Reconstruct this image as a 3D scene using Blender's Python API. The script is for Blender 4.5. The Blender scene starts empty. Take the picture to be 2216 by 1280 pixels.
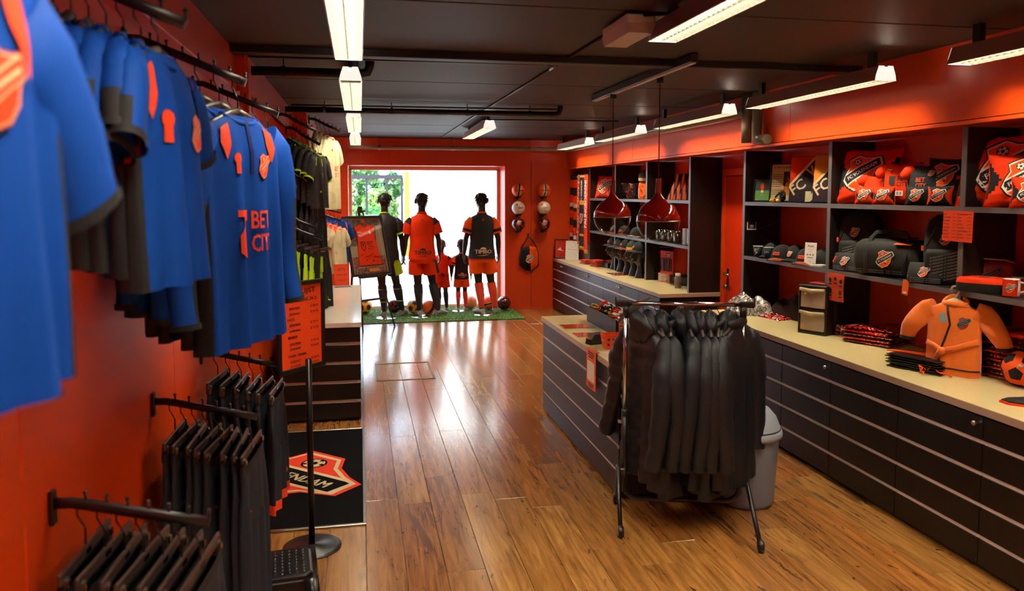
import bpy, bmesh, math, random
from mathutils import Vector, Matrix, Euler, noise
PI = math.pi
RN = random.Random(11)
sc = bpy.context.scene
COL = sc.collection

# ------------------------------------------------------------------ camera, sky, exposure
F_, CX_, CY_, VX_, VY_, EYE = 1660.0, 1108.0, 540.0, 778.0, 418.0, 1.85
_v = Vector(((VX_ - CX_) / F_, (CY_ - VY_) / F_, 1)).normalized()
_u = Vector((0, 1, -(CY_ - VY_) / F_)).normalized()
_r = _v.cross(_u)
if _r.x < 0: _r = -_r
RIGHT = Vector((_r.x, _v.x, _u.x)); UP = Vector((_r.y, _v.y, _u.y)); FWD = Vector((_r.z, _v.z, _u.z))
cam = bpy.data.cameras.new('camera'); camo = bpy.data.objects.new('camera', cam); COL.objects.link(camo)
mw = Matrix((RIGHT, UP, -FWD)).transposed().to_4x4(); mw.translation = (0, 0, EYE)
camo.matrix_world = mw
cam.sensor_width = 36; cam.sensor_fit = 'HORIZONTAL'; cam.lens = 36 * F_ / 2216; cam.shift_y = -100 / 2216
cam.clip_start = 0.05; cam.clip_end = 200
cam.dof.use_dof = True; cam.dof.focus_distance = 6.0; cam.dof.aperture_fstop = 2.8
sc.camera = camo
wd = bpy.data.worlds.new('sky'); sc.world = wd; wd.use_nodes = True
_bg = wd.node_tree.nodes['Background']; _bg.inputs[0].default_value = (0.58, 0.77, 1.0, 1); _bg.inputs[1].default_value = 9.5
sc.view_settings.view_transform = 'Standard'; sc.view_settings.look = 'None'
sc.view_settings.exposure = 0.0; sc.view_settings.gamma = 1.0; sc.view_settings.use_curve_mapping = False
LAMP = 135.0                                    # radiance of the fluorescent diffusers
LAMPCOL = (1.0, 0.90, 0.70)

sun = bpy.data.lights.new('sun', 'SUN'); sun.energy = 11.0; sun.angle = .02; sun.color = (1, .98, .95)
suno = bpy.data.objects.new('sun', sun); COL.objects.link(suno); suno.rotation_euler = (math.radians(52), 0, math.radians(18))   # high sun behind the shop, lighting the street facade

def ray(px, py):
    a, b = (px - CX_) / F_, (CY_ - py) / F_
    return RIGHT * a + UP * b + FWD
def AX(px, py, X): d = ray(px, py); return d * (X / d.x) + Vector((0, 0, EYE))      # the point of a wall plane seen at a photo position
def AY(px, py, Y): d = ray(px, py); return d * (Y / d.y) + Vector((0, 0, EYE))
def AZ(px, py, Z): d = ray(px, py); return d * ((Z - EYE) / d.z) + Vector((0, 0, EYE))

# ------------------------------------------------------------------ materials
def lin(h):
    h = h.lstrip('#'); c = [int(h[i:i + 2], 16) / 255 for i in (0, 2, 4)]
    return tuple((x / 12.92 if x <= .04045 else ((x + .055) / 1.055) ** 2.4) for x in c)
MATS = {}
def nt(name):
    m = bpy.data.materials.new(name); m.use_nodes = True
    return m, m.node_tree, m.node_tree.nodes['Principled BSDF']
def mk(name, hexc, rough=.5, metal=0., var=.08, ns=6., bump=0., bs=150., coat=0., spec=.5, sheen=0., alpha=None):
    if name in MATS: return MATS[name]
    m, t, b = nt(name); c = lin(hexc)
    tc = t.nodes.new('ShaderNodeTexCoord'); n = t.nodes.new('ShaderNodeTexNoise'); n.inputs['Scale'].default_value = ns
    n.inputs['Detail'].default_value = 4
    t.links.new(tc.outputs['Object'], n.inputs['Vector'])
    mx = t.nodes.new('ShaderNodeMix'); mx.data_type = 'RGBA'
    mx.inputs[6].default_value = (*[x * (1 - var) for x in c], 1); mx.inputs[7].default_value = (*[min(1, x * (1 + var)) for x in c], 1)
    t.links.new(n.outputs[0], mx.inputs[0]); t.links.new(mx.outputs[2], b.inputs['Base Color'])
    b.inputs['Roughness'].default_value = rough; b.inputs['Metallic'].default_value = metal
    b.inputs['Coat Weight'].default_value = coat; b.inputs['Coat Roughness'].default_value = .08
    b.inputs['Specular IOR Level'].default_value = spec
    if sheen: b.inputs['Sheen Weight'].default_value = sheen
    if bump:
        n2 = t.nodes.new('ShaderNodeTexNoise'); n2.inputs['Scale'].default_value = bs
        t.links.new(tc.outputs['Object'], n2.inputs['Vector'])
        bp = t.nodes.new('ShaderNodeBump'); bp.inputs['Strength'].default_value = bump; bp.inputs['Distance'].default_value = .004
        t.links.new(n2.outputs[0], bp.inputs['Height']); t.links.new(bp.outputs[0], b.inputs['Normal'])
    if alpha is not None: b.inputs['Alpha'].default_value = alpha
    MATS[name] = m; return m
def mk_emit(name, col, s):
    m, t, b = nt(name); b.inputs['Base Color'].default_value = (.9, .9, .85, 1)
    b.inputs['Emission Color'].default_value = (*col, 1); b.inputs['Emission Strength'].default_value = s
    MATS[name] = m; return m
def mk_glass(name, tint=(1, 1, 1), refl=.08, rough=.02):
    m = bpy.data.materials.new(name); m.use_nodes = True; t = m.node_tree; t.nodes.clear()
    o = t.nodes.new('ShaderNodeOutputMaterial'); tr = t.nodes.new('ShaderNodeBsdfTransparent'); gl = t.nodes.new('ShaderNodeBsdfGlossy')
    tr.inputs[0].default_value = (*tint, 1); gl.inputs['Roughness'].default_value = rough
    fr = t.nodes.new('ShaderNodeLayerWeight'); pw = t.nodes.new('ShaderNodeMath'); pw.operation = 'POWER'; pw.inputs[1].default_value = 4.5
    ad = t.nodes.new('ShaderNodeMath'); ad.operation = 'MULTIPLY_ADD'; ad.inputs[1].default_value = .7; ad.inputs[2].default_value = refl; ad.use_clamp = True
    mx = t.nodes.new('ShaderNodeMixShader')
    t.links.new(fr.outputs['Facing'], pw.inputs[0]); t.links.new(pw.outputs[0], ad.inputs[0]); t.links.new(ad.outputs[0], mx.inputs[0])
    t.links.new(tr.outputs[0], mx.inputs[1]); t.links.new(gl.outputs[0], mx.inputs[2]); t.links.new(mx.outputs[0], o.inputs[0])
    MATS[name] = m; return m
def ramp(t, stops, src):
    r = t.nodes.new('ShaderNodeValToRGB'); e = r.color_ramp.elements
    while len(e) < len(stops): e.new(.5)
    for k, (p, c) in enumerate(stops): e[k].position = p; e[k].color = (*lin(c), 1)
    t.links.new(src, r.inputs[0]); return r
def mk_pattern(name, stops, kind='noise', scale=14., rough=.35, coat=.6, stretch=(1, 1, 1), const=True, dist=1.5, bump=0):
    m, t, b = nt(name); tc = t.nodes.new('ShaderNodeTexCoord'); mp = t.nodes.new('ShaderNodeMapping')
    mp.inputs['Scale'].default_value = stretch; t.links.new(tc.outputs['Object'], mp.inputs[0])
    if kind == 'noise':
        n = t.nodes.new('ShaderNodeTexNoise'); n.inputs['Scale'].default_value = scale; n.inputs['Distortion'].default_value = dist; src = n.outputs[0]
    elif kind == 'wave':
        n = t.nodes.new('ShaderNodeTexWave'); n.inputs['Scale'].default_value = scale; n.inputs['Distortion'].default_value = dist; src = n.outputs['Fac']
    else:
        n = t.nodes.new('ShaderNodeTexVoronoi'); n.inputs['Scale'].default_value = scale; src = n.outputs['Color']
    t.links.new(mp.outputs[0], n.inputs['Vector'])
    r = ramp(t, stops, src)
    if const: r.color_ramp.interpolation = 'CONSTANT'
    t.links.new(r.outputs[0], b.inputs['Base Color']); b.inputs['Roughness'].default_value = rough; b.inputs['Coat Weight'].default_value = coat
    if bump:
        bp = t.nodes.new('ShaderNodeBump'); bp.inputs['Strength'].default_value = bump; bp.inputs['Distance'].default_value = .01
        t.links.new(src, bp.inputs['Height']); t.links.new(bp.outputs[0], b.inputs['Normal'])
    MATS[name] = m; return m

def wood(name, dark, light, scale=3., stretch=(14, 14, 1.2), rough=.35, spec=.5, rnd=False, knots=False):
    m, t, b = nt(name); tc = t.nodes.new('ShaderNodeTexCoord'); mp = t.nodes.new('ShaderNodeMapping'); mp.inputs['Scale'].default_value = stretch
    vec = tc.outputs['Object']
    if rnd:
        oi = t.nodes.new('ShaderNodeObjectInfo'); mul = t.nodes.new('ShaderNodeMath'); mul.operation = 'MULTIPLY'; mul.inputs[1].default_value = 37.
        t.links.new(oi.outputs['Random'], mul.inputs[0])
        va = t.nodes.new('ShaderNodeVectorMath'); va.operation = 'ADD'; t.links.new(vec, va.inputs[0]); t.links.new(mul.outputs[0], va.inputs[1]); vec = va.outputs[0]
    t.links.new(vec, mp.inputs[0])
    n = t.nodes.new('ShaderNodeTexNoise'); n.inputs['Scale'].default_value = scale; n.inputs['Detail'].default_value = 8; n.inputs['Roughness'].default_value = .65
    n.inputs['Distortion'].default_value = .8
    t.links.new(mp.outputs[0], n.inputs['Vector'])
    r = ramp(t, [(.3, dark), (.68, light)], n.outputs[0]); out = r.outputs[0]
    if rnd:
        r2 = ramp(t, [(0, 'B98F62'), (.5, 'FFFFFF'), (1, 'E2B487')], oi.outputs['Random'])
        mx = t.nodes.new('ShaderNodeMix'); mx.data_type = 'RGBA'; mx.blend_type = 'MULTIPLY'; mx.inputs[0].default_value = .75
        t.links.new(out, mx.inputs[6]); t.links.new(r2.outputs[0], mx.inputs[7]); out = mx.outputs[2]
    if knots:
        for (sc_, st, lo, hi, colr, f) in ((2.2, (5, 5, .55), .60, .72, '4A2A12', .75), (3.0, (9, 9, 2.2), .66, .72, '2A1608', .85), (1.1, (3, 3, .5), .45, .7, '8A5A28', .55)):
            m2 = t.nodes.new('ShaderNodeMapping'); m2.inputs['Scale'].default_value = (st[0], st[2], st[1]) ; t.links.new(vec, m2.inputs[0])
            k = t.nodes.new('ShaderNodeTexNoise'); k.inputs['Scale'].default_value = sc_; k.inputs['Detail'].default_value = 6; k.inputs['Distortion'].default_value = 1.2
            t.links.new(m2.outputs[0], k.inputs['Vector'])
            mr = t.nodes.new('ShaderNodeMapRange'); mr.inputs[1].default_value = lo; mr.inputs[2].default_value = hi; mr.inputs[4].default_value = f
            t.links.new(k.outputs[0], mr.inputs[0])
            mx = t.nodes.new('ShaderNodeMix'); mx.data_type = 'RGBA'; t.links.new(mr.outputs[0], mx.inputs[0])
            t.links.new(out, mx.inputs[6]); mx.inputs[7].default_value = (*lin(colr), 1); out = mx.outputs[2]
    t.links.new(out, b.inputs['Base Color']); b.inputs['Roughness'].default_value = rough; b.inputs['Specular IOR Level'].default_value = spec
    if knots: b.inputs['Coat Weight'].default_value = .6; b.inputs['Coat Roughness'].default_value = .14
    bp = t.nodes.new('ShaderNodeBump'); bp.inputs['Strength'].default_value = .12; bp.inputs['Distance'].default_value = .002
    t.links.new(n.outputs[0], bp.inputs['Height']); t.links.new(bp.outputs[0], b.inputs['Normal'])
    MATS[name] = m; return m

wall_m = mk('orange_wall_paint', 'DC4408', .38, var=.05, ns=1.5, bump=.03, bs=60)
soffit_m = mk('orange_soffit_panel', 'DE4A0E', .32, var=.05, ns=1.2)
ceil_m = mk('brown_black_ceiling', '382B24', .55, var=.12, ns=3, bump=.05, bs=40, spec=.3)
beam_m = mk('black_beam', '12100F', .5)
pipe_m = mk('black_pipe', '14110F', .35)
gpipe_m = mk('grey_green_pipe', '6B6650', .4)
lpipe_m = mk('light_grey_pipe', 'A79F92', .4)
floor_m = wood('oak_floor_plank', '774A1E', 'C08A46', scale=2.0, stretch=(16, 1.1, 16), rough=.22, spec=.75, rnd=True, knots=True)
seam_m = mk('dark_floor_joint', '3A2410', .6)
wenge = wood('wenge_laminate', '150D0B', '24160F', scale=3, stretch=(10, 10, 1.2), rough=.36, spec=.35)
black_lam = mk('black_laminate', '141110', .35, var=.2, ns=9)
shelf_lam = mk('black_brown_shelf_laminate', '1B1411', .4, var=.2, ns=7)
edge_m = mk('grey_shelf_edge', '5C5653', .4)
strip_m = mk('pale_aluminium_strip', 'E2D6CA', .35)
top_m = mk('cream_worktop', 'CFBE86', .28, var=.04, ns=3)
topedge_m = mk('beige_worktop_edge', 'B79F86', .4)
chrome = mk('chrome', 'D8D8D8', .12, metal=1., var=.02)
steel = mk('brushed_steel', 'A8A49C', .3, metal=1.)
blackmet = mk('black_metal', '101012', .35, spec=.6)
blackpl = mk('black_plastic', '131313', .4)
darkpl = mk('dark_grey_plastic', '2A2A2C', .45)
white_m = mk('white_print', 'ECE6DA', .6, var=.03)
paper_m = mk('white_paper', 'E8E2D4', .7, var=.03)
whitemet = mk('white_enamel', 'E6E2D8', .35, var=.03)
blk = mk('black_print', '0C0B0B', .6)
orange_f = mk('orange_fabric', 'EE3A08', .8, var=.12, ns=12, bump=.15, bs=220, spec=.2)
orange_b = mk('bright_orange_fabric', 'FF5A0C', .8, var=.1, ns=12, bump=.15, bs=220, spec=.2)
coral_f = mk('coral_print', 'FF4A1E', .6)
black_f = mk('black_fabric', '0E0E10', .8, var=.3, ns=12, bump=.2, bs=200)
navy_f = mk('dark_navy_fabric', '161F2C', .75, var=.3, ns=12, bump=.15, bs=200)
green_black = mk('bottle_green_fabric', '0B1A19', .8, var=.2, ns=12, bump=.2, bs=200)
blue_f = mk('royal_blue_fabric', '07429C', .7, var=.15, ns=5, bump=.2, bs=120, spec=.15)
blue_d = mk('deep_blue_fabric', '0736A4', .7, spec=.15, var=.12, ns=5, bump=.2, bs=120)
cream_f = mk_pattern('cream_marbled_fabric', [(0, 'D8CCA0'), (.5, 'CDBF93'), (.62, 'B8AA82')], scale=5, rough=.7, coat=0, const=False)
camo_f = mk_pattern('black_fleck_fabric', [(0, '0B0A0C'), (.52, '1B171C'), (.62, '4A3934'), (.68, '151216')], scale=40, rough=.7, coat=0, dist=2.5, bump=.1)
neon_f = mk('neon_yellow_green_fabric', 'B6E404', .6)
robe_f = mk('orange_terry_cloth', 'FF7A0E', .95, var=.1, ns=30, bump=.6, bs=260, sheen=.5)
jacket_f = mk('black_nylon', '10151C', .5, var=.3, ns=6, bump=.7, bs=14)
puffer_f = mk('black_quilted_nylon', '17181C', .4, var=.25, ns=6, bump=.1, bs=60)
red_gloss = mk('glossy_dark_red', 'A8180C', .12, var=.02, coat=.6)
bag_f = mk('black_green_bag_fabric', '17170F', .75, var=.25, ns=14, bump=.25, bs=160)

# ------------------------------------------------------------------ mesh helpers
def sgnp(x, p): return math.copysign(abs(x) ** p, x)
class MB:
    def __init__(s): s.v = []; s.f = []; s.m = []; s.s = []
    def add(s, vs, fs, m=0, sm=False, M=None):
        o = len(s.v)
        s.v += [(M @ Vector(v)) if M else Vector(v) for v in vs]
        for k, f in enumerate(fs):
            s.f.append([o + i for i in f]); s.m.append(m[k] if isinstance(m, list) else m); s.s.append(sm)
        return s
    def box(s, c, d, m=0, rz=0, bev=.0, M=None, rx=0, ry=0):
        hx, hy, hz = d[0] / 2, d[1] / 2, d[2] / 2
        T = Matrix.Translation(c) @ Euler((rx, ry, rz)).to_matrix().to_4x4()
        if M: T = M @ T
        b = min(bev, hx * .9, hy * .9, hz * .9)
        if b <= 0:
            vs = [(x, y, z) for x in (-hx, hx) for y in (-hy, hy) for z in (-hz, hz)]
            return s.add(vs, [(0, 1, 3, 2), (4, 6, 7, 5), (0, 4, 5, 1), (2, 3, 7, 6), (0, 2, 6, 4), (1, 5, 7, 3)], m, False, T)
        vs = []; idx = {}
        for sx in (-1, 1):
            for sy in (-1, 1):
                for sz in (-1, 1):
                    for a in range(3):
                        h = [hx - b, hy - b, hz - b]; h[a] += b
                        idx[(sx, sy, sz, a)] = len(vs); vs.append((sx * h[0], sy * h[1], sz * h[2]))
        fs = []
        S = (-1, 1)
        for sg in S:
            fs.append([idx[(sg, y, z, 0)] for y, z in ((-1, -1), (1, -1), (1, 1), (-1, 1))][::sg])
            fs.append([idx[(x, sg, z, 1)] for x, z in ((-1, -1), (-1, 1), (1, 1), (1, -1))][::sg])
            fs.append([idx[(x, y, sg, 2)] for x, y in ((-1, -1), (1, -1), (1, 1), (-1, 1))][::sg])
        for a in S:
            for c2 in S:
                fs.append([idx[(a, c2, -1, 0)], idx[(a, c2, -1, 1)], idx[(a, c2, 1, 1)], idx[(a, c2, 1, 0)]][::-a * c2])
                fs.append([idx[(a, -1, c2, 0)], idx[(a, -1, c2, 2)], idx[(a, 1, c2, 2)], idx[(a, 1, c2, 0)]][::a * c2])
                fs.append([idx[(-1, a, c2, 1)], idx[(-1, a, c2, 2)], idx[(1, a, c2, 2)], idx[(1, a, c2, 1)]][::-a * c2])
        for x in S:
            for y in S:
                for z in S: fs.append([idx[(x, y, z, k)] for k in range(3)][::x * y * z])
        return s.add(vs, fs, m, False, T)
    def rings(s, rs, m=0, closed=True, cap0=False, cap1=False, sm=True, mf=None, M=None):
        n = len(rs[0]); o = len(s.v)
        for r in rs: s.v += [(M @ Vector(p)) if M else Vector(p) for p in r]
        for i in range(len(rs) - 1):
            for j in range(n if closed else n - 1):
                k = (j + 1) % n
                s.f.append([o + i * n + j, o + i * n + k, o + (i + 1) * n + k, o + (i + 1) * n + j]); s.s.append(sm)
                s.m.append(mf(i, j) if mf else m)
        if cap0: s.f.append([o + j for j in range(n)][::-1]); s.m.append(mf(0, 0) if mf else m); s.s.append(False)
        if cap1: s.f.append([o + (len(rs) - 1) * n + j for j in range(n)]); s.m.append(mf(len(rs) - 2, 0) if mf else m); s.s.append(False)
        return s
    def limb(s, path, ra, rb=None, m=0, n=10, ref=(0, 1, 0), cap0=True, cap1=True, p=1., mf=None, M=None):
        path = [Vector(q) for q in path]; k = len(path)
        ra = [ra] * k if not hasattr(ra, '__len__') else ra
        rb = ra if rb is None else ([rb] * k if not hasattr(rb, '__len__') else rb)
        rs = []; ref = Vector(ref)
        for i, q in enumerate(path):
            t = (path[min(i + 1, k - 1)] - path[max(i - 1, 0)]).normalized()
            b = ref - t * ref.dot(t)
            if b.length < 1e-3: b = Vector((1, .01, 0)) - t * t.x
            b.normalize(); a = b.cross(t)
            rs.append([q + a * (ra[i] * sgnp(math.cos(2 * PI * j / n), p)) + b * (rb[i] * sgnp(math.sin(2 * PI * j / n), p)) for j in range(n)])
        return s.rings(rs, m, True, cap0, cap1, True, mf, M)
    def tube(s, path, r, m=0, n=8, M=None):
        path = [Vector(q) for q in path]; ref = Vector((.13, .37, .92))
        d = (path[-1] - path[0])
        if d.length > 1e-6 and abs(d.normalized().dot(ref)) > .85: ref = Vector((.9, .4, .1))
        return s.limb(path, r, None, m, n, ref, True, True, 1., None, M)
    def lathe(s, prof, m=0, n=24, M=None, mf=None, cap0=False, cap1=False):
        rs = [[(max(r, 1e-4) * math.cos(2 * PI * j / n), max(r, 1e-4) * math.sin(2 * PI * j / n), z) for j in range(n)] for r, z in prof]
        return s.rings(rs, m, True, cap0, cap1, True, mf, M)
    def grid(s, fn, nu, nv, m=0, mf=None, sm=True, M=None):
        o = len(s.v)
        for i in range(nu + 1):
            for j in range(nv + 1):
                p = Vector(fn(i / nu, j / nv)); s.v.append(M @ p if M else p)
        for i in range(nu):
            for j in range(nv):
                a = o + i * (nv + 1) + j
                s.f.append([a, a + nv + 1, a + nv + 2, a + 1]); s.s.append(sm)
                s.m.append(mf((i + .5) / nu, (j + .5) / nv) if mf else m)
        return s
    def prism(s, poly, y0, y1, m=0, M=None, sm=False):      # polygon in XZ, thickness along Y
        n = len(poly); vs = [(x, y0, z) for x, z in poly] + [(x, y1, z) for x, z in poly]
        fs = [list(range(n)), list(range(2 * n - 1, n - 1, -1))] + [[i, i + n, (i + 1) % n + n, (i + 1) % n] for i in range(n)]
        return s.add(vs, fs, m, sm, M)
    def ball(s, c, r, m=0, n=16, h=10, M=None, sq=(1, 1, 1)):
        rs = [[(c[0] + sq[0] * r * math.sin(PI * i / h) * math.cos(2 * PI * j / n) if 0 < i < h else c[0] + 1e-4 * math.cos(2 * PI * j / n),
                c[1] + sq[1] * r * math.sin(PI * i / h) * math.sin(2 * PI * j / n) if 0 < i < h else c[1] + 1e-4 * math.sin(2 * PI * j / n),
                c[2] + sq[2] * r * -math.cos(PI * i / h)) for j in range(n)] for i in range(h + 1)]
        return s.rings(rs, m, M=M)
    def mesh(s, name, mats):
        me = bpy.data.meshes.new(name); me.from_pydata([tuple(v) for v in s.v], [], s.f)
        for mt in (mats if isinstance(mats, (list, tuple)) else [mats]): me.materials.append(mt)
        me.polygons.foreach_set('material_index', s.m); me.polygons.foreach_set('use_smooth', s.s); me.update()
        return me
    def build(s, name, mats, parent=None, loc=None, rot=None):
        o = bpy.data.objects.new(name, s.mesh(name, mats)); COL.objects.link(o)
        if parent: o.parent = parent
        if loc is not None: o.location = loc
        if rot is not None: o.rotation_euler = rot
        return o
def inst(name, me, parent=None, loc=(0, 0, 0), rot=(0, 0, 0), scale=None):
    o = bpy.data.objects.new(name, me); COL.objects.link(o); o.parent = parent; o.location = loc; o.rotation_euler = rot
    if scale: o.scale = scale
    return o
def tag(o, label, cat, group=None, kind=None):
    o['label'] = label; o['category'] = cat
    if group: o['group'] = group
    if kind: o['kind'] = kind
    return o
def struct(o, label=None):
    o['kind'] = 'structure'
    if label: o['label'] = label
    return o
def thing(name, label, cat, loc=(0, 0, 0), rz=0., group=None, rx=0., ry=0.):
    o = bpy.data.objects.new(name, None); COL.objects.link(o); o.location = loc; o.rotation_euler = (rx, ry, rz)
    o.empty_display_size = .05
    return tag(o, label, cat, group)
def dup(root, loc, rot, label, group=None, scale=None):
    def cp(o, par):
        c = o.copy(); COL.objects.link(c); c.parent = par
        for ch in list(o.children): cp(ch, c)
        return c
    r = cp(root, None); r.location = loc; r.rotation_euler = rot; r['label'] = label
    if group: r['group'] = group
    if scale: r.scale = (scale,) * 3
    return r
ORD = ['first', 'second', 'third', 'fourth', 'fifth', 'sixth', 'seventh', 'eighth', 'ninth', 'tenth', 'eleventh', 'twelfth']
def interp(tab, x):
    for (a, b), (c, d) in zip(tab, tab[1:]):
        if (a <= x <= c) or (a >= x >= c): return b + (d - b) * ((x - a) / (c - a) if c != a else 0)
    return tab[0][1] if abs(x - tab[0][0]) < abs(x - tab[-1][0]) else tab[-1][1]

# ------------------------------------------------------------------ flat print: lettering and crests laid on a surface
TXT = {}
def text2d(sx, bold=.02):
    bold = 0. if any(ch in sx for ch in 'MWNVmwnv') else min(bold, .015)
    if (sx, bold) in TXT: return TXT[(sx, bold)]
    cu = bpy.data.curves.new('lettering', 'FONT'); cu.body = sx; cu.size = 1; cu.resolution_u = 2; cu.offset = bold; cu.fill_mode = 'FRONT'
    o = bpy.data.objects.new('lettering', cu); me = o.to_mesh()
    vs = [(v.co.x, v.co.y) for v in me.vertices]; fs = [list(p.vertices) for p in me.polygons]
    o.to_mesh_clear(); bpy.data.objects.remove(o); bpy.data.curves.remove(cu)
    if vs:
        x0 = min(v[0] for v in vs); x1 = max(v[0] for v in vs); y0 = min(v[1] for v in vs); y1 = max(v[1] for v in vs)
        vs = [((x - (x0 + x1) / 2), (y - (y0 + y1) / 2)) for x, y in vs]; dim = (x1 - x0, y1 - y0)
    else: dim = (1, 1)
    TXT[(sx, bold)] = (vs, fs, dim); return TXT[(sx, bold)]
class Decal:
    """2-D print shapes laid through fn(u, v, lift) on a surface; joined into one thin part"""
    def __init__(s, fn, maxlen=None, step=.0006): s.fn = fn; s.mb = MB(); s.maxlen = maxlen; s.step = step
    def shape(s, vs, fs, m, lay, maxlen=None):
        L = maxlen or s.maxlen
        if L:
            bm = bmesh.new(); bv = [bm.verts.new((x, y, 0)) for x, y in vs]
            for f in fs:
                try: bm.faces.new([bv[i] for i in f])
                except ValueError: pass
            bmesh.ops.triangulate(bm, faces=bm.faces[:])
            for _ in range(5):
                e = [e for e in bm.edges if e.calc_length() > L]
                if not e: break
                bmesh.ops.subdivide_edges(bm, edges=e, cuts=1); bmesh.ops.triangulate(bm, faces=[f for f in bm.faces if len(f.verts) > 3])
            bm.verts.index_update(); vs = [(v.co.x, v.co.y) for v in bm.verts]; fs = [[v.index for v in f.verts] for f in bm.faces]; bm.free()
        s.mb.add([s.fn(x, y, s.step * (lay + 1)) for x, y in vs], fs, m, True)
    def poly(s, pts, m, lay): s.shape(pts, [list(range(len(pts)))], m, lay)
    def rect(s, x0, y0, x1, y1, m, lay): s.poly([(x0, y0), (x1, y0), (x1, y1), (x0, y1)], m, lay)
    def disc(s, x, y, r, m, lay, n=16): s.poly([(x + r * math.cos(2 * PI * k / n), y + r * math.sin(2 * PI * k / n)) for k in range(n)], m, lay)
    def text(s, tx, x, y, h, m, lay, ang=0, w=None, bold=.02, align='c'):
        vs, fs, d = text2d(tx, bold); k = h / d[1]; kx = (w / d[0]) if w else k
        off = {'c': 0, 'l': d[0] * kx / 2, 'r': -d[0] * kx / 2}[align]
        ca, sa = math.cos(ang), math.sin(ang)
        for sh in ((-.035, 0., .035) if bold >= .02 and any(c in tx for c in 'MWNV') else (0.,)):      # doubled strokes make the bold letters
            q = off + sh * h
            s.shape([(x + (a * kx + q) * ca - b * k * sa, y + (a * kx + q) * sa + b * k * ca) for a, b in vs], fs, m, lay + sh * 3, s.maxlen and max(s.maxlen, h * .6))
    def build(s, name, mats, parent=None): return s.mb.build(name, mats, parent)
SHIELD = [(-.12, .50), (.06, .42), (.26, .42), (.42, .45), (.53, .24), (.36, .06), (.32, -.16), (.16, -.38), (-.15, -.50), (-.37, -.38), (-.52, -.2), (-.45, -.02), (-.345, .16), (-.40, .34)]
def crest(fn, size, name='crest', parent=None, x=0, y=0, full=True, ang=0., mats=None, rim=True, maxlen=None, step=.0006, black_rim=True):
    """club shield: black rim, white line, orange field, slanting black band with lettering, ball and small emblem"""
    d = Decal(fn, maxlen, step); ca, sa = math.cos(ang) * size, math.sin(ang) * size
    T = lambda a, b: (x + a * ca - b * sa, y + a * sa + b * ca)
    sh = lambda k: [T(a * k, b * k) for a, b in SHIELD]
    if rim: d.poly(sh(1.1), 1 if black_rim else 2, 0)
    d.poly(sh(1.03), 0, 1); d.poly(sh(.95), 2, 2)
    d.poly([T(*q) for q in ((-.46, -.04), (.30, .415), (.42, .43), (.505, .235), (.46, .18), (-.35, -.36), (-.49, -.2))], 0, 3)
    d.poly([T(*q) for q in ((-.47, -.09), (.36, .405), (.41, .42), (.49, .235), (.47, .22), (-.37, -.32), (-.48, -.19))], 1, 4)
    b = math.atan2(.51, .86)
    if full:
        cx, cy = T(.0, .055); d.text('FC VOLENDAM', cx, cy, .105 * size, 0, 5, ang + b, .86 * size, .03)
        cx, cy = T(-.14, .3); d.disc(cx, cy, .105 * size, 1, 3, 14); d.disc(cx, cy, .088 * size, 0, 4, 14); d.disc(cx, cy, .035 * size, 1, 5, 5)
        for k in range(5):
            a = ang + k * 2 * PI / 5 + .6; d.disc(cx + .075 * size * math.cos(a), cy + .075 * size * math.sin(a), .022 * size, 1, 5, 5)
        cx, cy = T(.06, -.13); d.disc(cx, cy, .06 * size, 0, 3, 8); cx, cy = T(.03, -.24); d.disc(cx, cy, .045 * size, 1, 3, 8)
    else:
        cx, cy = T(.0, .055); d.poly([T(*q) for q in ((-.36, -.2), (.38, .24), (.36, .31), (-.38, -.13))], 0, 5)
        cx, cy = T(-.14, .3); d.disc(cx, cy, .08 * size, 0, 3, 8); cx, cy = T(.06, -.16); d.disc(cx, cy, .06 * size, 1, 3, 6)
    return d.build(name, mats or [white_m, blk, orange_b], parent)
def plane_fn(o, U, V, N):
    o, U, V, N = Vector(o), Vector(U), Vector(V), Vector(N)
    return lambda a, b, h: o + U * a + V * b + N * h
FRONT = lambda y=0, z=0, x=0: plane_fn((x, y, z), (1, 0, 0), (0, 0, 1), (0, -1, 0))

# ================================================================== THE ROOM
CEIL = 2.68
XL, XR, YB, YF = -0.78, 3.70, 11.90, -2.6
fl = struct(MB().box((1.45, 4.9, -.04), (4.7, 15.2, .055)).build('floor', seam_m))
PW, PL = .192, 1.28
pm = {}
for i in range(24):
    x = XL + .02 + PW * (i + .5)
    y = YF - RN.random() * 1.0
    while y < 12.4:
        l = PL
        y1 = min(y + l, 12.42); ys = max(y, YF)
        if y1 - ys > .05:
            key = round(y1 - ys, 2)
            if key not in pm: pm[key] = MB().box((0, 0, -.006), (PW - .0025, key - .0025, .012), bev=.0012).mesh('plank', floor_m)
            if x < 3.1: inst('plank', pm[key], fl, (x, (ys + y1) / 2, 0))
        y += l
ce = struct(MB().box((1.45, 4.9, CEIL + .06), (4.7, 15.2, .06)).build('ceiling', blk))
ys = [YF, -1.5] + [-.26 + 1.22 * k for k in range(0, 10)] + [11.94]
for a, b in zip(ys, ys[1:]):
    MB().box((1.46, (a + b) / 2, CEIL + .015), (4.5, b - a - .016, .03), bev=.004).build('ceiling_panel', ceil_m, ce)
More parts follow.
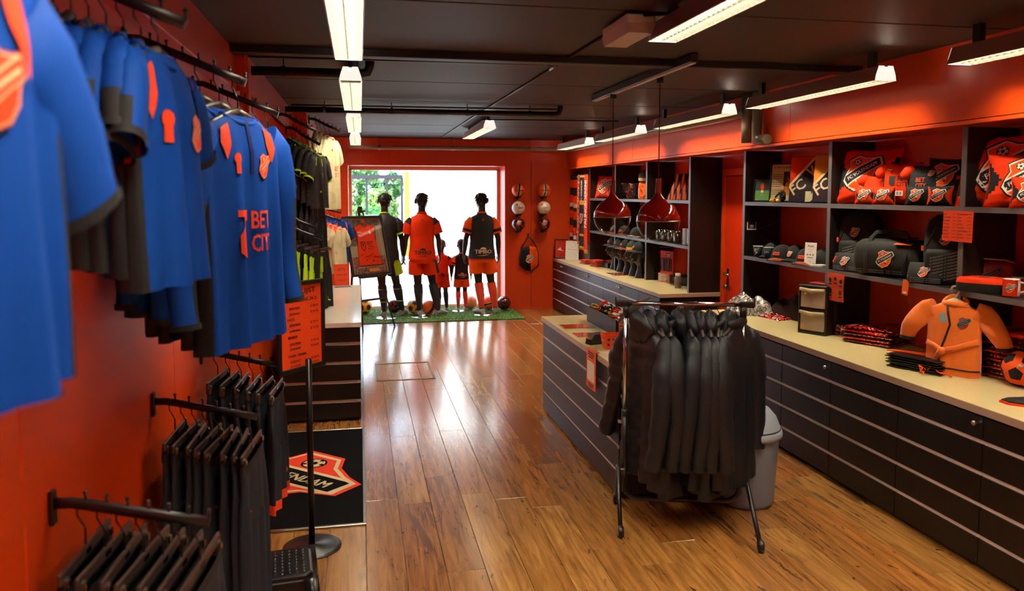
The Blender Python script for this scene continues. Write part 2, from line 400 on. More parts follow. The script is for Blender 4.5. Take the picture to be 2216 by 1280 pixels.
# left wall: face panels a metre wide, a shallow fascia along the ceiling, a deeper pier towards the window
wl = struct(MB().box((XL - .08, 2.7, 1.35), (.1, 10.8, 2.75)).build('wall_left', wall_m))
yy = YF + .1
for k, (a, b) in enumerate([(YF, -1.0), (-1.0, .45), (.45, 1.93), (1.93, 3.42), (3.42, 4.8), (4.8, 6.3), (6.3, 8.1)]):
    MB().box((XL - .015, (a + b) / 2, 1.23), (.03, b - a - .005, 2.46), bev=.003).build('wall_panel', wall_m, wl)
struct(MB().box((-.79, 1.1, 2.565), (.18, 7.4, .23), bev=.004).build('trim_1', soffit_m))
struct(MB().box((-.765, 6.45, 2.565), (.23, 3.3, .23), bev=.004).box((-.66, 4.86, 2.46), (.05, .1, .40), bev=.003).box((-.655, 6.2, 2.46), (.03, 2.7, .02)).build('trim_2', soffit_m))
struct(MB().box((-.70, 10.0, 1.34), (.37, 3.8, 2.68), bev=.004).build('trim_3', wall_m))
wb = struct(MB().box((-.53, 12.17, 1.34), (.72, .54, 2.72)).box((1.04, 12.17, 2.48), (2.42, .54, .42)).box((3.0, 12.17, 1.34), (1.51, .54, 2.72)).build('wall_back', wall_m))
MB().box((2.67, 11.898, 1.2), (.004, .006, 2.3)).build('panel_joint', blk, wb)
wr = struct(MB().box((3.76, 4.65, 1.34), (.12, 14.6, 2.72)).build('wall_right', wall_m))
struct(MB().box((1.4, YF - .06, 1.34), (4.8, .1, 2.75)).build('wall_front', wall_m))
so = struct(MB().box((3.49, 4.65, 2.455), (.42, 14.5, .44)).build('trim_4', soffit_m))
for a, b in ((YF, 2.0), (2.0, 5.43), (5.43, 8.9), (8.9, 11.89)):
    MB().box((3.27, (a + b) / 2, 2.465), (.022, b - a - .004, .43), bev=.002).build('soffit_panel', soffit_m, so)
MB().box((3.268, 4.65, 2.235), (.03, 14.4, .022), bev=.003).build('soffit_lip', soffit_m, so)
w1 = struct(MB().box((1.04, 12.38, 2.24), (2.4, .05, .06), bev=.004).box((-.14, 12.38, 1.12), (.05, .05, 2.24), bev=.004).box((2.22, 12.38, 1.12), (.05, .05, 2.24), bev=.004).box((1.04, 12.38, .02), (2.4, .05, .05), bev=.004).build('window_1', whitemet))
MB().box((1.04, 12.385, 1.13), (2.32, .008, 2.18)).build('pane', mk_glass('window_glass', (.97, .985, .98), .04), w1)
# door in the side wall between the two shelf units
d1 = struct(MB().box((3.685, 7.31, 1.02), (.05, .07, 2.06), bev=.004).box((3.685, 6.32, 1.02), (.05, .07, 2.06), bev=.004).box((3.685, 6.81, 2.06), (.05, 1.06, .07), bev=.004).build('door_1', wall_m))
MB().box((3.685, 6.81, 1.01), (.03, .93, 2.02), bev=.004).build('door_leaf', mk('red_orange_door_paint', 'D8330A', .35), d1)
MB().box((3.665, 7.19, .97), (.008, .042, .24), bev=.003).tube([(3.665, 7.19, 1.03), (3.62, 7.19, 1.03), (3.61, 7.18, 1.03), (3.61, 7.06, 1.03)], .010).tube([(3.66, 7.19, .90), (3.625, 7.19, .90)], .022, n=12).build('door_handle', steel, d1)

# ------------------------------------------------------------------ lamps
diff_m = mk_emit('lit_fluorescent_tube_diffuser', LAMPCOL, LAMP)
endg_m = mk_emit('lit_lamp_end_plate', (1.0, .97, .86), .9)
louv_m = mk('darkened_louvre', '4A4840', .4)  # silver blades, colour darkened so their lit faces do not burn out
def fixture(x, y0, y1, zb, label, brown=False, n_lv=None):
    L = y1 - y0
    t = thing('fluorescent_lamp', label, 'ceiling light', (x, (y0 + y1) / 2, zb), 0, 'louvred fluorescent ceiling lamps')
    w, h = .068, .085
    side = MB()
    for s in (-1, 1):
        side.prism([(s * w, 0), (s * (w + .006), 0), (s * .046, h), (s * .04, h)], -L / 2, L / 2)
    side.box((0, 0, h - .004), (.086, L, .008)); side.build('housing', whitemet if not brown else mk('grey_brown_enamel', '8C6F60', .35), t)
    MB().box((0, 0, h - .022), (.074, L - .03, .012)).build('diffuser', diff_m, t)
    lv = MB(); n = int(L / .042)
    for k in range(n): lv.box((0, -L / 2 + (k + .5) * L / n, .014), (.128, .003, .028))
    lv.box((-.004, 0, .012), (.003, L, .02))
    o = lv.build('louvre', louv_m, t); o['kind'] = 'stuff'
    for s in (-1, 1):
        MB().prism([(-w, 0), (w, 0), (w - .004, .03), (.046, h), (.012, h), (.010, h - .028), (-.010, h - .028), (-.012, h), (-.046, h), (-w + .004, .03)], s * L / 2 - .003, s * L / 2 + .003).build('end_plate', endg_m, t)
        MB().box((0, s * (L / 2 - .12), h + (CEIL - zb - h) / 2), (.03, .05, CEIL - zb - h + .004)).build('bracket', blackmet, t)
    return t
LW = ['closest to the blue shirts', 'in front of the first black ceiling pipe', 'above the white topped counter', 'beside the window wall']
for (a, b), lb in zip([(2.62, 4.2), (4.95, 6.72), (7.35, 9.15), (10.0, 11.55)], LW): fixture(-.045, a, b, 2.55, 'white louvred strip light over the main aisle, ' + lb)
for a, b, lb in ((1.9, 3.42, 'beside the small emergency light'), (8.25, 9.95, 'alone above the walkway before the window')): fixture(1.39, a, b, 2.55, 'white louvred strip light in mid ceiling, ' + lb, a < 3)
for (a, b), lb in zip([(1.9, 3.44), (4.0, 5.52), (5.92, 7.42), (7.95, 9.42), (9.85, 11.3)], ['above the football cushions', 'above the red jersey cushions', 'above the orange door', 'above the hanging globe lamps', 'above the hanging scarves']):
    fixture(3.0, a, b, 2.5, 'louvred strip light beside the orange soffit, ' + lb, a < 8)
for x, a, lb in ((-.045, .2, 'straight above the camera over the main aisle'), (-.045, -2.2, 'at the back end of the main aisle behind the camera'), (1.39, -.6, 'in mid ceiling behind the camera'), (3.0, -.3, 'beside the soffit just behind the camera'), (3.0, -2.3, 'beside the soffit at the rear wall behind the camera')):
    fixture(x, a, a + 1.55, 2.55, 'added unseen louvred strip light ' + lb)  # lamps out of view, added for the light they give the room
em = thing('emergency_light', 'small white box emergency light on the brown ceiling', 'emergency light', (1.27, 3.56, 2.59))
MB().box((0, 0, .055), (.14, .36, .045), bev=.008).build('base', whitemet, em)
MB().prism([(-.07, .035), (.07, .035), (.058, -.01), (-.058, -.01)], -.18, .18).build('cover', mk('clear_ribbed_cover', 'CFC4B4', .3), em)
tag(MB().tube([(1.27, 3.8, 2.672), (1.25, 6, 2.672), (1.22, 8.2, 2.672), (1.2, 11.5, 2.672)], .009).tube([(1.28, 3.37, 2.66), (1.36, 3.3, 2.65), (1.38, 3.2, 2.64)], .01).build('ceiling_cable', blackpl), 'thin black cable clipped lengthwise along the brown ceiling', 'cable')
# beam and pipes under the ceiling
struct(MB().box((1.3, 4.62, CEIL - .02), (4.0, .10, .045), bev=.005).build('trim_5', beam_m))
tag(MB().tube([(-.63, 4.78, 2.655), (.9, 4.73, 2.655), (1.15, 4.72, 2.655), (1.24, 4.85, 2.665), (1.25, 5.0, 2.668)], .013).tube([(1.98, 4.75, 2.66), (3.2, 4.70, 2.66)], .011).build('conduit', pipe_m), 'thin black conduit running beside the ceiling beam', 'conduit')
def pipe(x0, x1, y, z, r, label, clips):
    t = thing('drain_pipe', label, 'pipe', (0, y, z))
    MB().tube([(x0, 0, 0), (x1 - .06, 0, 0), (x1 - .015, 0, .012), (x1, 0, .05), (x1, 0, CEIL - z)], r, n=12).build('pipe', pipe_m, t)
    for c in clips: MB().lathe([(r + .006, -.012), (r + .006, .012)], n=12, M=Matrix.Translation((c, 0, 0)) @ Matrix.Rotation(PI / 2, 4, 'Y')).tube([(c, 0, r), (c, 0, CEIL - z)], .004).build('pipe_clip', blackmet, t)
pipe(-.64, .075, 5.0, 2.6, .029, 'short black drain pipe with elbow over the first aisle', (-.45, 0.0))
pipe(-.64, 1.9, 7.2, 2.6, .026, 'long black drain pipe hung crosswise under the ceiling', (-.3, .3, 1.0, 1.6))
tag(MB().tube([(-.6, 7.35, 2.655), (1.0, 7.3, 2.655), (1.9, 7.25, 2.655)], .008).build('cable', pipe_m), 'thin black cable above the long crosswise drain pipe', 'cable')
tag(MB().tube([(1.35, 8.5, 2.665), (2.9, 8.4, 2.665)], .008).build('cable', pipe_m), 'thin black cable crossing the ceiling near the window', 'cable')
t = thing('heating_pipe', 'pale grey pipe along the top of the window wall', 'pipe', (0, 11.72, 2.53))
MB().tube([(-.15, 0, 0), (3.1, 0, 0)], .03, n=12).build('pipe', lpipe_m, t)
for c in (.3, 1.4, 2.6): MB().lathe([(.036, -.015), (.036, .015)], n=12, M=Matrix.Translation((c, 0, 0)) @ Matrix.Rotation(PI / 2, 4, 'Y')).tube([(c, 0, .03), (c, 0, .15)], .006).build('pipe_clip', steel, t)
t = thing('grey_downpipe', 'olive grey drain pipe with elbow bending under the orange soffit', 'pipe', (3.2, 5.9, 2.25))
MB().tube([(0, 6.0, .27), (0, .12, .27)], .035, n=14).build('long_pipe', lpipe_m, t)
MB().tube([(0, .1, .42), (0, .1, .02)], .042, n=14).build('upright_pipe', gpipe_m, t)
MB().tube([(0, -.07, .42), (0, -.07, .09), (0, -.085, .05), (0, -.12, .03), (0, -.24, .03)], .04, n=14).build('elbow', gpipe_m, t)
# ceiling rail with two globe pendants
rl = thing('lamp_rail', 'black ceiling rail carrying the two red globe pendants', 'rail', (1.96, 5.31, 2.64))
MB().box((0, 0, .01), (.05, 1.98, .05), bev=.004).build('rail', mk('brown_black_rail', '2C211C', .35), rl)
MB().box((0, 0, -.017), (.03, 1.96, .008)).build('rail_edge', whitemet, rl)
gl_m = mk_glass('clear_globe_glass', (.96, .95, .92), .03)
for (Y, lb) in ((5.82, 'red and clear glass globe pendant lamp, the one further from the coat rail'), (4.94, 'red and clear glass globe pendant lamp, the one closer to the coat rail')):
    t = thing('pendant_lamp', lb, 'lamp', (1.965 if Y > 5 else 1.995, Y, 1.66), 0, 'red globe pendants')
    R = .148
    pr = [(.019, .29), (.021, .285), (.021, .2), (.026, .175), (.045, .152)] + [(R * math.cos(a), R * math.sin(a)) for a in [math.radians(q) for q in (66, 56, 46, 36, 26, 16, 8, 0)]]
    MB().lathe(pr, n=40).lathe([(.021, .289), (.001, .291)], n=40).build('shade', red_gloss, t)
    MB().lathe([(R * math.cos(a), R * math.sin(a)) for a in [math.radians(-q) for q in (1, 12, 24, 36, 48, 60, 70, 80, 89.5)]], n=40).build('glass_bowl', gl_m, t)
    MB().lathe([(R - .003, .004), (R + .001, .004), (R + .001, -.004), (R - .003, -.004)], n=40).build('rim', steel, t)
    MB().tube([(0, 0, .288), (0, 0, .96)], .0035, n=6).build('cord', mk('dark_red_cord', '6A1208', .5), t)
    MB().lathe([(.025, 0), (.025, .045)], n=14, M=Matrix.Translation((0, 0, .925)), cap0=True, cap1=True).build('ceiling_cap', blackpl, t)

# ------------------------------------------------------------------ counters
ROWS = [(.022, .155), (.177, .312), (.334, .469), (.491, .626), (.648, .762)]
STR = [.166, .323, .48, .637]
def front_parts(t, length, M, fm=None):
    """five dark boards and four pale strips on a face of given length; M places the face (x along it, -y outward)"""
    for a, b in ROWS: MB().box((0, -.009, (a + b) / 2), (length - .005, .018, b - a), bev=.0015, M=M).build('drawer_front', fm or wenge, t)
    for z in STR: MB().box((0, -.004, z), (length - .004, .010, .021), M=M).build('strip', strip_m, t)
def cabinet(x0, y0, y1, depth, label, group, knob=0):
    t = thing('counter_cabinet', label, 'cabinet', (x0, (y0 + y1) / 2, 0), 0, group)
    MB().box((depth / 2 + .006, 0, .39), (depth - .02, y1 - y0 - .004, .735)).box((depth / 2 + .03, 0, .012), (depth - .1, y1 - y0 - .004, .024)).build('carcass', black_lam, t)
    M = Matrix.Rotation(-PI / 2, 4, 'Z')
    front_parts(t, y1 - y0, M)
    if knob:
        MB().lathe([(.004, 0), (.005, .012), (.012, .018), (.013, .024), (.008, .03), (.001, .031)], n=12, M=Matrix.Translation((-.018, knob * ((y1 - y0) / 2 - .035), .725)) @ Matrix.Rotation(-PI / 2, 4, 'Y')).build('knob', steel, t)
    return t
FY = [11.88, 11.29, 10.62, 9.96, 9.31, 8.67, 8.03, 7.42]
where = ['against the window wall', 'second from the window wall', 'third from the window wall', 'fourth from the window wall', 'fifth from the window wall', 'sixth from the window wall', 'at the end beside the orange door']
for k in range(7): cabinet(3.045, FY[k + 1], FY[k], .63, 'dark wood drawer cabinet of the far counter, ' + where[k], 'drawer cabinets of the far counter', 1 if k in (1, 3, 5) else (-1 if k in (0, 2, 4) else 0))
NY = [6.30, 5.56, 4.95, 4.37, 3.74, 3.14, 2.54, 1.94]
where = ['at the end beside the orange door', 'behind the coat rail', 'below the plastic drawer tower', 'below the folded scarf packs', 'below the hanging orange robe', 'below the soft football', 'at the very edge of the picture']
for k in range(7): cabinet(2.975, NY[k + 1], NY[k], .68, 'black drawer cabinet of the long side counter, ' + where[k], 'drawer cabinets of the side counter', -1 if k in (2, 4) else 0)
def worktop(name, x0, x1, y0, y1, label, m=top_m):
    t = thing(name, label, 'worktop', ((x0 + x1) / 2, (y0 + y1) / 2, .79))
    MB().box((0, 0, .0), (x1 - x0, y1 - y0, .04), bev=.003).build('top', m, t)
    MB().box((x0 - x0 - (x1 - x0) / 2 - .0005, 0, 0), (.003, y1 - y0, .038)).box((0, -(y1 - y0) / 2 - .0005, 0), (x1 - x0, .003, .038)).build('edge_band', topedge_m, t)
worktop('worktop', 3.02, 3.695, 7.40, 11.88, 'long cream worktop of the far counter under the globe pendants')
worktop('worktop', 2.955, 3.695, 1.94, 6.31, 'long cream worktop of the side counter under the shelves')
def block(name, x0, x1, y0, y1, label, faces, topm=top_m):
    t = thing(name, label, 'counter', ((x0 + x1) / 2, (y0 + y1) / 2, 0)); w, d = x1 - x0, y1 - y0
    MB().box((0, 0, .39), (w - .04, d - .04, .74)).box((0, 0, .012), (w - .08, d - .08, .024)).build('carcass', black_lam, t)
    if 'L' in faces: front_parts(t, d, Matrix.Translation((-w / 2 + .02, 0, 0)) @ Matrix.Rotation(-PI / 2, 4, 'Z'))
    if 'R' in faces: front_parts(t, d, Matrix.Translation((w / 2 - .02, 0, 0)) @ Matrix.Rotation(PI / 2, 4, 'Z'))
    if 'N' in faces: front_parts(t, w, Matrix.Translation((0, -d / 2 + .02, 0)), black_lam)
    tp = MB().box((0, 0, .79), (w + .02, d + .02, .04), bev=.003).build('worktop', topm, t)
    MB().box((-w / 2 - .0105, 0, .79), (.003, d + .02, .038)).box((0, -d / 2 - .0105, .79), (w + .02, .003, .038)).build('edge_band', topedge_m if topm == top_m else whitemet, tp)
    return t
block('sales_counter', 1.505, 2.15, 4.30, 6.25, 'free-standing dark sales counter with cream top behind the coat rail', 'LN')
block('display_counter', -.64, -.01, 6.26, 8.82, 'low dark display counter with glossy white top behind the door mat', 'NR', mk('white_glossy_worktop', 'D8D2C4', .16, var=.02, coat=.4))

# ------------------------------------------------------------------ shelf units standing on the side counters
SZ = (1.28, 1.757)
def shelf_unit(ups, label, bays, xf=3.35, xb=3.695):
    t = thing('shelf_unit', label, 'shelves', (xf, (ups[0] + ups[-1]) / 2, .81)); oy = (ups[0] + ups[-1]) / 2
    for y in ups:
        u = MB().box(((xb - xf) / 2, y - oy, .705), (xb - xf, .036, 1.41)).build('upright', shelf_lam, t)
        MB().box((-.002, y - oy, .705), (.006, .036, 1.41)).build('edge_strip', edge_m, u)
    for a, b in zip(ups, ups[1:]):
        for z in SZ:
            s = MB().box(((xb - xf) / 2, (a + b) / 2 - oy, z - .81), (xb - xf, b - a - .038, .03)).build('shelf_board', shelf_lam, t)
            MB().box((-.002, (a + b) / 2 - oy, z - .81), (.006, b - a - .038, .031)).build('edge_strip', edge_m, s)
    return t
shelf_unit([7.44, 8.66, 9.80, 10.96], 'black open shelf unit on the far counter behind the pendants', 3)
shelf_unit([2.52, 3.77, 5.03, 6.29], 'black open shelf unit on the side counter full of cushions and bags', 3)

# ================================================================== GARMENTS
HW = [(0, .30), (-.018, .50), (-.055, .86), (-.10, .90), (-.22, .93), (-.45, .95), (-2, 1.0)]
class Shirt:
    """hangs in its local XZ plane, front towards -Y, collar at z = 0, hem at z = -L"""
    def __init__(s, W, L, T=.045, fold=.014, ph=0., lam=.13): s.W, s.L, s.T, s.fold, s.ph, s.lam = W, L, T, fold, ph, lam
    def hw(s, z): return interp(HW, z * .72 / s.L) * s.W / 2
    def F(s, x, z): a = s.fold * min(1, max(0, -z / s.L)) ** .8; return a * (math.sin(2 * PI * x / s.lam + s.ph + z * 2) + .5 * math.sin(2 * PI * x / s.lam * 1.7 + 1.3 * s.ph))
    def t(s, z): return s.T * (.55 + .45 * min(1, -z / .12)) + .012 * max(0, -z / s.L)
    def front(s, x, z):
        h = s.hw(z); q = max(0., 1 - (x / h) ** 2) ** .35; return Vector((x, -s.t(z) * q + s.F(x, z), z))
    def fn(s, x0=0, z0=0): return lambda u, v, h: s.front(x0 + u, z0 + v) + Vector((0, -h - .0045, 0))
    def torso(s, mb, mf=None, n=60, z0=0, back=1):
        zs = [0, -.012, -.03, -.055, -.08, -.12] + [-.12 - (s.L - .12) * k / 9 for k in range(1, 10)]
        rs = []
        for z in zs:
            h, t = s.hw(z), s.t(z)
            rs.append([(h * math.cos(2 * PI * j / n), -t * sgnp(math.sin(2 * PI * j / n), .7) + s.F(h * math.cos(2 * PI * j / n), z), z) for j in range(n)])
        mb.rings(rs, 0, True, False, False, True, (lambda i, j: mf(math.cos(2 * PI * (j + .5) / n), (zs[i] + zs[i + 1]) / 2, math.sin(2 * PI * (j + .5) / n) > 0)) if mf else None)
def shirt(name, label, cat, group, loc, rz, W=.5, L=.68, T=.045, sl='short', mats=None, mf=None, smf=None, fold=.014, ph=0., cuff=None, collar=0, decals=None, lam=.13, slen=None, spread=.12, rx=0., sr=.078):
    t = thing(name, label, cat, loc, rz, group, rx)
    S = Shirt(W, L, T, fold, ph, lam); mb = MB(); S.torso(mb, mf); mb.build('body', mats, t)
    k = W / .5
    for sd in (-1, 1):
        if sl == 'none': break
        sx = S.hw(-.07)
        if sl == 'short': ln = slen or .21 * k; path = [(sd * (sx - .05 * k), 0, -.075 * k), (sd * (sx + .0 * k), 0, -.12 * k), (sd * (sx + spread * .6 * k), .0, -.075 * k - ln * .6), (sd * (sx + spread * k), 0, -.075 * k - ln)]; ra = [sr * .95 * k, sr * 1.05 * k, sr * 1.05 * k, sr * 1.05 * k]; rb = [.030, .036, .036, .033]
        else:
            ln = slen or .56 * k; path = [(sd * (sx - .05 * k), 0, -.07 * k)] + [(sd * (sx + spread * k * math.sin(q * 1.5)), .012 * math.sin(q * 7 + S.ph), -.07 * k - ln * q) for q in (.08, .2, .35, .5, .65, .8, .92, 1)]
            ra = [sr * k * f for f in (.95, 1.0, .98, .92, .85, .8, .72, .66, .62)]; rb = [.032 + .004 * math.sin(5 * q) for q in range(9)]
        sb = MB(); sb.limb(path, ra, rb, 0, 14, cap0=True, cap1=False, p=.85, mf=(lambda i, j, sd=sd: smf(i, j, sd)) if smf else None)
        o = sb.build('sleeve', mats, t)
        if cuff is not None:
            p0, p1 = Vector(path[-2]), Vector(path[-1]); dd = (p1 - p0).normalized()
            MB().limb([p1 - dd * .014, p1 + dd * .004], ra[-1] * 1.05, rb[-1] * 1.15, cuff, 14, cap0=False, cap1=False, p=.85).build('cuff', mats, o)
    if collar is not None:
        h, tt = S.hw(-.004), S.t(0)
        cb = MB(); n = 20; c = [(h * 1.05 * math.cos(2 * PI * j / n), -tt * 1.1 * math.sin(2 * PI * j / n), .002 - (.028 if math.sin(2 * PI * j / n) > 0 else .0) * abs(math.sin(2 * PI * j / n))) for j in range(n + 1)]
        cb.limb(c, .007, .010, collar, 6, (0, 0, 1), False, False); cb.build('collar', mats, t)
    if decals: decals(S, t)
    return t
def trousers(name, label, cat, group, loc, rz, W=.36, L=.8, split=.28, mats=None, mf=None, fold=.010, ph=0., flare=.1, decals=None, T=.017, lean=0.):
    t = thing(name, label, cat, loc, rz, group)
    n = 28; mb = MB(); rs = []; zs = [0, -.015, -.04] + [-.04 - (split - .04) * k / 3 for k in (1, 2, 3)]
    F = lambda x, z: 1.6 * fold * min(1, -z / .2) * math.sin(2 * PI * x / .11 + ph)
    for z in zs:
        h = W / 2 * (1 + .12 * min(1, -z / .2))
        rs.append([(h * math.cos(2 * PI * j / n), -T * sgnp(math.sin(2 * PI * j / n), .6) + F(h * math.cos(2 * PI * j / n), z), z) for j in range(n)])
    mb.rings(rs, 0, mf=(lambda i, j: mf(math.cos(2 * PI * (j + .5) / n), zs[i], 0)) if mf else None); mb.build('waist', mats, t)
    for sd in (-1, 1):
        lb = MB(); cx = W / 4 * 1.12; rr = []; zz = [-split + .03] + [-split - (L - split) * k / 6 for k in range(7)]
        for z in zz:
            q = (-z - split) / max(.01, L - split); h = W / 4 * 1.12 * (1 - q * .15 + flare * q)
            rr.append([(sd * (cx + .02 * q) + h * math.cos(2 * PI * j / n), -T * sgnp(math.sin(2 * PI * j / n), .6) + F(sd * cx + h * math.cos(2 * PI * j / n), z), z) for j in range(n)])
        lb.rings(rr, 0, mf=(lambda i, j, sd=sd: mf(sd * .5 + .5 * math.cos(2 * PI * (j + .5) / n), zz[i], sd)) if mf else None); lb.build('leg', mats, t)
    MB().rings([[(W / 2 * f * math.cos(2 * PI * j / n), -T * 1.12 * sgnp(math.sin(2 * PI * j / n), .6), z) for j in range(n)] for f, z in ((1.01, .002), (1.02, -.03))], 0).build('waistband', mats[1] if len(mats) > 1 else mats[0], t)
    if decals: decals(lambda u, v, h, F=F: Vector((u, -T * 1.02 + F(u, v) * .9 - h - .003, v)), t)
    return t
hang_m = mk('brown_hanger_plastic', '3E2F28', .35)
clip_m = mk('shiny_hanger_clip', '8F8B85', .2, metal=1)
def hook_pts(r=.018, drop=.10):
    return [(-r, 0, -.012), (-r, 0, 0)] + [(-r * math.cos(a), 0, r * math.sin(a)) for a in [PI * k / 6 for k in range(1, 7)]] + [(r, 0, -.02), (.004, 0, -.045), (0, 0, -.055), (0, 0, -drop)]
def mk_hanger_meshes():
    m = {}
    m['hook'] = MB().tube([(y, x, z) for x, y, z in hook_pts()], .0026, n=6).mesh('hook', blackmet)
    b = MB()
    for s in (-1, 1): b.limb([(0, 0, -.10), (s * .05, 0, -.112), (s * .12, 0, -.138), (s * .19, 0, -.165)], [.014, .016, .014, .010], [.009, .009, .010, .012], 0, 8)
    m['arms'] = b.mesh('arms', hang_m)
    b = MB().box((0, 0, -.112), (.34, .010, .030), bev=.003).box((0, -.006, -.112), (.03, .003, .012), 1); m['bar'] = b.mesh('bar', [hang_m, clip_m])
    b = MB().box((0, 0, -.135), (.022, .022, .045), bev=.004).box((0, -.013, -.128), (.018, .006, .02), 1, bev=.002); m['clip'] = b.mesh('clip', [hang_m, clip_m])
    return m
HG = mk_hanger_meshes()
def hanger(kind, loc, rz, label, group, s=1.):
    t = thing('clothes_hanger' if kind == 'shirt' else 'clip_hanger', label, 'hanger', loc, rz, group); t.scale = (s, s, s)
    inst('hook', HG['hook'], t)
    if kind == 'shirt': inst('arms', HG['arms'], t)
    else:
        inst('bar', HG['bar'], t)
        for x in (-.145, .145): inst('clip', HG['clip'], t, (x, 0, 0))
    return t
def rail_arm(Y, xw, zw, xt, zt, label, npeg=7, plate=True):
    """arm that slopes out from the wall at xw to its tip at xt; returns a function giving the top of the bar at x"""
    t = thing('rail_arm', label, 'clothes arm', (xw, Y, zw), 0, 'sloping clothes arms on the orange wall')
    dx, dz = xt - xw, zt - zw; pts = [(.005, 0, 0), (.05, 0, -.001), (.09, 0, dz * .12)] + [(dx * q, 0, dz * (q - .12) / .88) for q in (.45, .7, 1.)]
    MB().limb(pts, .008, .014, 0, 8, (0, 0, 1), p=.4).build('bar', blackmet, t)
    if plate: MB().box((.006, 0, -.01), (.012, .03, .09), bev=.003).build('wall_plate', blackmet, t)
    for k in range(npeg):
        q = .22 + .78 * k / (npeg - 1); x = dx * q
        z = interp([(p[0], p[2]) for p in pts], x)
        MB().tube([(x, 0, z + .010), (x, 0, z + .028)], .004, n=6).ball((x, 0, z + .031), .006, n=8, h=5).build('peg', blackmet, t)
    return lambda x: zw + interp([(p[0], p[2]) for p in pts], x - xw) + .010
FACE = math.radians(76)      # shirts on the left wall look out into the aisle, turned a little to the camera

# --- royal blue shirts on the first four upper arms
def bl_mf(xn, z, fr): return 2 if (abs(xn) > .93 and z < -.20) else 0
BM = [blue_f, coral_f, black_f, blue_d]
def blue_decals(text=True, zt=-.36, crest_z=-.17, sx=1.):
    def f(S, t):
        d = Decal(S.fn(), .018)
        for sd in (-1, 1):
            d.poly([(sd * .11 * sx, -.028), (sd * .155 * sx, -.05), (sd * .165 * sx, -.10), (sd * .14 * sx, -.155), (sd * .115 * sx, -.10)], 0, 0)
        d.rect(-.10 * sx, crest_z - .03, -.075 * sx, crest_z + .03, 0, 0); d.disc(-.088 * sx, crest_z + .022, .02 * sx, 0, 0, 10)
        if text:
            d.text('BET', .045 * sx, zt, .062 * sx, 0, 0, 0, .115 * sx, .03); d.text('CITY', .055 * sx, zt - .082 * sx, .062 * sx, 0, 0, 0, .135 * sx, .03)
            d.poly([(-.105 * sx, zt + .035), (-.03 * sx, zt + .035), (-.03 * sx, zt), (-.05 * sx, zt - .01), (-.05 * sx, zt - .09 * sx), (-.075 * sx, zt - .13 * sx), (-.10 * sx, zt - .11 * sx), (-.10 * sx, zt - .05), (-.075 * sx, zt - .02), (-.075 * sx, zt + .012), (-.105 * sx, zt + .012)], 0, 0)
        d.build('print', [coral_f], t)
        crest(S.fn(.085 * sx, crest_z), .085 * sx, 'crest', t, full=False, mats=[mk('cream_print', 'E8C79A', .6), coral_f, coral_f], maxlen=.018, black_rim=False)
    return f
for ai, (Y, nsh, lng, W, L, FA, XO) in enumerate([(.79, 5, False, .52, .50, 80, -.42), (1.90, 7, False, .40, .52, 82, -.445), (2.85, 4, True, .55, .80, 66, -.414), (3.95, 4, False, .48, .84, 77, -.435)]):
    nm = ['first', 'second', 'third', 'fourth'][ai]
    top = rail_arm(Y, XL, 2.375, -.385, 2.235, 'black upper sloping arm on the orange wall, %s from the camera, carrying blue shirts' % nm)
    for k in range(nsh):
        x = XO - (.66 + XO) / max(4, nsh - 1) * k; z = top(x)
        rz = math.radians(FA) + (RN.uniform(-.06, .10) if k else 0) + (.25 if k and ai == 1 else 0); dz = 0
        gl = 'blue football shirts on the %s upper arm' % nm
        hanger('shirt', (x, Y, z - .018), rz, 'black hanger on the %s upper arm holding the %s blue shirt from the aisle' % (nm, ORD[k]), 'shirt hangers on the %s upper arm' % nm, W / .52)
        if k in (0, 1):
            lab = ('long sleeved royal blue training top with half zip, ' if lng else 'short sleeved royal blue football shirt with coral shoulders, ') + ('outermost' if k == 0 else ORD[k]) + ' on the %s upper arm' % nm
            proto = shirt('training_top' if lng else 'football_shirt', lab, 'shirt', gl, (x, Y, z - .022 - .112 * W / .52), rz, W, L, .045 if k == 0 else .028, 'long' if lng else 'short',
                  BM, bl_mf, (lambda i, j, sd: 2 if (i >= 3 and j % 14 in (5, 6, 7, 8, 9)) else 0) if lng else (lambda i, j, sd: 1 if (i == 1 and j % 14 in (6, 7, 8) or i == 2 and j % 14 == 7) else (2 if i == 2 and j % 14 in (0, 1, 13) else 0)), .016, ai * 1.7 + k, 2, 0, blue_decals(ai > 1), .14, spread=.09, sr=.07 if not lng else .078)
            if lng: S_ = Shirt(W, L, .045 if k == 0 else .028, .016, ai * 1.7 + k, .14); MB().grid(lambda a, b: S_.front((a - .5) * .016, -.01 - .19 * b) + Vector((0, -.004, 0)), 2, 14).build('zip', mk('dark_blue_zip', '04205E', .5), proto)
        else:
            dup(proto, (x, Y, z - .022 - .112 * W / .52 - (.008 * (k % 3) if k > 2 else 0)), (0, 0, rz), ('long sleeved royal blue training top, ' if lng else 'short sleeved royal blue football shirt, ') + ORD[k] + ' on the %s upper arm counted from the aisle' % nm)
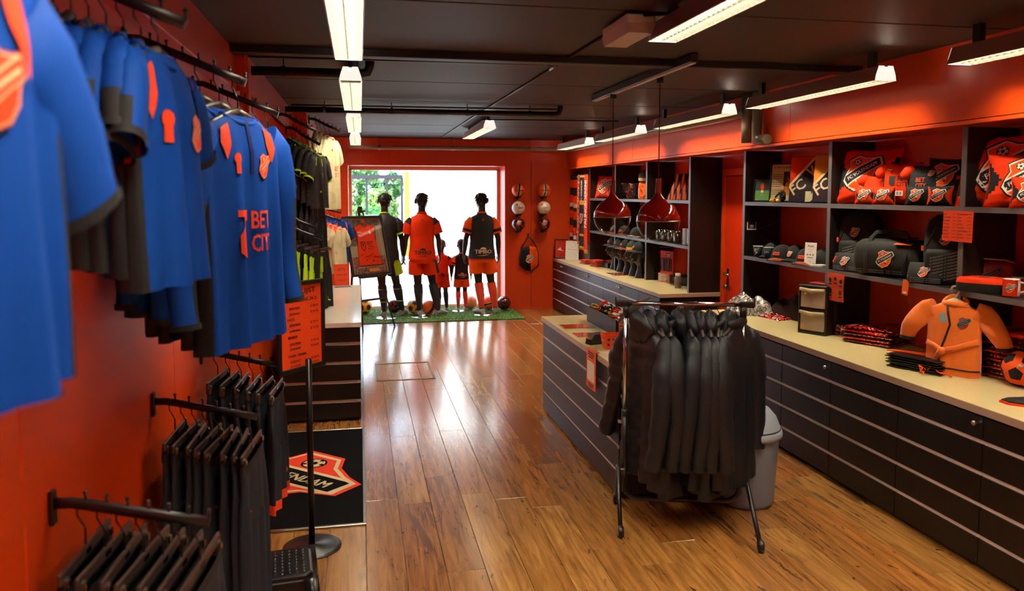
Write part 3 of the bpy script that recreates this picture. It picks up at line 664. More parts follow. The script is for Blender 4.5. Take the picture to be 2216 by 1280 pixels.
# --- dark tracksuit trousers on the lower arms
def tr_dec(fn, t):
    d = Decal(fn); d.poly([(.085, -.33), (.10, -.335), (.104, -.40), (.092, -.42), (.085, -.37)], 0, 0); d.disc(-.09, -.2, .008, 0, 0, 8); d.build('print', [coral_f], t)
for ai, (Y, n, L, W) in enumerate([(2.08, 7, .82, .34), (3.05, 8, .80, .34), (3.95, 6, .56, .30)]):
    nm = ['first', 'second', 'third'][ai]
    top = rail_arm(Y, XL, 1.065, -.40, .985, 'black lower sloping arm on the orange wall, %s from the camera, carrying dark trousers' % nm, plate=True)
    gl = 'dark trousers on the %s lower arm' % nm
    for k in range(n):
        x = -.425 - .275 / (n - 1) * k; z = top(x); rz = math.radians(86) + RN.uniform(-.06, .06)
        hanger('clip', (x, Y, z - .018), rz, 'clip hanger on the %s lower arm gripping the %s trousers from the aisle' % (nm, ORD[k]), 'clip hangers on the %s lower arm' % nm)
        lab = ('navy tracksuit trousers with coral print, ' if ai < 2 else 'black cropped trousers with coral hem, ') + ('outermost' if k == 0 else ORD[k] + ' from the aisle') + ' on the %s lower arm' % nm
        if k == 0:
            mf = (lambda xn, z, sd: 2 if z < -.49 else 0) if ai == 2 else None
            def dec3(fn, t):
                d = Decal(fn)
                for q, tx in ((-.30, 'I'), (-.36, 'I'), (-.44, 'O')): d.text(tx, .11, q, .05 if tx == 'O' else .03, 0, 0, PI / 2)
                d.build('print', [coral_f], t)
            proto = trousers('track_trousers', lab, 'trousers', gl, (x, Y, z - .155), rz, W, L, .27, [navy_f, black_f, coral_f], mf, .010, ai, .1, tr_dec if ai < 2 else dec3)
        else: dup(proto, (x, Y, z - .155), (0, 0, rz), lab)
# --- empty arm, black kits, cream shirts, green shorts, small cream shirts further down the wall
rail_arm(6.55, -.65, 2.49, -.335, 2.355, 'empty black sloping arm above the neon trimmed black kits', 7)
top = rail_arm(7.25, -.65, 2.44, -.345, 2.29, 'black sloping arm holding the neon trimmed black kits', 8)
def kit_dec(S, t):
    d = Decal(S.fn(), .04)
    for sd in (-1, 1): d.poly([(sd * .10, -.03), (sd * .13, -.04), (sd * .15, -.11), (sd * .135, -.12)], 0, 0)
    d.rect(-.012, -.12, .012, -.05, 0, 0); d.rect(-.012, -.28, .012, -.18, 0, 0); d.rect(-.075, -.36, -.06, -.34, 0, 0); d.build('print', [neon_f], t)
for k in range(6):
    x = -.365 - .045 * k; z = top(x); rz = math.radians(74) + RN.uniform(-.05, .05)
    hanger('shirt', (x, 7.25, z - .018), rz, 'hanger holding the %s neon trimmed black kit shirt from the aisle' % ORD[k], 'hangers of the black kits', .84)
    lab = 'black flecked football shirt with neon yellow cuffs, %s from the aisle' % ('outermost' if k == 0 else ORD[k])
    if k == 0: proto = shirt('football_shirt', lab, 'shirt', 'black kit shirts', (x, 7.25, z - .10), rz, .42, .50, .035, 'short', [camo_f, neon_f], None, lambda i, j, sd: 1 if i == 0 and j % 14 in (6, 7, 8) else 0, .012, 1., 1, 1, kit_dec, spread=.08)
    else: dup(proto, (x, 7.25, z - .10), (0, 0, rz), lab)
    lab = 'black flecked football shorts hung below the %s black kit shirt from the aisle' % ORD[k]
    if k == 0: p2 = trousers('football_shorts', lab, 'shorts', 'black kit shorts', (x - .02, 7.27, z - .55), rz, .36, .42, .16, [camo_f, black_f], None, .012, 2., .3)
    else: dup(p2, (x - .02, 7.27, z - .55), (0, 0, rz), lab)
top = rail_arm(8.4, -.515, 2.63, -.19, 2.50, 'black sloping arm holding the cream marbled shirts beside the window wall', 7)
def cr_dec(S, t):
    d = Decal(S.fn(), .04); d.text('BET', 0.03, -.33, .05, 0, 0, 0, .10); d.text('CITY', .03, -.40, .05, 0, 0, 0, .12); d.disc(-.09, -.14, .016, 0, 0, 8); d.disc(.09, -.14, .02, 0, 0, 8); d.build('print', [coral_f], t)
for k in range(4):
    x = -.295 - .045 * k; z = top(x); rz = math.radians(73 + 5 * k)
    hanger('shirt', (x, 8.4, z - .018), rz, 'hanger holding the %s cream marbled shirt from the aisle' % ORD[k], 'hangers of the cream shirts')
    lab = 'large cream marbled football shirt with coral collar, %s from the aisle' % ('outermost' if k == 0 else ORD[k])
    if k == 0: proto = shirt('football_shirt', lab, 'shirt', 'cream marbled shirts', (x, 8.4, z - .12), rz, .46, .76, .045, 'short', [cream_f, coral_f], None, None, .012, 2.2, None, 1, cr_dec)
    else: dup(proto, (x, 8.4, z - .12), (0, 0, rz), lab)
for Y, xt, z0, lab in ((7.0, -.33, 1.50, 'black lower arm holding the black and neon green shorts'),):
    top = rail_arm(Y, -.65, z0 + .05, xt, z0 - .06, lab, 8)
    for k in range(5):
        x = xt - .03 - .06 * k; z = top(x); rz = math.radians(66) + RN.uniform(-.06, .06)
        hanger('clip', (x, Y, z - .018), rz, 'clip hanger gripping the %s black and neon green shorts from the aisle' % ORD[k], 'clip hangers of the green shorts', .9)
        lb = 'black goalkeeper trousers with neon green side stripe, %s from the aisle' % ('outermost' if k == 0 else ORD[k])
        def sdec(fn, t):
            d = Decal(fn); d.text('R', .12, -.42, .05, 0, 0, .2, .06, .04); d.build('print', [neon_f], t)
        if k == 0: proto = trousers('sport_trousers', lb, 'trousers', 'black and neon green trousers', (x, Y, z - .145), rz, .32, .50, .17, [black_f, black_f, neon_f], lambda xn, z, sd: 2 if (xn < -.55 or abs(xn - .05) < .12) else 0, .01, 1, .25, sdec)
        else: dup(proto, (x, Y, z - .145), (0, 0, rz), lb)
rail_arm(7.0, -.65, 1.64, -.38, 1.54, 'spare black arm close above the green shorts', 7)
top = rail_arm(9.0, -.515, 1.63, -.21, 1.53, 'black lower arm holding the small cream shirts above the white counter', 7)
for k in range(5):
    x = -.25 - .052 * k; z = top(x); rz = math.radians(66 + 4 * k)
    hanger('shirt', (x, 9.0, z - .018), rz, 'hanger holding the %s small cream shirt from the aisle' % ORD[k], 'hangers of the small cream shirts', .78)
    lab = 'small cream marbled football shirt with coral shoulder, %s from the aisle' % ('outermost' if k == 0 else ORD[k])
    if k == 0: proto = shirt('football_shirt', lab, 'shirt', 'small cream shirts', (x, 9.0, z - .095), rz, .38, .52, .04, 'short', [cream_f, coral_f], lambda xn, z, fr: 1 if (abs(xn) > .62 and z > -.07) else 0, None, .014, .4, None, 1)
    else: dup(proto, (x, 9.0, z - .095), (0, 0, rz), lab)
top = rail_arm(10.0, -.515, 1.66, -.23, 1.60, 'black lower arm holding the blue shirts beside the window wall', 6)
for k in range(3):
    x = -.255 - .06 * k; z = top(x); rz = math.radians(60)
    hanger('shirt', (x, 10.0, z - .018), rz, 'hanger holding the %s blue shirt beside the window wall' % ORD[k], 'hangers of the far blue shirts', .85)
    lab = 'royal blue shirt with coral shoulders beside the window wall, %s from the aisle' % ('outermost' if k == 0 else ORD[k])
    if k == 0: proto = shirt('football_shirt', lab, 'shirt', 'blue shirts beside the window wall', (x, 10.0, z - .105), rz, .42, .55, .04, 'short', BM, bl_mf, None, .014, .4, 2, 0, blue_decals(False, sx=.84))
    else: dup(proto, (x, 10.0, z - .105), (0, 0, rz), lab)

# ================================================================== WINDOW DISPLAY
def evaluated(mb, name, mat, voxel, parent, smooth=6):
    o = mb.build('raw', mat)
    r = o.modifiers.new('r', 'REMESH'); r.mode = 'VOXEL'; r.voxel_size = voxel; r.use_smooth_shade = True
    k = o.modifiers.new('s', 'SMOOTH'); k.iterations = smooth; k.factor = .5
    dg = bpy.context.evaluated_depsgraph_get(); me = bpy.data.meshes.new_from_object(o.evaluated_get(dg)); me.name = name
    bpy.data.objects.remove(o)
    return inst(name, me, parent)
skin_m = mk('matt_black_mannequin', '1A1513', .38, var=.1)
hair_m = mk('dark_brown_moulded_hair', '1D1310', .5, var=.3, ns=30)
sole_m = mk('grey_white_foot', 'A8A199', .5)
TOR = [(.86, .150, .105), (.95, .168, .118), (1.02, .162, .112), (1.12, .146, .10), (1.25, .165, .112), (1.37, .188, .120), (1.44, .185, .105), (1.49, .125, .082), (1.525, .070, .066), (1.58, .056, .060), (1.64, .055, .062)]
def ell(z, a, b, y=0, n=28, x=0): return [(x + a * math.cos(2 * PI * j / n), y + b * math.sin(2 * PI * j / n), z) for j in range(n)]
def mannequin(name, label, loc, rz, s, feet, head_turn, shirt_m, shirt_mf, sleeve_mf, mats, short_m, sock_m, hair=True, hat=None, headk=1., cuff=None, band=None, print_=None, hem=.855, sock_top=.47, shorts_mf=None):
    t = thing(name, label, 'mannequin', loc, rz, 'black shop window mannequins')
    P = lambda x, y, z: Vector((x, y, z)) * s
    b = MB(); b.rings([[Vector(p) * s for p in ell(z, a, d)] for z, a, d in TOR], cap0=True, cap1=True)
    H = Matrix.Translation(P(0, .02, 1.60)) @ Matrix.Rotation(head_turn, 4, 'Z') @ Matrix.Scale(s * headk, 4)
    prof = [(-.02, .045, .052, .0), (.02, .052, .068, .02), (.05, .063, .085, .022), (.09, .072, .095, .015), (.13, .077, .101, .008), (.17, .074, .098, .0), (.205, .058, .078, -.003), (.228, .03, .042, -.003), (.234, .006, .01, -.003)]
    b.rings([ell(z, a, d, y) for z, a, d, y in prof], cap0=True, cap1=True, M=H)
    b.limb([(0, .095, .125), (0, .112, .10), (0, .122, .083), (0, .10, .072)], [.010, .012, .016, .010], m=0, n=8, M=H)
    b.limb([(-.025, .095, .045), (0, .106, .045), (.025, .095, .045)], [.006, .010, .006], n=6, M=H)
    for sd in (-1, 1):
        b.limb([(sd * .075, -.005, .075), (sd * .084, -.012, .10), (sd * .078, -.008, .125)], [.010, .016, .010], [.010, .008, .008], n=8, M=H)
        b.ball((sd * .03, .088, .115), .012, n=8, h=6, M=H)
        sh, el, wr = P(sd * .165, 0, 1.425), P(sd * .245, -.015, 1.15), P(sd * .262, .055, .915)
        b.limb([sh, (sh + el) / 2, el, (el * 2 + wr) / 3, (el + wr * 2) / 3, wr], [q * s for q in (.055, .047, .040, .041, .034, .026)], n=12)
        pe = wr + P(sd * .004, .022, -.085)
        b.limb([wr, wr + P(sd * .006, .008, -.03), pe], [q * s for q in (.022, .036, .036)], [q * s for q in (.020, .016, .014)], n=10, ref=(1, 0, 0))
        for q in range(4):
            f0 = pe + P(0, (q - 1.5) * .017, .012); ln = (.062, .078, .082, .07)[3 - q] if q else .06
            f1 = f0 + P(-sd * .004, .006, -ln * .5); f2 = f1 + P(-sd * .014, .012, -ln * .38); f3 = f2 + P(-sd * .016, .008, -ln * .15)
            b.limb([f0, f1, f2, f3], [q2 * s for q2 in (.0095, .0095, .0085, .006)], n=8)
        th = wr + P(-sd * .002, .03, -.03); b.limb([wr + P(0, .012, -.02), th + P(-sd * .008, .018, -.02), th + P(-sd * .018, .026, -.055)], [q * s for q in (.013, .012, .008)], n=8)
        fx, fy, toe = feet[0 if sd < 0 else 1]
        hp, an = P(sd * .085, 0, .90), P(fx, fy, .085); kn = (hp * .49 + an * .51) + P(0, .03, .0)
        b.limb([hp, hp * .6 + kn * .4, kn, kn * .72 + an * .28 + P(0, -.016, 0), kn * .4 + an * .6 + P(0, -.008, 0), an], [q * s for q in (.088, .078, .056, .060, .046, .036)], n=14)
        d = Vector((math.sin(toe), math.cos(toe), 0)); b.limb([an + d * -.035 * s + P(0, 0, -.035), an + P(0, 0, -.03) + d * .03 * s, P(0, 0, 0) + Vector((an.x, an.y, .035 * s)) + d * .12 * s, Vector((an.x, an.y, .022 * s)) + d * .19 * s], [q * s for q in (.036, .042, .040, .026)], [q * s for q in (.042, .045, .026, .016)], n=12, ref=(0, 0, 1))
        # sock and foot
        k1 = kn * (.96) + an * .04
        q0 = an + (kn - an) * ((sock_top * s - an.z) / (kn.z - an.z))
        pts = [q0, q0 * .75 + an * .25 + P(0, -.018, 0), q0 * .4 + an * .6 + P(0, -.010, 0), an + P(0, 0, .015)]
        so_ = MB().limb(pts, [q * s for q in (.064, .068, .053, .042)], None, 0, 14, cap0=False, cap1=False); so_ = so_.build('sock', sock_m, t)
        if band:
            for q in (.15, .38, .62): c = q0 * (1 - q) + an * q + P(0, -.012, 0); MB().limb([c + P(0, 0, .006), c - P(0, 0, .006)], [(.0695 - .02 * q) * s] * 2, None, 0, 14, cap0=False, cap1=False).build('band', band, so_)
        else: MB().limb([q0 + P(0, 0, .004), q0 + (an - q0) * .13], [.067 * s, .068 * s], None, 0, 14, cap0=False, cap1=False).build('turnover', sock_m, so_)
        MB().limb([an + d * -.038 * s + P(0, 0, -.038), an + P(0, 0, -.032) + d * .03 * s, Vector((an.x, an.y, .036 * s)) + d * .12 * s, Vector((an.x, an.y, .022 * s)) + d * .195 * s], [q * s for q in (.040, .046, .044, .028)], [q * s for q in (.038, .044, .029, .018)], 0, 12, ref=(0, 0, 1)).build('foot', sole_m, t)
        # shirt sleeve and shorts leg
        ee = sh * .32 + el * .68 + P(sd * .012, 0, 0)
        sl = MB().limb([sh + P(-sd * .03, 0, .005), sh * .8 + el * .2 + P(sd * .012, 0, .006), sh * .55 + el * .45 + P(sd * .014, 0, 0), ee], [q * s for q in (.075, .080, .079, .078)], [q * s for q in (.078, .080, .078, .076)], 0, 16, cap1=False, mf=lambda i, j, sd=sd: sleeve_mf(i, j, sd)).build('sleeve', mats, t)
        if cuff is not None: dd = (el - sh).normalized(); MB().limb([ee - dd * .022 * s, ee + dd * .004 * s], [.0815 * s] * 2, [.079 * s] * 2, cuff, 16, cap0=False, cap1=False).build('cuff', mats, sl)
        hq = hp * .38 + kn * .62; MB().limb([P(sd * .088, 0, .875), hp * .8 + kn * .2 + P(sd * .01, 0, 0), hq + P(sd * .012, 0, 0)], [q * s for q in (.082, .112, .122)], [q * s for q in (.10, .118, .118)], 0, 20, cap1=False, mf=(lambda i, j, sd=sd: shorts_mf(i, j, sd)) if shorts_mf else None).build('shorts_leg', short_m if isinstance(short_m, list) else [short_m], t)
    evaluated(b, 'body', skin_m, .0075 if s > .8 else .006, t)
    ex = .024
    prof2 = [(hem, .205, .150), (.95, .200, .148), (1.02, .188, .136), (1.12, .180, .130), (1.25, .186, .134), (1.37, .206, .140), (1.44, .203, .126), (1.485, .150, .104), (1.515, .088, .084), (1.535, .070, .074)]
    n = 40
    def rr(z, a, d): return [Vector((a * math.cos(2 * PI * j / n), d * math.sin(2 * PI * j / n) + .006 * math.sin(6 * PI * j / n + 20 * z) * (1.3 - z if z < 1.3 else 0), z)) * s for j in range(n)]
    MB().rings([rr(*q) for q in prof2], mf=lambda i, j: shirt_mf(math.cos(2 * PI * (j + .5) / n), (prof2[i][0] + prof2[i + 1][0]) / 2)).build('shirt', mats, t)
    MB().limb([P(.07 * math.cos(2 * PI * j / 20), .072 * math.sin(2 * PI * j / 20), 1.54 - .012 * math.sin(2 * PI * j / 20)) for j in range(21)], .007 * s, .012 * s, 1, 6, (0, 0, 1), False, False).build('collar', mats, t)
    MB().rings([[Vector(p) * s for p in ell(z, a, d, n=28)] for z, a, d in ((.97, .17, .122), (.88, .182, .132), (.80, .178, .132))], cap1=False).build('shorts_seat', short_m[0] if isinstance(short_m, list) else short_m, t)
    def back(u, v, h):
        a, d = interp([(q[0], q[1]) for q in prof2], v), interp([(q[0], q[2]) for q in prof2], v)
        return Vector((u, -d * math.sqrt(max(0, 1 - (u / a) ** 2)) - .009 - h, v)) * s
    if print_:
        dc = Decal(back, .05); dc.text('TIMBO', 0, .965, .058, 0, 0, 0, .25, .03); dc.poly([(-.05, 1.0), (-.035, 1.02), (0, 1.032), (.035, 1.02), (.05, 1.0)], 0, 0)
        dc.poly([(-.10, .905), (-.02, .912), (.1, .925), (.02, .905)], 0, 0); dc.build('lettering', [print_], t)
        d2 = Decal(back, .04); d2.text('X', 0, 1.44, .035, 0, 0); d2.build('neck_mark', [coral_f if print_ == mk('cream_print', 'E8C79A', .6) else blk], t)
    if hair:
        hb = MB(); rg = random.Random(int(loc[0] * 100))
        for k in range(150):
            a, el_ = rg.uniform(0, 2 * PI), rg.uniform(-.25, 1.5)
            if math.sin(a) > .55 and el_ < .55: continue
            if el_ < .05 and math.sin(a) > .1: continue
            c = Vector((math.cos(a) * math.cos(el_) * .076, math.sin(a) * math.cos(el_) * .098 + .005, .135 + math.sin(el_) * .098))
            o = Vector((math.cos(a), math.sin(a), .5 * math.sin(el_))).normalized(); dn = Vector((rg.uniform(-.5, .5), rg.uniform(-.5, .5), -.75))
            hb.tube([c, c + o * .014 + dn * .005, c + o * .022 + dn * .022, c + o * .014 + dn * .045], [.009, .0095, .008, .004], n=5, M=H)
        o = hb.build('hair', hair_m, t); o['kind'] = 'stuff'
    if hat:
        MB().rings([ell(z, a, d, y) for z, a, d, y in [(.10, .079, .104, .006), (.13, .083, .108, .004), (.17, .081, .104, 0), (.205, .066, .085, -.003), (.232, .036, .046, -.003), (.242, .006, .01, -.003)]], cap1=True, M=H).build('hat', hat, t)
    # chrome base with calf rod
    fx, fy, _ = feet[0]; bx, by = fx + .02, fy - .10
    bs = MB().lathe([(.15, 0), (.15, .006), (.145, .009), (.001, .010)], n=40, M=Matrix.Translation((bx * s, by * s, 0)) @ Matrix.Scale(max(s, .75), 4), cap0=True).build('base_plate', chrome, t)
    MB().tube([P(bx, by, .005), P(bx, by, .24), P(bx + .01, by + .015, .31), P(fx, fy - .05, .36)], .006, n=8).build('rod', steel, t)
    return t
TURF = .012
cprint = mk('cream_print', 'E8C79A', .6)
grey_sock = mk('dark_grey_sock', '221E22', .8); coral_sock = mk('coral_orange_sock', 'F04A22', .8); navy_sock = mk('dark_navy_sock', '0E1530', .7)
ORM = [orange_f, orange_f, black_f]; BKM = [black_f, orange_b, orange_b]
mannequin('mannequin', 'tall black mannequin in dark flecked kit with neon yellow panel, behind the framed shirt', (.36, 11.42, TURF), 0, 1.0, ((-.02, .02, -.1), (.24, .12, .5)), -.7, camo_f, lambda x, z: 0, lambda i, j, sd: 0, [camo_f, neon_f], [camo_f, neon_f], navy_sock, cuff=1, band=neon_f, shorts_mf=lambda i, j, sd: 1 if sd > 0 and j % 20 in (10, 11, 12, 13, 14) else 0)
mannequin('mannequin', 'tall black mannequin in orange shirt and shorts with dark socks, middle of the window', (.90, 11.40, TURF), .0, 1.0, ((-.04, .06, -.1), (.23, .06, .9)), -.55, orange_f, lambda x, z: 0, lambda i, j, sd: 2 if i == 0 and sd > 0 or (i == 0) else 0, ORM, [orange_f, black_f], grey_sock, cuff=0, print_=blk, shorts_mf=lambda i, j, sd: 1 if (sd > 0 and j % 20 in (9, 10, 11, 12)) else 0)
mannequin('mannequin', 'tall black mannequin in black shirt with orange shorts and orange socks', (1.80, 11.42, TURF), 0, 1.0, ((.0, .05, -.5), (.22, .10, .15)), .35, black_f, lambda x, z: 0, lambda i, j, sd: 1 if i <= 1 else 0, BKM, [orange_b, black_f], coral_sock, cuff=1, print_=cprint)
mannequin('child_mannequin', 'child mannequin in orange kit with striped cap, half hidden by the orange mannequin', (1.235, 11.85, TURF), .0, .585, ((-.07, .02, 0), (.13, .02, .2)), .2, orange_f, lambda x, z: 0, lambda i, j, sd: 2 if i == 0 else 0, ORM, orange_f, grey_sock, hair=False, hat=mk_pattern('striped_knit', [(0, '15100E'), (.4, 'E8DCC8'), (.55, 'E8541C'), (.75, '15100E')], 'wave', 9, .8, 0), headk=1.35, cuff=0, print_=blk, sock_top=.5)
mannequin('child_mannequin', 'child mannequin in black shirt with brown beanie and coral socks', (1.545, 11.85, TURF), 0, .585, ((-.09, .02, 0), (.11, .02, .1)), 0, black_f, lambda x, z: 0, lambda i, j, sd: 1 if i <= 1 else 0, BKM, orange_b, coral_sock, hair=False, hat=mk('brown_knit_beanie', '3A2420', .9, var=.2, ns=40, bump=.4, bs=150), headk=1.35, cuff=1, print_=mk('pink_print', 'F0A48C', .6), sock_top=.5)
# turf mat
tf = thing('turf_mat', 'green artificial turf mat under the window mannequins', 'mat', (1.04, 11.4, 0))
MB().box((.04, 0, .005), (2.58, .95, .010), bev=.003).box((0, .68, .005), (2.36, .42, .010)).build('backing', mk('dark_turf_backing', '1E3A12', .8), tf)
g = MB()
gr = random.Random(5)
gm = [mk('grass_green', '76B42A', .7), mk('grass_light_green', 'A8CC4E', .7), mk('grass_dark_green', '54921E', .7)]
for k in range(16000):
    x, y = gr.uniform(-1.24, 1.32), gr.uniform(-.47, .88)
    if y > .46 and abs(x) > 1.17: continue
    a = gr.uniform(0, PI); h = gr.uniform(.014, .026); dx, dy = math.cos(a) * .006, math.sin(a) * .006; lx, ly = gr.uniform(-.01, .01), gr.uniform(-.01, .01)
    g.add([(x - dx, y - dy, .009), (x + dx, y + dy, .009), (x + lx, y + ly, h)], [(0, 1, 2)], gr.randrange(3))
o = g.build('grass', gm, tf); o['kind'] = 'stuff'
# ---- footballs
G_ = (1 + 5 ** .5) / 2
ICO = [Vector(p).normalized() for a in (-1, 1) for b2 in (-G_, G_) for p in ((0, a, b2), (a, b2, 0), (b2, 0, a))]
def ball_mesh(kind, r, seams=True, n=44, h=30):
    def mfun(d):
        if kind == 'penta':
            s_ = sorted(((d.dot(v), k) for k, v in enumerate(ICO)), reverse=True); v1 = s_[0][0]
            return 1 if s_[1][0] / v1 < .765 else 0
        if kind == 'band': return 1 if abs(d.x - .12 * d.z) < .13 else (2 if abs(d.x - .12 * d.z) < .20 else 0)
        if kind == 'dark':
            q = noise.noise(d * 3.2) + .5 * noise.noise(d * 7); return 0 if q < .02 else (1 if q < .22 else 2)
        if kind == 'white': return 0
    mb = MB(); rs = []; cen = []
    for i in range(h + 1):
        th = PI * i / h; rs.append([(r * max(math.sin(th), 1e-3) * math.cos(2 * PI * j / n), r * max(math.sin(th), 1e-3) * math.sin(2 * PI * j / n), -r * math.cos(th)) for j in range(n)])
    mb.rings(rs, mf=lambda i, j: mfun(Vector((math.sin(PI * (i + .5) / h) * math.cos(2 * PI * (j + .5) / n), math.sin(PI * (i + .5) / h) * math.sin(2 * PI * (j + .5) / n), -math.cos(PI * (i + .5) / h)))))
    return mb
def sph(r): return lambda u, v, hh: Vector((math.sin(u / r) * math.cos(v / r), -math.cos(u / r) * math.cos(v / r), math.sin(v / r))) * (r + hh + .0006)
bm_or, bm_wh, bm_dk, bm_ye = mk('orange_ball_leather', 'F2600E', .35, var=.04), mk('white_ball_leather', 'DCD2C0', .35, var=.04), mk('dark_ball_leather', '170A08', .25, coat=.4), mk('yellow_ball_leather', 'F0A81C', .4)
red_l = mk('red_ball_leather', 'A81E0C', .25, coat=.3)
BMATS = {'penta': [bm_ye, blk], 'band': [bm_or, blk, white_m], 'dark': [bm_dk, red_l, bm_dk], 'white': [bm_wh]}
def football(kind, loc, label, rz=0., r=.108, group=None, mats=None, logo=None, rx=0., ry=0., cat='football'):
    t = thing('football', label, cat, (loc[0], loc[1], loc[2]), rz, group, rx, ry)
    ball_mesh(kind, r, n=180 if cat == 'toy ball' else 60, h=120 if cat == 'toy ball' else 40).build('shell', mats or BMATS[kind], t)
    f = sph(r)
    if logo == 'text': d = Decal(f, .03, .0004); d.text('FC VOLENDAM', 0, -.004, .024, 0, 0, 0, .15, .03); d.text('the other orange', 0, -.028, .012, 1, 0, 0, .10); d.build('lettering', [blk, white_m], t)
    if logo == 'white': d = Decal(f, .03, .0004); d.text('DERBYSTAR', .03, 0, .022, 0, 0, 0, .11, .03); d.disc(-.05, .055, .02, 1, 0); d.disc(.03, .06, .022, 2, 0); d.disc(.01, -.055, .022, 2, 0); d.build('lettering', [blk, coral_f, mk('pale_gold_print', 'D8B85A', .5)], t)
    if logo == 'crest': crest(lambda u, v, h: f(u, v, h), .085, 'crest', t, y=.02, maxlen=.03, full=False, mats=[white_m, blk, orange_b])
    return t
for cx, px in ((2.436, 'closer to the window'), (2.845, 'farther from the window')):
    for z, kd, lg, lb in ((1.893, 'band', 'text', 'orange football with black stripe'), (1.618, 'white', 'white', 'white football'), (1.365, 'dark', 'crest', 'dark red football with crest')):
        football(kd, (cx, 11.775, z), '%s on a wall bracket, in the column %s' % (lb, px), RN.uniform(-.1, .1), .104, 'footballs on the window wall', logo=lg)
        t = thing('ball_bracket', 'black bracket below the %s in the column %s' % (lb.replace('orange football with black stripe', 'striped orange football'), px), 'bracket', (cx, 11.895, z - .108), 0, 'black ball brackets')
        MB().box((0, -.06, -.004), (.085, .115, .018), bev=.004).box((0, -.01, -.01), (.05, .018, .05), bev=.003).build('arm', blackpl, t)
        MB().tube([(.05 * math.cos(a), -.12 + .05 * math.sin(a), .012) for a in [2 * PI * k / 16 for k in range(17)]], .005, n=6).build('ring', blackpl, t)
fr = .108; zt = TURF + fr + .004
for kd, x, y, lb, mats, rot in (('penta', .06, 11.80, 'yellow football with dark patches at the left end of the turf', None, (0, 0, 0)), ('dark', .50, 11.78, 'red and black football beside the foot of the flecked mannequin', None, (0, 1, 1)), ('penta', .79, 11.66, 'yellow football with black pentagons behind the orange mannequin', None, (.3, .2, 0)),
        ('band', 1.0, 11.56, 'orange and red football with black stripe between the legs of the orange mannequin', [bm_or, blk, red_l], (1.0, .4, .5)), ('white', 1.70, 11.98, 'pale orange football behind the child in the beanie', [mk('pale_orange_leather', 'F0B080', .4)], (0, 0, 0)), ('band', 1.97, 11.84, 'orange football with black stripe behind the black shirted mannequin', None, (.2, 1.2, 0)), ('dark', 2.20, 11.66 + .10, 'dark red and black football at the end of the turf beside the wall', None, (1, .5, 0))):
    football(kd, (x, y, zt), lb, rot[2], fr, 'footballs on the turf', mats, None, rot[0], rot[1])
# ---- gym bag hung on the wall
t = thing('drawstring_bag', 'black and orange drawstring bag with crest hanging on the window wall', 'bag', (2.63, 11.895, .86))
pol = [(-.13, .12), (-.155, -.06), (-.15, -.15), (-.06, -.235), (.03, -.25), (.145, -.16), (.15, 0), (.12, .13), (0, .15)]
def bagpt(k, d): x, z = pol[k]; return (x, d, z)
b = MB(); cen = (0, -.085, -.04)
for k in range(len(pol)):
    k2 = (k + 1) % len(pol); b.add([bagpt(k, -.03), bagpt(k2, -.03), (pol[k2][0] * .7, -.07, pol[k2][1] * .72), (pol[k][0] * .7, -.07, pol[k][1] * .72)], [(0, 1, 2, 3)], 1 if pol[k][0] + pol[k2][0] > .02 else 0, True)
    b.add([(pol[k][0] * .7, -.07, pol[k][1] * .72), (pol[k2][0] * .7, -.07, pol[k2][1] * .72), cen], [(0, 1, 2)], 1 if pol[k][0] + pol[k2][0] > .02 else 0, True)
    b.add([bagpt(k, -.03), bagpt(k2, -.03), bagpt(k2, -.002), bagpt(k, -.002)], [(3, 2, 1, 0)], 0)
b.build('sack', [black_f, orange_b], t)
MB().tube([(-.13, -.03, .12), (-.06, -.02, .22), (-.012, -.015, .30), (-.012, -.01, .345)], .009).tube([(.12, -.03, .13), (.05, -.025, .24), (.0, -.02, .29)], .010).tube([(-.13, -.03, .12), (-.158, -.03, -.06), (-.152, -.03, -.15), (-.06, -.03, -.238), (.03, -.03, -.252), (.147, -.03, -.16), (.152, -.03, 0), (.12, -.03, .13)], .007).build('cord', blackpl, t)
MB().box((-.012, -.012, .335), (.02, .03, .03), bev=.004).build('hook', blackpl, t)
crest(plane_fn((.0, -.096, -.05), (1, 0, 0), (0, .12, 1), (0, -1, 0)), .13, 'crest', t)
# ---- easel with framed signed shirt
EZ = math.radians(36)
t = thing('easel', 'dark wooden tripod easel holding the framed signed shirt', 'easel', (.16, 10.62, 0), EZ)
ew = mk('dark_brown_easel_wood', '2A1E1C', .45)
for sd in (-1, 1): MB().limb([(sd * .05, .28, 1.60), (sd * .27, -.13, 0)], .013, .018, 0, 4, (0, 1, 0)).build('leg', ew, t)
MB().limb([(0, .28, 1.55), (0, .62, 0)], .013, .018, 0, 4).build('rear_leg', ew, t)
MB().box((0, .19, 1.17), (.035, .02, .95), bev=.003, rx=-.25).build('mast', ew, t)
MB().box((0, -.0, .71), (.42, .09, .025), bev=.004).box((0, -.045, .725), (.42, .008, .03)).build('ledge', ew, t)
MB().box((0, -.045, .40), (.42, .016, .028), bev=.003).build('cross_bar', ew, t)
MB().box((0, .27, 1.62), (.05, .05, .09), bev=.004).box((0, .235, 1.60), (.10, .06, .022), bev=.004).build('top_clamp', ew, t)
t = thing('framed_shirt', 'black framed orange football shirt with signatures standing on the easel', 'framed shirt', (.15 + .015 * math.sin(EZ), 10.62 - .015 * math.cos(EZ), .7245), EZ, None, math.radians(-15.5))
W, Hh = .65, .84
f = MB()
for x, z, w, h in ((-W / 2 + .015, Hh / 2, .03, Hh), (W / 2 - .015, Hh / 2, .03, Hh), (0, .015, W - .06, .03), (0, Hh - .015, W - .06, .03)): f.box((x, 0, z), (w, .04, h), bev=.003)
f.build('frame', blackpl, t)
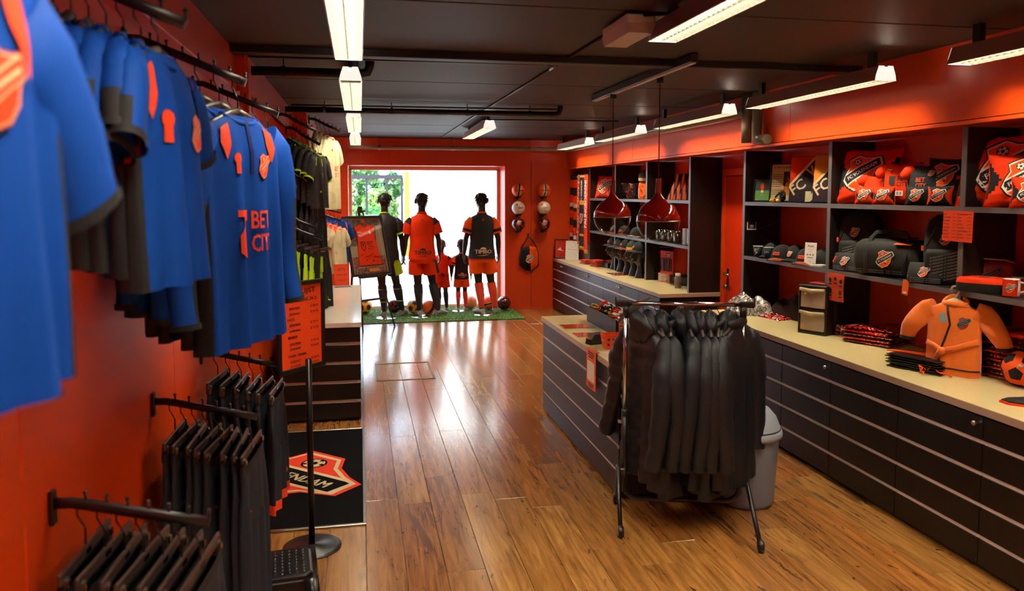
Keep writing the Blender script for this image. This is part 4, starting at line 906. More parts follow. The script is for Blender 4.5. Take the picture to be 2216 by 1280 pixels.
crowd = mk_pattern('crowd_photo_print', [(0, '2A1712'), (.35, '5A2A1C'), (.46, '8C4A34'), (.54, 'B8907A'), (.62, '3A1C16')], scale=28, rough=.4, coat=0, dist=2)
stand = mk_pattern('stadium_photo_print', [(0, '2E2A20'), (.4, '5C5442'), (.52, '8A8068'), (.6, '3A3428'), (.75, '1C1A16')], scale=22, rough=.4, coat=0, stretch=(1, 1, 2.5))
MB().box((0, .008, Hh / 2), (W - .05, .006, Hh - .05)).build('backing', mk('grey_photo_sky', 'A89C84', .5), t)
d = Decal(FRONT(.004)); d.rect(-.27, .03, .27, .27, 0, 0); d.rect(-.27, .42, -.05, .78, 1, 0); d.rect(-.27, .70, .27, .79, 1, 1); d.rect(-.03, .055, .14, .10, 2, 1); d.disc(.0, .775, .035, 3, 2, 8)
d.poly([(.245, .22), (.25, .22), (.25, .74), (.245, .74)], 4, 2); d.rect(-.2, .12, .24, .124, 4, 2); d.build('photo_print', [crowd, stand, mk('orange_plaque', 'E88A1C', .5), coral_f, white_m], t)
S = [(-.115, .70), (-.05, .73), (0, .68), (.05, .73), (.115, .70), (.185, .68), (.165, .58), (.155, .47), (.185, .15), (-.185, .15), (-.155, .47), (-.165, .58), (-.185, .68)]
MB().prism(S, -.012, .0).build('shirt', orange_f, t)
d = Decal(FRONT(-.0125)); d.poly([(-.185, .68), (-.172, .685), (-.152, .6), (-.145, .5), (-.155, .47), (-.165, .58)], 0, 0); d.poly([(.185, .68), (.172, .685), (.152, .6), (.145, .5), (.155, .47), (.165, .58)], 0, 0)
d.poly([(-.06, .726), (-.045, .73), (0, .67), (.045, .73), (.06, .726), (0, .655)], 2, 1); d.text('BET', .045, .45, .05, 0, 1, 0, .10, .03); d.text('CITY', .055, .385, .05, 0, 1, 0, .12, .03)
d.poly([(-.115, .475), (-.03, .475), (-.035, .38), (-.07, .335), (-.108, .38)], 0, 1); d.poly([(-.10, .462), (-.045, .462), (-.048, .385), (-.07, .355), (-.096, .385)], 3, 2); d.poly([(-.09, .45), (-.06, .45), (-.07, .38)], 0, 3)
d.rect(-.13, .60, -.065, .612, 1, 1); d.disc(.07, .60, .022, 1, 1, 8)
rg = random.Random(3)
for k in range(12): x, z = rg.uniform(-.14, .13), rg.uniform(.19, .31); d.poly([(x, z), (x + .03, z + .015), (x + .045, z + .008), (x + .02, z - .004), (x + .01, z - .015)], 2, 1)
d.build('print', [blk, white_m, mk('dark_red_ink', '8A1408', .6), orange_f], t)
MB().box((0, -.017, Hh / 2), (W - .055, .003, Hh - .055)).build('pane', mk_glass('frame_glass', (1, 1, 1), .05), t)

# ================================================================== OUTDOORS beyond the window
gnd = struct(MB().box((5, 45, -.08), (120, 65, .1)).build('ground', mk('pale_pavement', 'B9B2A8', .8, var=.06, ns=.6)), 'pale pavement outside the shop window')
bx = AY(893, 450, 22.).x
t = thing('brick_building', 'long pale washed brick building across the street', 'building', (bx + 9, 24, 0))
br = bpy.data.materials.new('pale_brickwork'); br.use_nodes = True; q = br.node_tree; bt = q.nodes.new('ShaderNodeTexBrick'); bt.inputs['Scale'].default_value = 1
bt.inputs['Color1'].default_value = (*lin('DEDAD4'), 1); bt.inputs['Color2'].default_value = (*lin('D0CAC0'), 1); bt.inputs['Mortar'].default_value = (*lin('B8AA90'), 1)
bt.inputs['Brick Width'].default_value = .22; bt.inputs['Row Height'].default_value = .07; bt.inputs['Mortar Size'].default_value = .008
tcn = q.nodes.new('ShaderNodeTexCoord'); mp = q.nodes.new('ShaderNodeMapping'); mp.inputs['Rotation'].default_value = (PI / 2, 0, 0); q.links.new(tcn.outputs['Object'], mp.inputs[0]); q.links.new(mp.outputs[0], bt.inputs[0]); q.links.new(bt.outputs[0], q.nodes['Principled BSDF'].inputs['Base Color'])
MB().box((0, 0, 3.0), (18, 4, 6)).build('wall', br, t)
MB().box((0, -2.03, 2.62), (18, .12, .06)).build('ledge', mk('pale_stone', 'C9C0B0', .7), t)
MB().box((-8.0, -2.04, 1.3), (.10, .08, 2.6)).build('drain_pipe', mk('grey_zinc', '9A958E', .5), t)
MB().box((0, 0, 6.1), (18.4, 4.4, .2)).build('roof', mk('grey_roofing', '6A6660', .8), t)
t = thing('signal_post', 'orange yellow painted steel post outside the window', 'post', AY(881, 560, 19.) * Vector((1, 1, 0)) if False else (AY(881, 450, 19.).x, 19., 0))
MB().box((0, 0, 1.2), (.11, .11, 2.4), bev=.01).build('post', mk('yellow_orange_paint', 'C46A08', .5), t)
MB().box((0, 0, .15), (.16, .16, .3), bev=.01).box((0, 0, 2.38), (.18, .18, .06), bev=.01).build('fittings', whitemet, t)
t = thing('glazed_shelter', 'dark framed glass shelter outside the window', 'shelter', (0, 20., 0))
x0, x1 = AY(748, 450, 20.).x, AY(872, 450, 20.).x; zt_ = AY(800, 383, 20.).z
dfm = mk('dark_steel_frame', '121018', .5)
MB().box(((x0 + x1) / 2, 0, zt_), (x1 - x0, .1, .10)).build('beam', dfm, t)
for px in (748, 794, 838, 870): MB().box((AY(px, 450, 20.).x, 0, zt_ / 2), (.06, .06, zt_)).build('post', dfm, t)
MB().box(((x0 + x1) / 2, .02, zt_ / 2), (x1 - x0, .01, zt_ - .1)).build('pane', mk_glass('shelter_glass', (.95, .98, .97), .04), t)
def tree(name, label, x, y, r, hgt, zc, n, cm, seed, cat='tree', sq=1.):
    t = thing(name, label, cat, (x, y, 0)); rg = random.Random(seed)
    MB().tube([(0, 0, 0), (.05, 0, zc * .6), (0, .05, zc)], [.12, .09, .05], n=8).build('trunk', mk('grey_bark', '5A4A3A', .9), t)
    b = MB()
    for k in range(n):
        d = Vector((rg.gauss(0, 1), rg.gauss(0, 1), rg.gauss(0, 1))).normalized(); rad = rg.uniform(.55, 1.0) ** .5
        lump = 1 + .35 * noise.noise(d * 2.1 + Vector((seed, 0, 0)))
        c = Vector((d.x * r * rad * lump, d.y * r * rad * lump * .6, zc + d.z * hgt * rad * lump)); a = rg.uniform(.05, .11)
        if c.z < .05: continue
        e1 = Vector((rg.gauss(0, 1), rg.gauss(0, 1), rg.gauss(0, 1))).normalized(); e2 = e1.orthogonal().normalized()
        b.add([c - e1 * a, c + e2 * a * .6, c + e1 * a, c - e2 * a * .6], [(0, 1, 2, 3)], rg.randrange(3))
    o = b.build('foliage', cm, t); o['kind'] = 'stuff'
lf = [mk('leaf_green', '4F8A3A', .6), mk('leaf_mid_green', '6BA048', .6), mk('leaf_dark_green', '2F6A34', .6)]
lf2 = [mk('leaf_pale', 'B9C27A', .6), mk('leaf_yellow_green', '9DB85A', .6), lf[0]]
p = AY(800, 420, 27.); tree('leafy_tree', 'tall green leafy tree outside behind the shelter', p.x - .35, 27., .75, 1.3, 2.2, 2600, lf, 2)
p = AY(812, 445, 25.); tree('flowering_bush', 'pale green flowering bush outside below the tall tree', p.x + .1, 25., .6, .75, 1.25, 1600, lf2, 3, 'bush')
p = AY(852, 400, 28.); tree('slim_tree', 'small thin green tree outside to one side of the bush', p.x, 28., .35, .5, 2.1, 500, lf, 4)
hx0, hx1 = AY(762, 450, 23.).x, AY(845, 450, 23.).x
t = thing('hedge', 'clipped dark green hedge outside behind the shelter', 'hedge', ((hx0 + hx1) / 2, 23., 0)); b = MB(); rg = random.Random(9)
for k in range(3200):
    c = Vector((rg.uniform(-.5, .5) * (hx1 - hx0), rg.uniform(-.25, .25), rg.uniform(.02, 1.45))); e1 = Vector((rg.gauss(0, 1), rg.gauss(0, 1), rg.gauss(0, 1))).normalized(); e2 = e1.orthogonal().normalized()
    b.add([c - e1 * .07, c + e2 * .04, c + e1 * .07, c - e2 * .04], [(0, 1, 2, 3)], rg.randrange(3))
o = b.build('foliage', lf, t); o['kind'] = 'stuff'; MB().box((0, 0, .68), (hx1 - hx0 - .1, .4, 1.34)).build('core', lf[2], t)
p = AY(803, 470, 19.5); t = thing('planter', 'large pale square planter box outside the window', 'planter', (p.x, 19.6, 0))
MB().box((0, 0, .62), (.36, .36, 1.22), bev=.01).box((0, 0, 1.26), (.40, .40, .06), bev=.01).build('box', mk('cream_concrete', 'DED4C2', .7), t); MB().box((.16, -.19, .7), (.03, .01, .9)).build('stripe', mk('ochre_paint', 'D8A860', .6), t)
t = thing('white_house', 'white house with dark windows far outside at the edge of the window', 'house', (AY(770, 450, 34.).x - 2.6, 36., 0))
MB().box((0, 0, 2.2), (5.0, 3, 4.4)).build('wall', mk('white_render', 'D9D6D0', .8), t); MB().prism([(-2.7, 4.4), (2.7, 4.4), (0, 6.4)], -1.6, 1.6).build('roof', mk('grey_roof_tile', '6B6460', .7), t)
for x in (-.9, .3, 1.6, 2.2):
    for z in (1.2, 2.0): w = MB().box((x, -1.51, z), (.34, .04, .55)).build('window', whitemet, t); MB().box((x, -1.535, z), (.26, .02, .46)).build('pane', mk('dark_window_glass', '3A4250', .1), w)

# ================================================================== FLOOR THINGS
t = thing('door_mat', 'black door mat with orange club crest in a metal frame', 'mat', (-.36, 5.13, 0))
MB().box((0, 0, .004), (.72, 1.76, .008)).build('carpet', mk('black_mat_carpet', '060608', .95, var=.4, ns=60, bump=.5, bs=300, spec=.1), t)
fm = MB()
for x, y, w, d in ((.363, 0, .018, 1.80), (0, .89, .73, .02), (0, -.89, .73, .02)): fm.box((x, y, .006), (w, d, .012), bev=.002)
for k in (-.006, 0, .006): fm.box((.363 + k, 0, .0125), (.002, 1.79, .002))
fm.build('frame', steel, t)
crest(plane_fn((-.18, -.05, .0085), (.30, -.955, 0), (.955, .30, 0), (0, 0, 1)), .86, 'crest', t, mats=[mk('cream_pile', 'C9B98E', .9), mk('black_pile', '060608', .95, spec=.1), mk('orange_red_pile', 'D63312', .95)], black_rim=False)
t = thing('floor_hatch', 'brown metal rimmed hatch set in the wood floor before the window', 'floor hatch', (.43, 7.94, 0))
m = MB()
for x, y, w, d in ((-.28, 0, .022, .78), (.28, 0, .022, .78), (0, .38, .58, .022), (0, -.38, .58, .022)): m.box((x, y, .002), (w, d, .006), bev=.0015)
m.build('rim', mk('bronze_rim', '6E5A48', .35, metal=.6), t)
# price sign on a pole
t = thing('price_sign', 'orange price list board in black frame on a pole behind the trousers', 'sign', (-.27, 4.02, 0))
MB().lathe([(.001, 0), (.15, 0), (.15, .006), (.13, .010), (.02, .016), (.018, .02)], n=36).build('foot', blackmet, t)
MB().tube([(0, 0, .01), (0, 0, 1.0)], .016, n=14).build('pole', mk('dark_bronze_pole', '1E1815', .3, metal=.5), t)
RZS = math.radians(48); M = Matrix.Translation((-.03, -.02, 1.175)) @ Matrix.Rotation(RZS, 4, 'Z')
b = MB(); W, Hh = .32, .46
for x, z, w, h in ((-W / 2 + .011, 0, .022, Hh), (W / 2 - .011, 0, .022, Hh), (0, -Hh / 2 + .011, W, .022), (0, Hh / 2 - .011, W, .022)): b.box((x, 0, z), (w, .022, h), bev=.003, M=M)
fr_ = b.build('frame', blackpl, t); MB().box((0, .004, 0), (W - .03, .008, Hh - .03), M=M).build('sheet', mk('orange_price_sheet', 'F0480E', .5), t)
R3 = M.to_3x3(); d = Decal(plane_fn(M @ Vector((0, -.001, 0)), R3 @ Vector((1, 0, 0)), Vector((0, 0, 1)), R3 @ Vector((0, -1, 0))))
d.text('PRIJSLIJST', 0, .175, .035, 0, 0, 0, .2); d.text('HERENKLEDING 24-25', 0, .135, .018, 0, 0, 0, .22)
for k, (z, a, p) in enumerate(((.095, 'SENIOREN', '€ 89,95'), (.065, 'JUNIOREN', '€ 59,95'), (.01, 'SENIOREN', '€ 79,95'), (-.02, 'JUNIOREN', '€ 72,95'), (-.085, 'SENIOREN', '€ 49,95'), (-.112, 'JUNIOREN', '€ 44,95'), (-.175, 'SHORT', '€ 32,95'), (-.2, 'JUNIOR', '€ 29,50'))): d.text(a, -.045, z, .013, 0, 0, 0, .07); d.text(p, .09, z, .015, 0, 0, 0, .055)
d.text('SHIRTS', -.07, .04, .013, 0, 0, 0, .05); d.text('BROEKEN', -.06, -.05, .013, 0, 0, 0, .06); d.text('KOUSEN - TRAINING', -.03, -.145, .013, 0, 0, 0, .12); d.build('lettering', [blk], t)
# step stool
t = thing('step_stool', 'black plastic step stool with studded top under the trousers', 'stool', (-.36, 3.42, 0), .1)
b = MB(); b.rings([[(x * k, y * k2, z) for x, y in [(.13, -.10), (.13, .10), (.10, .13), (-.10, .13), (-.13, .10), (-.13, -.10), (-.10, -.13), (.10, -.13)]] for k, k2, z in ((1.0, 1.15, .19), (.97, 1.1, .212), (.9, 1.0, .216))], cap1=True, sm=False)
for sx in (-1, 1):
    for sy in (-1, 1): b.limb([(sx * .115, sy * .135, .2), (sx * .13, sy * .16, .10), (sx * .135, sy * .175, 0)], [.035, .03, .026], [.03, .028, .024], 0, 8, (0, 1, 0), p=.6)
    b.box((sx * .118, 0, .175), (.02, .24, .05), bev=.004)
for sy in (-1, 1): b.box((0, sy * .145, .17), (.22, .02, .06), bev=.004)
b.build('body', mk('glossy_black_plastic', '121214', .25), t)
b = MB()
for i in range(7):
    for j in range(8): b.lathe([(.0075, .215), (.006, .2195), (.001, .2205)], n=8, M=Matrix.Translation((-.09 + .03 * i, -.105 + .03 * j, 0)))
o = b.build('studs', mk('glossy_black_plastic', '121214', .25), t); o['kind'] = 'stuff'

# ================================================================== COAT RAIL
PA, PB = Vector((1.45, 4.04, 0)), Vector((2.07, 3.87, 0)); DR = (PB - PA).normalized(); RA = math.atan2(DR.y, DR.x); LEN = (PB - PA).length; ZB = 1.235
t = thing('coat_rail', 'wheeled black and chrome clothes rail holding black winter coats', 'clothes rail', PA, RA)
MB().tube([(-.03, 0, ZB), (LEN + .03, 0, ZB)], .0125, n=12).build('top_bar', chrome, t)
for x, sg in ((0, -1), (LEN, 1)):
    MB().tube([(x, 0, .62), (x, 0, ZB - .05)], .0105, n=12).build('chrome_post', chrome, t)
    MB().tube([(x, 0, ZB - .07), (x, 0, ZB - .01)], .018, n=12).box((x + sg * .018, 0, ZB), (.085, .036, .034), bev=.006).box((x + sg * .058, 0, ZB + .012), (.008, .03, .05), bev=.003).build('end_joint', blackpl, t)
    MB().tube([(x, 0, .16), (x, 0, .63)], .0145, n=12).tube([(x, 0, .60), (x, 0, .635)], .019, n=12).tube([(x, -.03, .615), (x, .0, .615)], .007, n=8).build('lower_post', blackmet, t)
    MB().limb([(x + sg * .035, .22, .045), (x + sg * .035, .10, .13), (x + sg * .035, .02, .30), (x + sg * .035, -.02, .30), (x + sg * .035, -.10, .15), (x + sg * .035, -.23, .045)] if sg < 0 else [(x + .03, .21, .045), (x + .03, .02, .25), (x + .03, -.03, .25), (x + .03, -.345, .045)], .0125, None, 0, 10, (1, 0, 0)).box((x + sg * .015, 0, .27), (.035, .03, .05), bev=.005).build('foot', blackmet, t)
    for y in ((.22, -.24) if sg < 0 else (.22, -.36)): MB().lathe([(.012, -.016), (.026, -.014), (.031, -.006), (.031, .006), (.027, .014), (.012, .016)], n=18, cap0=True, cap1=True, M=Matrix.Translation((x + sg * .033, y, .030)) @ Matrix.Rotation(PI / 2, 4, 'Y')).tube([(x + sg * .033, y, .03), (x + sg * .033, y * .96, .06)], .010).build('castor', blackpl, t)
bt_ = MB().tube([(0, 0, .30), (0, 0, .20), (.012, 0, .155), (.05, 0, .125), (.09, 0, .12), (LEN - .09, 0, .12), (LEN - .05, 0, .125), (LEN - .012, 0, .155), (LEN, 0, .20), (LEN, 0, .30)], .0142, n=12).build('base_bar', blackmet, t)
def coat(k, q, rz, kind, label):
    p = PA + DR * (LEN * q) + Vector((0, 0, ZB + .0125))
    hanger('shirt', (p.x, p.y, p.z - .018), rz, 'dark hanger on the coat rail, holding the %s coat from the left' % ORD[k], 'hangers on the coat rail', .92)
    L = .86 + .03 * (k % 3); T = .034; W = .46
    t = thing('winter_coat', label, 'coat', (p.x, p.y, p.z - .13), rz, 'black coats on the rail')
    S = Shirt(W, L, T + .012, .02, k * 1.9, .2); mb = MB(); n = 40; m = jacket_f if kind != 'puffer' else puffer_f
    zs = [0, -.015, -.03, -.055, -.09] + [-.09 - (L - .09) * j / 36 for j in range(1, 37)]; rs = []
    for z in zs:
        h, tt = S.hw(z), S.t(z)
        if kind == 'puffer': pf = abs(math.sin(PI * (-z) / .085)) ** .5; tt *= .82 + .45 * pf; h *= .97 + .04 * pf
        rs.append([(h * math.cos(2 * PI * j / n), -tt * sgnp(math.sin(2 * PI * j / n), .7) + S.F(h * math.cos(2 * PI * j / n), z) + .008 * noise.noise(Vector((j * .35, z * 9, k))), z) for j in range(n)])
    mb.rings(rs); mb.build('body', m, t)
    for sd in (-1, 1):
        nn = 34; pts = []; ra = []; rb = []; sx = S.hw(-.07) - .04; rg = random.Random(k * 7 + sd)
        out = .10 if (kind == 'puffer' and sd > 0) else .03; b1 = rg.uniform(-.05, .05); b2 = rg.uniform(-.06, .06); el = rg.uniform(.4, .6)
        for j in range(nn + 1):
            q2 = j / nn; w3 = noise.noise(Vector((q2 * 9, k * 3.7, sd))); w4 = noise.noise(Vector((q2 * 22, k * 5.1, sd)))
            pf = (.84 + .26 * abs(math.sin(PI * q2 * 8)) ** .5) if kind == 'puffer' else 1 + .06 * w3 + .05 * w4
            yb = b1 * min(1, q2 / el) + b2 * max(0, q2 - el) / (1 - el)
            pts.append((sd * (sx + out * min(1, q2 * 3) + (.16 * q2 if out > .05 else .05 * math.sin(q2 * 2.6))), -.012 + yb + .008 * w3, -.035 - .70 * q2))
            ra.append((.045 + .042 * math.sin(min(1, q2 * 3) * PI / 2) - .034 * q2) * pf * min(1, (q2 / .07 + .06)) ** .5); rb.append((.034 + .034 * math.sin(min(1, q2 * 3) * PI / 2) - .026 * q2) * pf * min(1, (q2 / .07 + .06)) ** .5)
        sl_ = MB().limb(pts, ra, rb, 0, 18, (0, 1, 0), cap0=True, cap1=False, p=.9).build('sleeve', m, t)
        if kind != 'puffer': MB().limb([Vector(pts[-2]), Vector(pts[-1]) + Vector((0, 0, -.004))], [ra[-1] * 1.06] * 2, [rb[-1] * 1.08] * 2, 0, 18, (0, 1, 0), False, False).build('cuff', m, sl_)
    hb = MB()      # hood folded behind the collar
    def hd(a, b):
        t1, t2 = 2 * PI * a, PI * b; nz = 1 + .16 * noise.noise(Vector((math.cos(t1) * 1.7, math.sin(t1) * 1.7 + k, t2 * 1.6))) + .07 * noise.noise(Vector((math.cos(t1) * 5, math.sin(t1) * 5 + k, t2 * 4)))
        return (.122 * nz * math.sin(t2) * math.cos(t1), .040 + .055 * nz * math.sin(t2) * math.sin(t1), -.012 - .088 * nz * math.cos(t2) + .03 * math.sin(t2) * math.sin(t1))
    hb.grid(hd, 24, 14); hb.build('hood', m, t)
    MB().limb([(.09 * math.cos(a), -.032 * math.sin(a), .012 + .01 * math.sin(a)) for a in [2 * PI * j / 20 for j in range(21)]], .010, .028, 0, 6, (0, 0, 1), False, False).build('collar', m, t)
    if k in (0, 3): MB().grid(lambda a, b: S.front((a - .5) * .014, -.03 - .7 * b) + Vector((0, -.004, 0)), 1, 24).build('zip', mk('dull_zip', '3A3A3C', .35, metal=.5), t)
    if k in (1, 2, 3, 6):
        MB().box((-sx - .02, -.045, -.10), (.022, .003, .014)).build('badge', mk('ochre_badge', 'C08A2A', .5), t)
    if kind == 'puffer':
        dd = Decal(lambda u, v, h: Vector((-sx - .05 + u, -.062 - h, v))); dd.text('ROBEY', .0, -.26, .022, 0, 0, 0, .075, .03); dd.build('lettering', [mk('grey_print', '8A8A8A', .5)], t)
lab = ['black quilted puffer coat at the near end of the rail, one sleeve swung out', 'black coat tucked against the puffer coat', 'black hooded coat with bent sleeve, third on the rail', 'black hooded coat with small ochre badge near the middle of the rail', 'slim blue black coat just past the middle of the rail', 'slim blue black coat, third from the waste bin end', 'black coat with broad sleeve, second from the waste bin end', 'black hooded coat at the waste bin end of the rail']
for k, (q, rz) in enumerate(((.165, 103), (.27, 80), (.385, 68), (.525, 76), (.625, 74), (.70, 72), (.80, 62), (.945, 38))): coat(k, q, math.radians(rz), 'puffer' if k == 0 else 'coat', lab[k])
# waste bin
t = thing('waste_bin', 'grey plastic swing lid waste bin behind the coat rail', 'bin', (2.255, 4.14, 0)); t.scale = (.965, .965, .965)
gp = mk('blue_grey_plastic', '7C8795', .4)
MB().lathe([(.001, .002), (.150, .002), (.160, .012), (.166, .03), (.190, .40), (.194, .43)], n=40).build('body', gp, t)
MB().lathe([(.190, .425), (.206, .428), (.210, .445), (.206, .47), (.197, .476), (.19, .50), (.17, .55), (.13, .595), (.07, .618), (.001, .624)], n=40).build('lid', mk('light_blue_grey_plastic', '97A2AE', .35), t)
MB().lathe([(.1975, .474), (.2005, .479), (.1965, .484)], n=40).build('lid_seam', mk('dark_grey_flap', '3A4048', .4), t)

# ================================================================== SALES COUNTER THINGS
ZT = .81
t = thing('wristband_box', 'black wooden counter box full of orange wristbands and trinkets', 'display box', (1.90, 5.60, ZT), 0)
bw = mk('black_brown_box_wood', '1A1517', .4)
MB().box((0, 0, .006), (.19, .72, .012)).box((-.09, 0, .06), (.012, .72, .12)).box((.09, 0, .06), (.012, .72, .12)).box((0, .355, .06), (.168, .012, .12)).box((0, -.355, .06), (.168, .012, .12)).build('box', bw, t)
for y in (-.12, .12): MB().box((0, y, .055), (.168, .008, .10)).build('divider', bw, t)
MB().box((-.02, -.362, .06), (.11, .003, .10)).build('label_card', mk_pattern('red_card_print', [(0, 'C23A18'), (.5, 'E8703A'), (.6, '7A1A0C')], scale=12), t)
tm = [orange_f, blk, mk('yellow_silicone', 'D8A81E', .4), white_m, red_l]
rg = random.Random(8)
for k in range(26):
    x, y, z = rg.uniform(-.06, .06), rg.uniform(-.32, .32), rg.uniform(.10, .16); rr_ = .032; a = rg.uniform(0, PI); tilt = rg.uniform(-.5, .5)
    M = Matrix.Translation((x, y, z)) @ Matrix.Rotation(a, 4, 'Z') @ Matrix.Rotation(tilt, 4, 'X')
    o = MB().limb([(rr_ * math.cos(q), rr_ * math.sin(q), 0) for q in [2 * PI * j / 14 for j in range(15)]], .0025, .008, 0, 4, (0, 0, 1), False, False, M=M).build('wristband', tm[k % 5], None, (1.90, 5.60, ZT))
    tag(o, ('orange', 'black', 'yellow', 'white', 'red')[k % 5] + ' silicone wristband lying in the black counter box', 'wristband', 'wristbands in the counter box')
def flat_card(name, label, x, y, w, dpt, m, z=ZT, rz=0, lines=None, cat='card'):
    t = MB().box((0, 0, .0015), (w, dpt, .003)).build(name, m, None, (x, y, z), (0, 0, rz)); tag(t, label, cat); return t
redp = mk_pattern('red_poster_print', [(0, '8C1E10'), (.4, 'B8401C'), (.52, 'D8602A'), (.6, '9A2A14'), (.7, '6A160C')], scale=16, rough=.15, coat=.5, const=False)
flat_card('counter_mat', 'glossy red printed counter mat beside the black box, the one closer to the window', 1.655, 5.72, .25, .17, redp)
flat_card('counter_mat', 'glossy red printed counter mat beside the black box, the one closer to the coat rail', 1.645, 5.36, .22, .17, redp)
t = thing('stamp_holder', 'small black angular card holder with red photo on the cream counter', 'holder', (1.585, 5.03, ZT), .3)
MB().prism([(-.06, 0), (.06, 0), (.055, .04), (.03, .07), (-.03, .07), (-.055, .035)], -.035, .035).build('body', blackpl, t); MB().box((-.052, 0, .035), (.003, .05, .04), ry=-.5).build('photo', redp, t)
t = thing('basket', 'orange perforated plastic basket on the cream counter next to the puffer coat', 'basket', (1.640, 4.85, ZT))
b = MB(); b.rings([[(x * k, y * k, z) for x, y in ((-.06, -.05), (.06, -.05), (.06, .05), (-.06, .05))] for k, z in ((.8, .001), (1.05, .10), (1.0, .10), (.76, .006))], cap0=True, cap1=True, sm=False); b.build('body', mk('orange_plastic', 'EE4A10', .35), t)
b = MB()
for x in (-.035, 0, .035):
    for z in (.035, .07): b.lathe([(.009, 0), (.001, .0005)], n=8, M=Matrix.Translation((x, -.0495 * (.82 + 2.3 * z) - .002, z)) @ Matrix.Rotation(PI / 2, 4, 'X'))
b.build('holes', blk, t)
d = Decal(plane_fn((-.0575, 0, .05), (0, -1, 0), (0, 0, 1), (-1, 0, .0))); d.text('FANSHOP', 0, .01, .014, 0, 6, 0, .06); d.build('lettering', [white_m], t)
t = flat_card('code_sheet', 'cream sheet of small orange squares on the counter front edge', 1.575, 4.66, .09, .13, paper_m, rz=0)
d = Decal(lambda u, v, h: Vector((u, v, .003 + h)));
for i in range(4):
    for j in range(5): d.rect(-.038 + .02 * i, -.055 + .023 * j, -.024 + .02 * i, -.04 + .023 * j, 0, 0)
d.build('print', [mk('salmon_print', 'E0845A', .6)], t)
t = thing('hanging_card', 'orange notice card hanging on the counter side in a clear holder', 'card', (1.482, 4.79, .69))
MB().box((0, 0, 0), (.004, .20, .26)).build('card', mk('orange_notice_card', 'E85A1E', .4), t)
MB().box((-.003, 0, -.015), (.001, .15, .13)).build('white_panel', paper_m, t)
MB().box((.012, 0, .128), (.03, .2, .003)).build('fold', mk('orange_notice_card', 'E85A1E', .4), t)
d = Decal(plane_fn((-.0025, 0, 0), (0, -1, 0), (0, 0, 1), (-1, 0, 0)))
for z, w in ((.11, .12), (.095, .14), (.08, .1), (-.1, .13), (-.115, .1)): d.rect(-w / 2, z - .004, w / 2, z + .004, 0, 0)
d.build('print', [blk], t)
for x, y, lb, rz in ((1.86, 5.02, 'grey touchscreen till tilted on its stand, closer to the window', -2.2), (2.06, 4.72, 'grey touchscreen till tilted on its stand, closer to the waste bin', -2.4)):
    t = thing('till_screen', lb, 'till', (x, y, ZT), rz, 'touchscreen tills')
    MB().box((0, .03, .008), (.16, .18, .016), bev=.004).build('foot', darkpl, t); MB().tube([(0, .05, .01), (0, .06, .12), (0, .03, .2)], .018, n=12).build('stem', steel, t)
    MB().box((0, .0, .235), (.30, .022, .21), bev=.006, rx=-.75).build('housing', mk('grey_screen_housing', '54504E', .4), t); MB().box((0, -.009, .243), (.27, .004, .18), rx=-.75).build('screen', mk('dark_glass_screen', '101418', .08), t)

# ================================================================== GOODS ON THE SHELVES
Z1, Z2 = 1.7735, 1.2965
def at(px, py, X): return AX(px, py, X)
def cushion(name, label, loc, rz, w, h, t, mats, mf=None, lean=-.2, group=None, cr=None, text=None, seed=0, roll=0.):
    th = thing(name, label, 'cushion', loc, rz, group, lean)
    n = 22
    def surf(u, v, sgn, lift=0.):
        k = max(0., (1 - u * u) * (1 - v * v)) ** .42
        x = w / 2 * u * (1 - .10 * (1 - v * v)); z = h / 2 + h / 2 * v * (1 - .10 * (1 - u * u))
        wr = .10 * t * noise.noise(Vector((u * 2.4 + seed, v * 2.4, sgn))) * (abs(u * v) + .25) + .12 * t * noise.noise(Vector((u * 6 + seed, v * 6, 3))) * max(0, -v)
        cr_, sr_ = math.cos(roll), math.sin(roll); z -= h / 2
        return Vector((x * cr_ - z * sr_, sgn * (t / 2 * k) + (sgn * wr if k > .1 else 0) + sgn * lift, x * sr_ + z * cr_ + h / 2 * (abs(cr_) + abs(sr_))))
    b = MB()
    b.grid(lambda a, c: surf(2 * a - 1, 2 * c - 1, -1), n, n, mf=(lambda a, c: mf(2 * a - 1, 2 * c - 1)) if mf else None)
    b.grid(lambda a, c: surf(1 - 2 * a, 2 * c - 1, 1), n, n, mf=(lambda a, c: mf(1 - 2 * a, 2 * c - 1)) if mf else None)
    b.build('cover', mats, th)
    f = lambda u, v, hh: surf(u / (w / 2), (v - h / 2) / (h / 2), -1, hh + .0035)
    if cr: crest(f, cr[0], 'crest', th, x=cr[1], y=h / 2 + cr[2], maxlen=cr[0] * .09, mats=[white_m, blk, orange_b], step=.0007)
    if text: text(f, th, h)
    MB().limb([surf(s, v, -1) for s, v in [(-1, -1), (-1, 0), (-1, 1), (0, 1), (1, 1), (1, 0), (1, -1), (0, -1), (-1, -1)]], .003, None, 0, 5, (0, 1, 0)).build('piping', mats[0] if isinstance(mats, list) else mats, th)
    return th
CUM = [orange_f, black_f]
corner = lambda u, v: 1 if abs(u) > .55 + .62 * abs(v + .05) else 0
FC = math.radians(-60)
